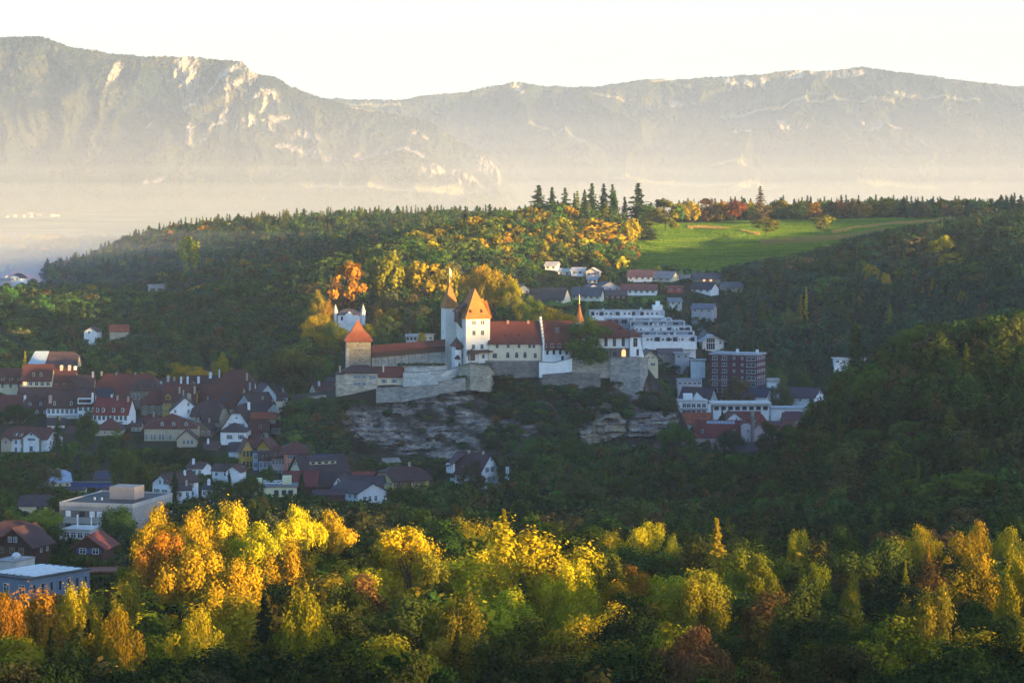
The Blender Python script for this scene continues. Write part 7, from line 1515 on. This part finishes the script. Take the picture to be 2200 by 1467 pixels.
 (1698, 660, 30, 1770, 'round', 'olive green', 'olive crown at the foot of the dark slope'),
 # right, valley and near slope
 (1678, 806, 44, 1560, 'tall', 'pale green', 'pale green poplar left of the violet roofed house'),
 (1728, 795, 56, 1580, 'round', 'green', 'round green tree behind the violet roofed house'),
 (1586, 800, 60, 1545, 'round', 'brownish green', 'brownish tree before the red brick block'),
 (1552, 882, 30, 1470, 'spruce', 'dark green', 'dense dark fir beside the cottage gable'),
 (1570, 925, 60, 1400, 'spray', 'dark green', 'dark tree covering the middle of the long pink factory'),
 (1448, 905, 60, 1290, 'round', 'green', 'green tree right of the quarried rock face'),
 (1132, 938, 70, 1230, 'spray', 'green', 'fresh green tree at the left foot of the bare rock'),
 (1230, 938, 60, 1240, 'spray', 'green', 'fresh green tree below the ochre rock face'),
 (1660, 905, 60, 1130, 'round', 'brownish green', 'brownish tree at the left toe of the near right slope'),
 (1860, 920, 110, 1000, 'tall', 'green', 'big green tree low on the near right slope'),
 (1960, 902, 90, 1020, 'column', 'pale green', 'pale oval tree on the near right slope'),
 (2070, 1005, 170, 800, 'column', 'olive green', 'very broad olive poplar group tree at right centre'),
 (1840, 694, 60, 1120, 'fir', 'dark green', 'dark pine crown at the left end of the near right ridge'),
 (1960, 690, 100, 1100, 'round', 'olive green', 'olive rounded crown on the near right ridge'),
 (1340, 1010, 80, 980, 'round', 'green', 'green rounded tree in the mid wood below the ochre rock'),
 (1250, 1020, 90, 980, 'round', 'brownish green', 'brownish rounded tree in the mid wood at centre'),
 (1400, 1000, 60, 950, 'spruce', 'dark green', 'dark spruce in the mid wood right of centre'),
]:
    px_, top_, w_, Y_, kd, cl, lab = a[:7]
    HT_(px_, top_, w_, Y_, kd, cl, lab, a[7] if len(a) > 7 else None, a[8] if len(a) > 8 else None)
    TREES[-1]['name'] = a[8] if len(a) > 8 else None
NH = len(TREES)

# ------------------------------------------------------------------ forest fill
def pick(r, tab):
    t = sum(w for _, w in tab); u = r.random() * t
    for k, w in tab:
        u -= w
        if u <= 0: return k
    return tab[-1][0]
FG_C = [('golden', 3.2), ('yellow', 2.2), ('yellow-green', 2.8), ('olive green', 1.8), ('russet', .7), ('orange', 1.0), ('green', 1.0), ('dark green', 1.7)]
MID_C = [('dark green', 2.6), ('green', 2.6), ('olive green', 1.6), ('brownish green', 2.0), ('russet', .35), ('pale green', .2)]
DK_C = [('dark green', 4), ('green', 2), ('blue-green', 2.0), ('brownish green', 1.0), ('olive green', .8)]
FAR_C = [('olive green', 3), ('dark green', 3), ('green', 2), ('brownish green', 1.5), ('yellow-green', .5), ('golden', .3), ('russet', .5)]
GOLD_C = [('golden', 3), ('yellow', 1), ('orange', 1), ('yellow-green', 2), ('olive green', 3), ('green', 2), ('russet', .6)]
def inpoly(x, y, pts):
    c = False; j = len(pts) - 1
    for i in range(len(pts)):
        if (pts[i][1] > y) != (pts[j][1] > y) and x < (pts[j][0] - pts[i][0]) * (y - pts[i][1]) / (pts[j][1] - pts[i][1]) + pts[i][0]: c = not c
        j = i
    return c
def zone(px, Y, py, r):
    """None or (probability, kinds, colours, (height range))"""
    if Y < 700:
        p = 1.0
        if px < 285 and Y > 470: p = 0.5
        if px < 130 and 600 < Y < 700: p = 0.15
        cc = FG_C if Y > 370 else MID_C
        if px > 1350: cc = [('yellow-green', 1.6), ('olive green', 2.4), ('russet', 1.4), ('green', 2.4), ('golden', 1.4), ('brownish green', 2), ('dark green', 3.4)]
        if Y > 590 or (px > 1350 and Y > 520): cc = MID_C
        return p, [('spray', 3), ('tall', 1.6), ('round', 4), ('spruce', .3)], cc, ((9, 16) if Y > 590 else (9, 21))
    if Y < 1250:
        if px < 560:
            if Y > 1110: return 0.75, [('round', 3), ('spray', 2), ('spruce', .6)], MID_C, (7, 13)
            return 0.55, [('round', 4), ('spray', 2), ('tall', 1), ('spruce', .5)], MID_C, (7, 13)
        if px < 1090 and Y > 1060: return (0.25 if Y < 1200 else 0.4), [('round', 4), ('spray', 1)], MID_C, (6, 10)
        if px > 1640: return 1.0, [('round', 4), ('spray', 2), ('tall', 1), ('spruce', 1.5), ('fir', 1), ('pine', .8)], [('dark green', 3), ('green', 2.4), ('brownish green', 1.6), ('olive green', 1.2)], (14, 21)
        return 1.0, [('round', 5), ('spray', 3), ('tall', 1.5), ('spruce', 1)], MID_C, (11, 18)
    if 655 < px < 1480 and 1300 < Y < 1500: return None
    if Y < 1330: 
        if px < 620: return 0.75, [('round', 3), ('spray', 1), ('spruce', .4)], MID_C, (6, 12)
        if px > 1640: return 1.0, [('round', 3), ('spruce', 1)], DK_C, (13, 19)
        return 0.9, [('round', 3), ('spray', 2)], MID_C, (9, 14)
    if Y < 1560:
        if px < 620: return 0.8, [('round', 3), ('spray', 1)], MID_C, (5, 9)
        if px < 1480: return 0.8, [('round', 2), ('spray', 1)], DK_C, (8, 14)
        if px < 1860: return 0.6, [('round', 3), ('tall', 1), ('spruce', .4)], [('green', 2), ('pale green', 1), ('brownish green', 1), ('dark green', 2)], (6, 11)
        return 1.0, [('round', 3), ('spruce', 1)], DK_C, (12, 18)
    if 1180 < px < 1560 and Y < 2010:
        if 1630 < Y < 1780 and 1262 < px < 1500: return 0.10, [('round', 1)], DK_C, (4, 6)
        return 0.92, [('round', 3), ('spruce', .6), ('column', .4)], DK_C, (5, 9)
    if 1090 < px <= 1180 and Y < 2010: return 0.7, [('round', 1)], DK_C, (8, 13)
    if 1560 <= px < 1640 and Y < 1650: return 0.6, [('round', 1)], DK_C, (7, 11)
    # clearing by the villa
    if 690 < px < 880 and 1590 < Y < 1665: return 0.12, [('round', 1)], GOLD_C, (5, 8)
    # meadow
    if 2005 < Y < 2440 and px > 1322 + (2400 - Y) * 0.10:
        edge = np.interp(px, [1330, 1600, 1750, 1850, 2000, 2100, 2200], [2005, 2015, 2030, 2120, 2270, 2370, 2460])
        if Y > edge: return None
    if Y < 1700 and px < 560: return 0.85, [('round', 3), ('spray', 1), ('spruce', .5)], DK_C + [('brownish green', 1)], (9, 15)
    if px > 1560 and Y < 2420:
        return 1.0, [('spruce', 2), ('round', 4), ('fir', 1), ('larch', .5)], [('dark green', 4), ('blue-green', 4), ('green', 1.4), ('brownish green', .8)], (13, 21)
    if px < 300 and 1985 < Y < 2120: return 1.0, [('round', 3), ('spray', 1)], [('golden', 3), ('yellow', 2), ('orange', 1), ('olive green', 2), ('green', 2)], (8, 13)
    if Y < 2000 and px < 640 : return 1.0, [('round', 5), ('spray', 1.2), ('spruce', 1.1)], DK_C, (11, 17)
    if Y < 1860: return 1.0, [('round', 5), ('spray', 1.5), ('spruce', .6)], [('dark green', 3), ('green', 2), ('brownish green', 2), ('olive green', 1)], (12, 19)
    if 2250 < Y < 2420 and 1140 < px < 1440: return 1.0, [('fir', 2), ('spruce', 1), ('round', 3)], [('dark green', 3), ('green', 2), ('golden', 1), ('olive green', 2)], (17, 25)
    if Y < 2500 and px >= 640:
        g = GOLD_C if (px > 880 and Y > 1990) else [('dark green', 3), ('green', 2), ('olive green', 1.4), ('brownish green', 1)]
        return 1.0, [('round', 4), ('spruce', 1.5), ('spray', 1), ('fir', .5)], g, (10, 19)
    if 2420 <= Y < 2500 and px > 1250:
        return 0.85, [('round', 2), ('spray', 2), ('spruce', 1.4)], [('orange', 1.2), ('russet', 2), ('golden', 1.5), ('olive green', 2), ('dark green', 1.4)], (10, 17)
    if Y < 2600 and px < 640 and Y > 2000:
        if px < 320: return 0.5, [('round', 1)], FAR_C, (7, 12)
        return 0.9, [('round', 2), ('spruce', 1)], FAR_C, (9, 15)
    if Y >= 2500 and px > 1500: return 0.8, [('spruce', 3), ('round', 1), ('pine', 1)], [('dark green', 1), ('blue-green', 2), ('olive green', 1)], (13, 19)
    if 2500 <= Y < 3060:
        if px < 90 + max(0, (2900 - Y)) * 0.05 and Y > 2500: return None
        return 1.0, [('spruce', 1.8), ('pine', 1.4), ('round', 4.0), ('larch', .5), ('fir', .6)], FAR_C, (11, 20)
    return None

# horizon of the bare terrain, for culling what lies behind the hills
_hp = np.arange(-60, 2280, 12.0); _hY = np.concatenate([np.arange(250, 3200, 14.0)])
_A, _B = np.meshgrid(_hp, _hY); _z = terrain((_A - 1100) / F * _B, _B); _ang = (CZ - _z) / _B * F + HOR
_cum = np.minimum.accumulate(_ang, axis=0)
def ground_hides(px, Y, top):
    i = int(np.clip((px + 60) / 12, 0, len(_hp) - 1)); j = int(np.clip((Y - 15 - 250) / 14, 0, len(_hY) - 1))
    return top > _cum[j, i] - 1
def rock_blocks(px, Y, top):
    return 730 < px < 1400 and Y > 1400 and top > np.interp(px, [730, 800, 955, 985, 1160, 1380, 1400], [745, 762, 735, 700, 700, 700, 780])
BLD = [(o.location.x, o.location.y) for o in S.objects if o.parent is None and o.type == 'EMPTY' and o.get('category') not in (None, 'wall')]
BLD = np.array(BLD)
def limit(t, lim):
    """lower the tree so that its tip stays below row lim"""
    if t['top'] >= lim: return True
    hn = t['h'] - (lim - t['top']) / F * t['Y']
    if hn < 3.2: return False
    if hn < t['h'] * 0.6: t['w'] *= max(0.6, hn / t['h'] / 0.6)
    t['h'] = hn; t['top'] = lim; return True
def blocked(t):
    hw = t['w'] / 2 / t['Y'] * F; L_, R_ = t['px'] - hw * 0.85, t['px'] + hw * 0.85; bt = t['top'] + t['h'] / t['Y'] * F
    for (a, b, c, d, Yb) in CLEAR + LIMITS:
        if t['Y'] < Yb + 6 and R_ > a and L_ < b and t['top'] + 2 < d and bt > c:
            if not limit(t, d - 1): return True
    return False
OUT_R = lambda x: float(np.interp(x, [1300, 1400, 1540, 1620, 1680, 1740, 1830, 1900, 1960, 2060, 2130, 2200, 2280], [572, 560, 572, 555, 546, 536, 505, 491, 481, 463, 451, 438, 430]))
OUT_B = lambda x: float(np.interp(x, [-80, 200, 340, 480, 540, 640, 700, 860, 940, 1130], [602, 604, 628, 600, 572, 560, 547, 508, 480, 440]))
OUT_N = lambda x: float(np.interp(x, [1640, 1700, 1780, 1840, 1960, 2080, 2200, 2280], [925, 868, 806, 722, 695, 688, 668, 655]))
def fill():
    r = random.Random(11); out = []
    Y = 286.0
    while Y < 3060:
        sp = 10.6 if Y < 640 else (10.5 if Y < 1300 else (11.4 if Y < 2450 else 9.8))
        x0, x1 = xw(-70, Y), xw(2275, Y); x = x0 + r.random() * sp
        while x < x1:
            xx = x + r.uniform(-.42, .42) * sp; yy = Y + r.uniform(-.42, .42) * sp; x += sp
            px = xx / yy * F + 1100
            z = zone(px, yy, 0, r)
            if z is None or r.random() > z[0]: continue
            kd = pick(r, z[1]); cl = pick(r, z[2]); h = r.uniform(*z[3])
            if kd in ('spruce', 'fir', 'pine', 'larch'): h *= 1.18; w = h * {'spruce': .34, 'fir': .40, 'pine': .38, 'larch': .30}[kd] * r.uniform(.85, 1.15); cl = cl if cl in ('dark green', 'blue-green', 'olive green', 'brownish green') else ('dark green' if r.random() < .7 else 'olive green')
            else: w = h * {'round': .76, 'spray': .70, 'tall': .62, 'column': .42, 'weep': .6}[kd] * r.uniform(.85, 1.2) * (1.2 if yy > 1650 else 1.0)
            g = tz(xx, yy)
            py_t = (CZ - g - h) / yy * F + HOR
            t = dict(px=px, top=py_t, Y=yy, x=xx, y=yy, z=g - 0.4, h=h, w=w, kind=kd, col=cl, label=None, hand=False, name=None)
            if ground_hides(px, yy, py_t) or rock_blocks(px, yy, py_t): continue
            if len(BLD) and np.min(np.hypot(BLD[:, 0] - xx, BLD[:, 1] - yy)) < (6.5 if yy > 600 else 16): continue
            if blocked(t): continue
            if 1300 < px and 1640 < yy < 2380 and (yy < 1995 or px > 1324 + (2400 - yy) * 0.1) and not limit(t, OUT_R(px) + r.uniform(0, 7)): continue
            if px < 1130 and 1600 < yy < 2480 and not limit(t, OUT_B(px) + r.uniform(-3, 7)): continue
            if px > 1640 and 850 < yy < 1300 and not limit(t, OUT_N(px) + r.uniform(-5, 9)): continue
            # keep single trees placed by eye free
            bad = False
            for q in TREES[:NH]:
                if q['Y'] > yy - 4 and yy > 0:
                    hw = q['w'] / 2 / q['Y'] * F * 0.72
                    if abs(px - q['px']) < hw + w / 2 / yy * F * 0.3 and yy < q['Y'] + 4 and not limit(t, q['top'] + min(0.40 * q['h'] / q['Y'] * F, 0.75 * q['w'] / q['Y'] * F, 70)): bad = True; break
                if math.hypot(q['x'] - xx, q['y'] - yy) < q['w'] * 0.34: bad = True; break
            if bad: continue
            out.append(t)
        Y += sp
    return out
TREES += fill()
# shrubs and small trees that cling to the castle rock
def rock_shrubs():
    SV, rk, pcs, py = ROCK; r = random.Random(3); n = 0
    nf, nc, _ = SV.shape; tries = 0
    while n < 560 and tries < 12000:
        tries += 1; i = r.randrange(2, nf - 1); j = r.randrange(2, nc - 2); px = pcs[j]; p = SV[i, j]; pyy = py[i, j]
        k = rk[i, j]
        left = px < 735; band = (1050 < px < 1450 and 835 < pyy < 905) or (1050 < px < 1240 and pyy < 965); ivy = 1060 < px < 1105 and pyy < 850
        if k > 0.3 and r.random() > 0.03 and not ivy: continue
        if not (left or band or ivy) and (k > 0.15 or r.random() > 0.30): continue
        h = r.uniform(6, 11) if left else (r.uniform(3.0, 6.0) if band else r.uniform(2.0, 4.2))
        if left and px < 600: h *= 0.8
        top = pyy - h * 0.75 / p[1] * F
        if px > 735 and top < np.interp(px, [735, 815, 1000, 1060, 1160, 1230, 1310, 1400, 1470], [852, 862, 832, 800, 815, 812, 812, 828, 868]): continue
        cl = pick(r, [('dark green', 4), ('blue-green', 2.5), ('green', 1.6), ('brownish green', 1.4), ('russet', .25)])
        t = dict(px=px, top=top, Y=p[1], x=p[0], y=p[1] - 0.6, z=p[2] - h * 0.28, h=h, w=h * r.uniform(.95, 1.5), kind='round', col=cl, label=None, hand=False, name='shrub' if not left or h < 6 else None, rock=True)
        if blocked(t): continue
        TREES.append(t); n += 1
    for (a, b, y0, Y_, hh_) in ((857, 953, 783, 1396, 1.7), (868, 960, 833, 1380, 3.2), (1038, 1062, 785, 1385, 2.4), (1378, 1400, 850, 1392, 5), (1062, 1104, 812, 1388, 4), (1066, 1100, 832, 1386, 4), (990, 1000, 815, 1384, 4), (1180, 1230, 808, 1388, 1.4), (1290, 1340, 826, 1384, 3.0), (740, 800, 868, 1380, 4.0), (1090, 1100, 845, 1384, 4)):
        px = a
        while px < b:
            h = hh_ * r.uniform(.75, 1.25); x = xw(px, Y_); TREES.append(dict(px=px, top=y0 - h * .5 / Y_ * F, Y=Y_, x=x, y=Y_, z=zw(y0, Y_) - h * 0.5, h=h, w=h * 1.4, kind='round', col=pick(r, [('dark green', 3), ('blue-green', 1), ('green', 1)]), label=None, hand=False, name='shrub', rock=True))
            px += h * 1.0 / Y_ * F
rock_shrubs()

# what is seen of each: front-to-back painting at quarter size
def visible():
    Wb, Hb = 740, 489; k = Wb / 2200.0; buf = np.zeros((Hb, Wb), bool)
    ev = [('t', t['Y'], t) for t in TREES] + [('b', c[4], c) for c in CLEAR] + [('b', 1399, (735, 1400, 800, 950, 1399))]
    ev.sort(key=lambda e: e[1])
    for kind_, _, e in ev:
        if kind_ == 'b':
            a, b, c, d = [int(v * k) for v in e[:4]]; buf[max(0, c):max(0, d), max(0, a):max(0, b)] = True; continue
        t = e; hw = t['w'] / 2 / t['Y'] * F * k; y0 = t['top'] * k; y1 = y0 + t['h'] * 0.85 / t['Y'] * F * k; cx = t['px'] * k
        a = int(max(0, cx - hw)); b = int(min(Wb - 1, cx + hw)) + 1; c = int(max(0, y0)); d = int(min(Hb - 1, y1)) + 1
        if a >= b or c >= d: t['vis'] = 0; continue
        yy, xx = np.mgrid[c:d, a:b]; m = ((xx + .5 - cx) / max(hw, .5)) ** 2 + ((yy + .5 - (y0 + y1) / 2) / max((y1 - y0) / 2, .5)) ** 2 <= 1
        sub = buf[c:d, a:b]; t['vis'] = int((m & ~sub).sum()); sub |= m
visible()
CONS = ('spruce', 'fir', 'pine', 'larch')
def kname(t):
    if t.get('name'): return t['name']
    return {'spruce': 'spruce_tree', 'fir': 'fir_tree', 'pine': 'pine_tree', 'larch': 'larch_tree', 'tall': 'poplar_tree', 'column': 'poplar_tree', 'weep': 'birch_tree'}.get(t['kind'], 'broadleaf_tree')
for t in TREES:
    if t['label'] == 'weeping willow in front of the concrete office block': t['name'] = 'willow_tree'
keep = {'broadleaf': [], 'conifer': [], 'other': [], 'shrub': []}
for t in TREES:
    if t['vis'] < 1 and not t['hand']: continue
    g = 'shrub' if t.get('name') == 'shrub' else 'conifer' if t['kind'] in CONS else 'broadleaf' if t['kind'] in ('round', 'spray') else 'other'
    keep[g].append(t)
INDIV = []; REST = []
for g, L_ in keep.items():
    L_.sort(key=lambda t: (not t['hand'], -t['vis']))
    INDIV += L_[:300]; REST += [(g, t) for t in L_[300:]]

# labels: colour and shape, then the nearest landmark
def lab_parts(t):
    sz = 'tall ' if t['h'] > 19 else ('small ' if t['h'] < 9 else '')
    word = {'spruce': 'spruce', 'fir': 'fir', 'pine': 'pine', 'larch': 'larch', 'tall': 'upright tree', 'column': 'narrow tree', 'weep': 'drooping tree', 'round': 'round tree', 'spray': 'feathery tree'}[t['kind']]
    if t.get('name') == 'shrub': word = 'shrub'; sz = ''
    best = None; cy_ = t['top'] + 10
    for (mx_, my_, Ym, ph, rc_) in ALLM:
        dx = max(rc_[0] - t['px'], 0, t['px'] - rc_[1]); dy = max(rc_[2] - cy_, 0, cy_ - rc_[3]) * 1.3
        d_ = math.hypot(dx, dy) + abs(Ym - t['Y']) * 0.05
        if best is None or d_ < best[0]:
            if t['px'] < rc_[0]: rel = 'left of'
            elif t['px'] > rc_[1]: rel = 'right of'
            elif cy_ < rc_[2]: rel = 'above'
            elif cy_ > rc_[3] or t['Y'] < Ym: rel = 'below'
            else: rel = 'behind'
            if rel in ('left of', 'right of') and dy > dx: rel = 'above' if cy_ < rc_[2] else 'below'
            best = (d_, rel, ph)
    return sz + t['col'] + ' ' + word, best[1], best[2]
ALLM = [m for m in MARKS]
for t in TREES[:NH]:
    if t['vis'] >= 6:
        hw = t['w'] / 2 / t['Y'] * F; ph = 'the ' + ' '.join(t['label'].split()[:5]).rstrip(',')
        for cut in (' in', ' of', ' the', ' a', ' at', ' beside', ' behind', ' below', ' left', ' right', ' low', ' rising', ' standing', ' on', ' between', ' just', ' to', ' near', ' with', ' from', ' its', ' directly', ' before', ' among', ' above', ' one', ' high', ' tip', ' pressed', ' against', ' catching', ' light', ' stepping', ' second', ' third', ' and', ' leaning', ' peeping', ' over'):
            if ph.endswith(cut): ph = ph[:-len(cut)]
        ALLM.append((t['px'], t['top'] + 15, t['Y'], ph, (t['px'] - hw, t['px'] + hw, t['top'], t['top'] + 40)))
groups = {}
for t in INDIV:
    if t['label']: continue
    a, rel, ph = lab_parts(t); t['base'] = (a, rel, ph); groups.setdefault(t['base'], []).append(t)
_u = ['', 'first', 'second', 'third', 'fourth', 'fifth', 'sixth', 'seventh', 'eighth', 'ninth']
ORD = [''] + _u[2:] + 'tenth eleventh twelfth thirteenth fourteenth fifteenth sixteenth seventeenth eighteenth nineteenth twentieth'.split() + ['twenty-' + w for w in _u[1:]] + ['thirtieth'] + ['thirty-' + w for w in _u[1:]] + ['fortieth'] + ['forty-' + w for w in _u[1:]]
used_l = set()
for (a, rel, ph), L_ in groups.items():
    L_.sort(key=lambda t: t['px']); n = len(L_); txt = f'{a} {rel} {ph}'
    for i, t in enumerate(L_):
        if n == 1: t['label'] = txt
        else: t['label'] = txt + (', leftmost' if i == 0 else ', rightmost' if i == n - 1 else f', {ORD[min(i, 48)]} from left')
        t['label'] = ' '.join(t['label'].split()[:16])
GRP = {'shrub': 'shrubs on the castle rock', 'front': 'trees of the sunlit wood in front', 'mid': 'trees of the shaded middle wood', 'town': 'trees around the town and castle', 'far': 'trees on the hills behind'}
def grp(t):
    if t.get('name') == 'shrub': return GRP['shrub']
    return GRP['front'] if t['Y'] < 640 else GRP['mid'] if (t['Y'] < 1300 and t['px'] > 560) else GRP['town'] if t['Y'] < 1600 else GRP['far']
def plant_trees():
    r = random.Random(99)
    for t in INDIV:
        lod = 'near' if t['Y'] < 620 and t['vis'] > 12 else ('mid' if t['Y'] < 1650 and t.get('name') != 'shrub' else 'far')
        kd = t['kind']
        if kd == 'weep' and lod == 'far': lod = 'mid'
        gens, H0, R0 = PROTO[(kd, lod)]; g = gens[r.randrange(len(gens))]
        sz_ = t['h'] / (H0 * 0.985); sx_ = t['w'] / 2 / (R0 * 1.02); rz = r.uniform(0, 6.28)
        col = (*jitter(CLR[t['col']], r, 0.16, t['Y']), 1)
        nm = kname(t); cat = {'broadleaf_tree': 'tree', 'shrub': 'shrub'}.get(nm, 'tree')
        if lod == 'near' or t['hand'] and lod != 'far' and t['vis'] > 60:
            if lod != 'near': gens, H0, R0 = PROTO[(kd, 'near')]; g = gens[r.randrange(len(gens))]; sz_ = t['h'] / (H0 * .985); sx_ = t['w'] / 2 / (R0 * 1.02)
            E = empty(nm, (t['x'], t['y'], t['z']), rz); E.scale = (sx_, sx_ * r.uniform(.92, 1.08), sz_); o = ob('crown', g[0], E); o.color = col; ob('trunk', g[1], E); root = E
        else:
            root = ob(nm, g[0], None, (t['x'], t['y'], t['z']), rz); root.scale = (sx_, sx_ * r.uniform(.92, 1.08), sz_); root.color = col
        tag(root, t['label'], cat, grp(t))
plant_trees()
def mass(name, L_, kinds):
    coll = bpy.data.collections.new(name + '_kinds'); idx = {}; n = 0
    for kd in kinds:
        gens, H0, R0 = PROTO[(kd, 'far')]; idx[kd] = (n, len(gens), H0, R0)
        for g in gens: o = bpy.data.objects.new(f'tree_shape_{n:03d}', g[1]); coll.objects.link(o); n += 1
    r = random.Random(5); V = []; rot = []; scl = []; pr = []; colr = []
    for t in L_:
        kd = t['kind'] if t['kind'] in idx else 'round'
        k0, kn, H0, R0 = idx[kd]; V.append((t['x'], t['y'], t['z'])); rot.append((0, 0, r.uniform(0, 6.28))); s_ = t['w'] / 2 / (R0 * 1.02)
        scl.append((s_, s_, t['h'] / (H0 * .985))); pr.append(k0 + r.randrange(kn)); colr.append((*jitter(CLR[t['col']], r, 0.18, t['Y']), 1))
    me = bpy.data.meshes.new(name); me.from_pydata(V, [], [])
    a = me.attributes.new('rot', 'FLOAT_VECTOR', 'POINT'); a.data.foreach_set('vector', np.array(rot, np.float32).ravel())
    a = me.attributes.new('scl', 'FLOAT_VECTOR', 'POINT'); a.data.foreach_set('vector', np.array(scl, np.float32).ravel())
    a = me.attributes.new('shape', 'INT', 'POINT'); a.data.foreach_set('value', np.array(pr, np.int32))
    a = me.attributes.new('tree_color', 'FLOAT_COLOR', 'POINT'); a.data.foreach_set('color', np.array(colr, np.float32).ravel())
    o = ob(name, me); tag(o, kind='stuff')
    ng = bpy.data.node_groups.new(name, 'GeometryNodeTree'); ng.interface.new_socket('Geometry', in_out='INPUT', socket_type='NodeSocketGeometry'); ng.interface.new_socket('Geometry', in_out='OUTPUT', socket_type='NodeSocketGeometry')
    gi = ng.nodes.new('NodeGroupInput'); go = ng.nodes.new('NodeGroupOutput'); ip = ng.nodes.new('GeometryNodeInstanceOnPoints'); ci = ng.nodes.new('GeometryNodeCollectionInfo')
    ci.inputs['Collection'].default_value = coll; ci.inputs['Separate Children'].default_value = True; ci.inputs['Reset Children'].default_value = True
    def na(nm, ty): x = ng.nodes.new('GeometryNodeInputNamedAttribute'); x.data_type = ty; x.inputs['Name'].default_value = nm; return [s_ for s_ in x.outputs if s_.enabled and s_.name == 'Attribute'][0]
    L = ng.links; L.new(gi.outputs[0], ip.inputs['Points']); L.new(ci.outputs[0], ip.inputs['Instance']); ip.inputs['Pick Instance'].default_value = True
    L.new(na('shape', 'INT'), ip.inputs['Instance Index']); L.new(na('rot', 'FLOAT_VECTOR'), ip.inputs['Rotation']); L.new(na('scl', 'FLOAT_VECTOR'), ip.inputs['Scale']); L.new(ip.outputs[0], go.inputs[0])
    md = o.modifiers.new('planting', 'NODES'); md.node_group = ng
    return o
def far_plain_woods():
    r = random.Random(21)
    for i in range(60):
        Yc = r.uniform(3450, 6200); pc = r.uniform(-80, 420); wx, wy = r.uniform(30, 130), r.uniform(15, 60); cl = r.choice(['russet', 'olive green', 'dark green', 'brownish green', 'golden'])
        for k in range(r.randrange(12, 34)):
            Y_ = Yc + r.gauss(0, wy); x = xw(pc, Yc) + r.gauss(0, wx); px = x / Y_ * F + 1100; h = r.uniform(8, 15); g_ = tz(x, Y_)
            if 0 < px < 200 and 3700 < Y_ < 4100: continue
            t = dict(px=px, top=(CZ - g_ - h) / Y_ * F + HOR, Y=Y_, x=x, y=Y_, z=g_ - 0.4, h=h, w=h * 1.0, kind='round', col=cl if r.random() < .7 else 'olive green', label=None, hand=False, name=None)
            REST.append(('broadleaf', t))
far_plain_woods()
mass('broadleaf_forest', [t for g, t in REST if g in ('broadleaf', 'other', 'shrub')], ('round', 'spray', 'tall', 'column'))
mass('conifer_forest', [t for g, t in REST if g == 'conifer'], CONS)
print('TREES', len(TREES), {k: len(v) for k, v in keep.items()}, len(REST))

def meadow_grass():
    rs = np.random.RandomState(8); n = 150000
    px = rs.uniform(1320, 2170, n); Y = 2040 + 400 * rs.rand(n) ** 0.8
    ok = (px > 1318 + (2400 - Y) * 0.10) & (Y < 2440); px, Y = px[ok], Y[ok]; x = (px - 1100) / F * Y; z = terrain(x, Y)
    n = len(x); py = (CZ - z) / Y * F + HOR; w = rs.uniform(0.5, 1.1, n); h = rs.uniform(0.3, 0.55, n)
    sn = 3.5 * fbm(x / 14, Y / 30, 3, 51)
    straw = seg_dist(px, py, [(1480, 489), (1530, 490), (1580, 494), (1630, 503)]) + sn < 1.8
    straw |= seg_dist(px, py, [(1790, 499), (1850, 488), (1920, 481), (2000, 476), (2060, 470)]) + sn < 2.6
    dull = seg_dist(px, py, [(1640, 522), (1700, 517), (1780, 512), (1850, 506), (1900, 495)]) < 6
    a = rs.uniform(-0.6, 0.6, n); ca, sa = np.cos(a), np.sin(a)
    h = np.where(straw, h * 2.2, h)
    V = np.stack([np.stack([x - ca * w, Y - sa * w, z - 0.05], 1), np.stack([x + ca * w, Y + sa * w, z - 0.05], 1), np.stack([x + ca * w * .8, Y + sa * w * .8 + 0.1, z + h], 1), np.stack([x - ca * w * .8, Y - sa * w * .8 + 0.1, z + h], 1)], 1).reshape(-1, 3)
    t = np.where(straw, 0.84, np.where(dull, 0.72, np.clip(0.25 + 0.13 * rs.randn(n) + 0.25 * fbm(x / 40, Y / 25, 3, 6) + 0.07 * np.sin((x * 0.5 + Y) / 3.2), 0, 0.6)))
    M, nn, out = nodes('meadow_grass'); at = N(nn, 'ShaderNodeAttribute', attribute_name='tint')
    col = ramp(nn, at.outputs['Fac'], [(0.0, (0.05, 0.115, 0.010)), (0.35, (0.115, 0.20, 0.012)), (0.6, (0.2, 0.25, 0.02)), (0.72, (0.2, 0.17, 0.05)), (0.95, (0.42, 0.27, 0.08))])
    d = N(nn, 'ShaderNodeBsdfDiffuse'); nn.links.new(col, d.inputs['Color']); tr = N(nn, 'ShaderNodeBsdfTranslucent'); nn.links.new(col, tr.inputs['Color']); ms = N(nn, 'ShaderNodeMixShader', i_Fac=0.3)
    nn.links.new(d.outputs[0], ms.inputs[1]); nn.links.new(tr.outputs[0], ms.inputs[2]); nn.links.new(ms.outputs[0], out.inputs['Surface'])
    tag(ob('meadow_grass', mesh_np('meadow_grass', V, np.arange(4 * n).reshape(n, 4), [M], False, {'tint': ('FACE', t)})), kind='stuff')
meadow_grass()
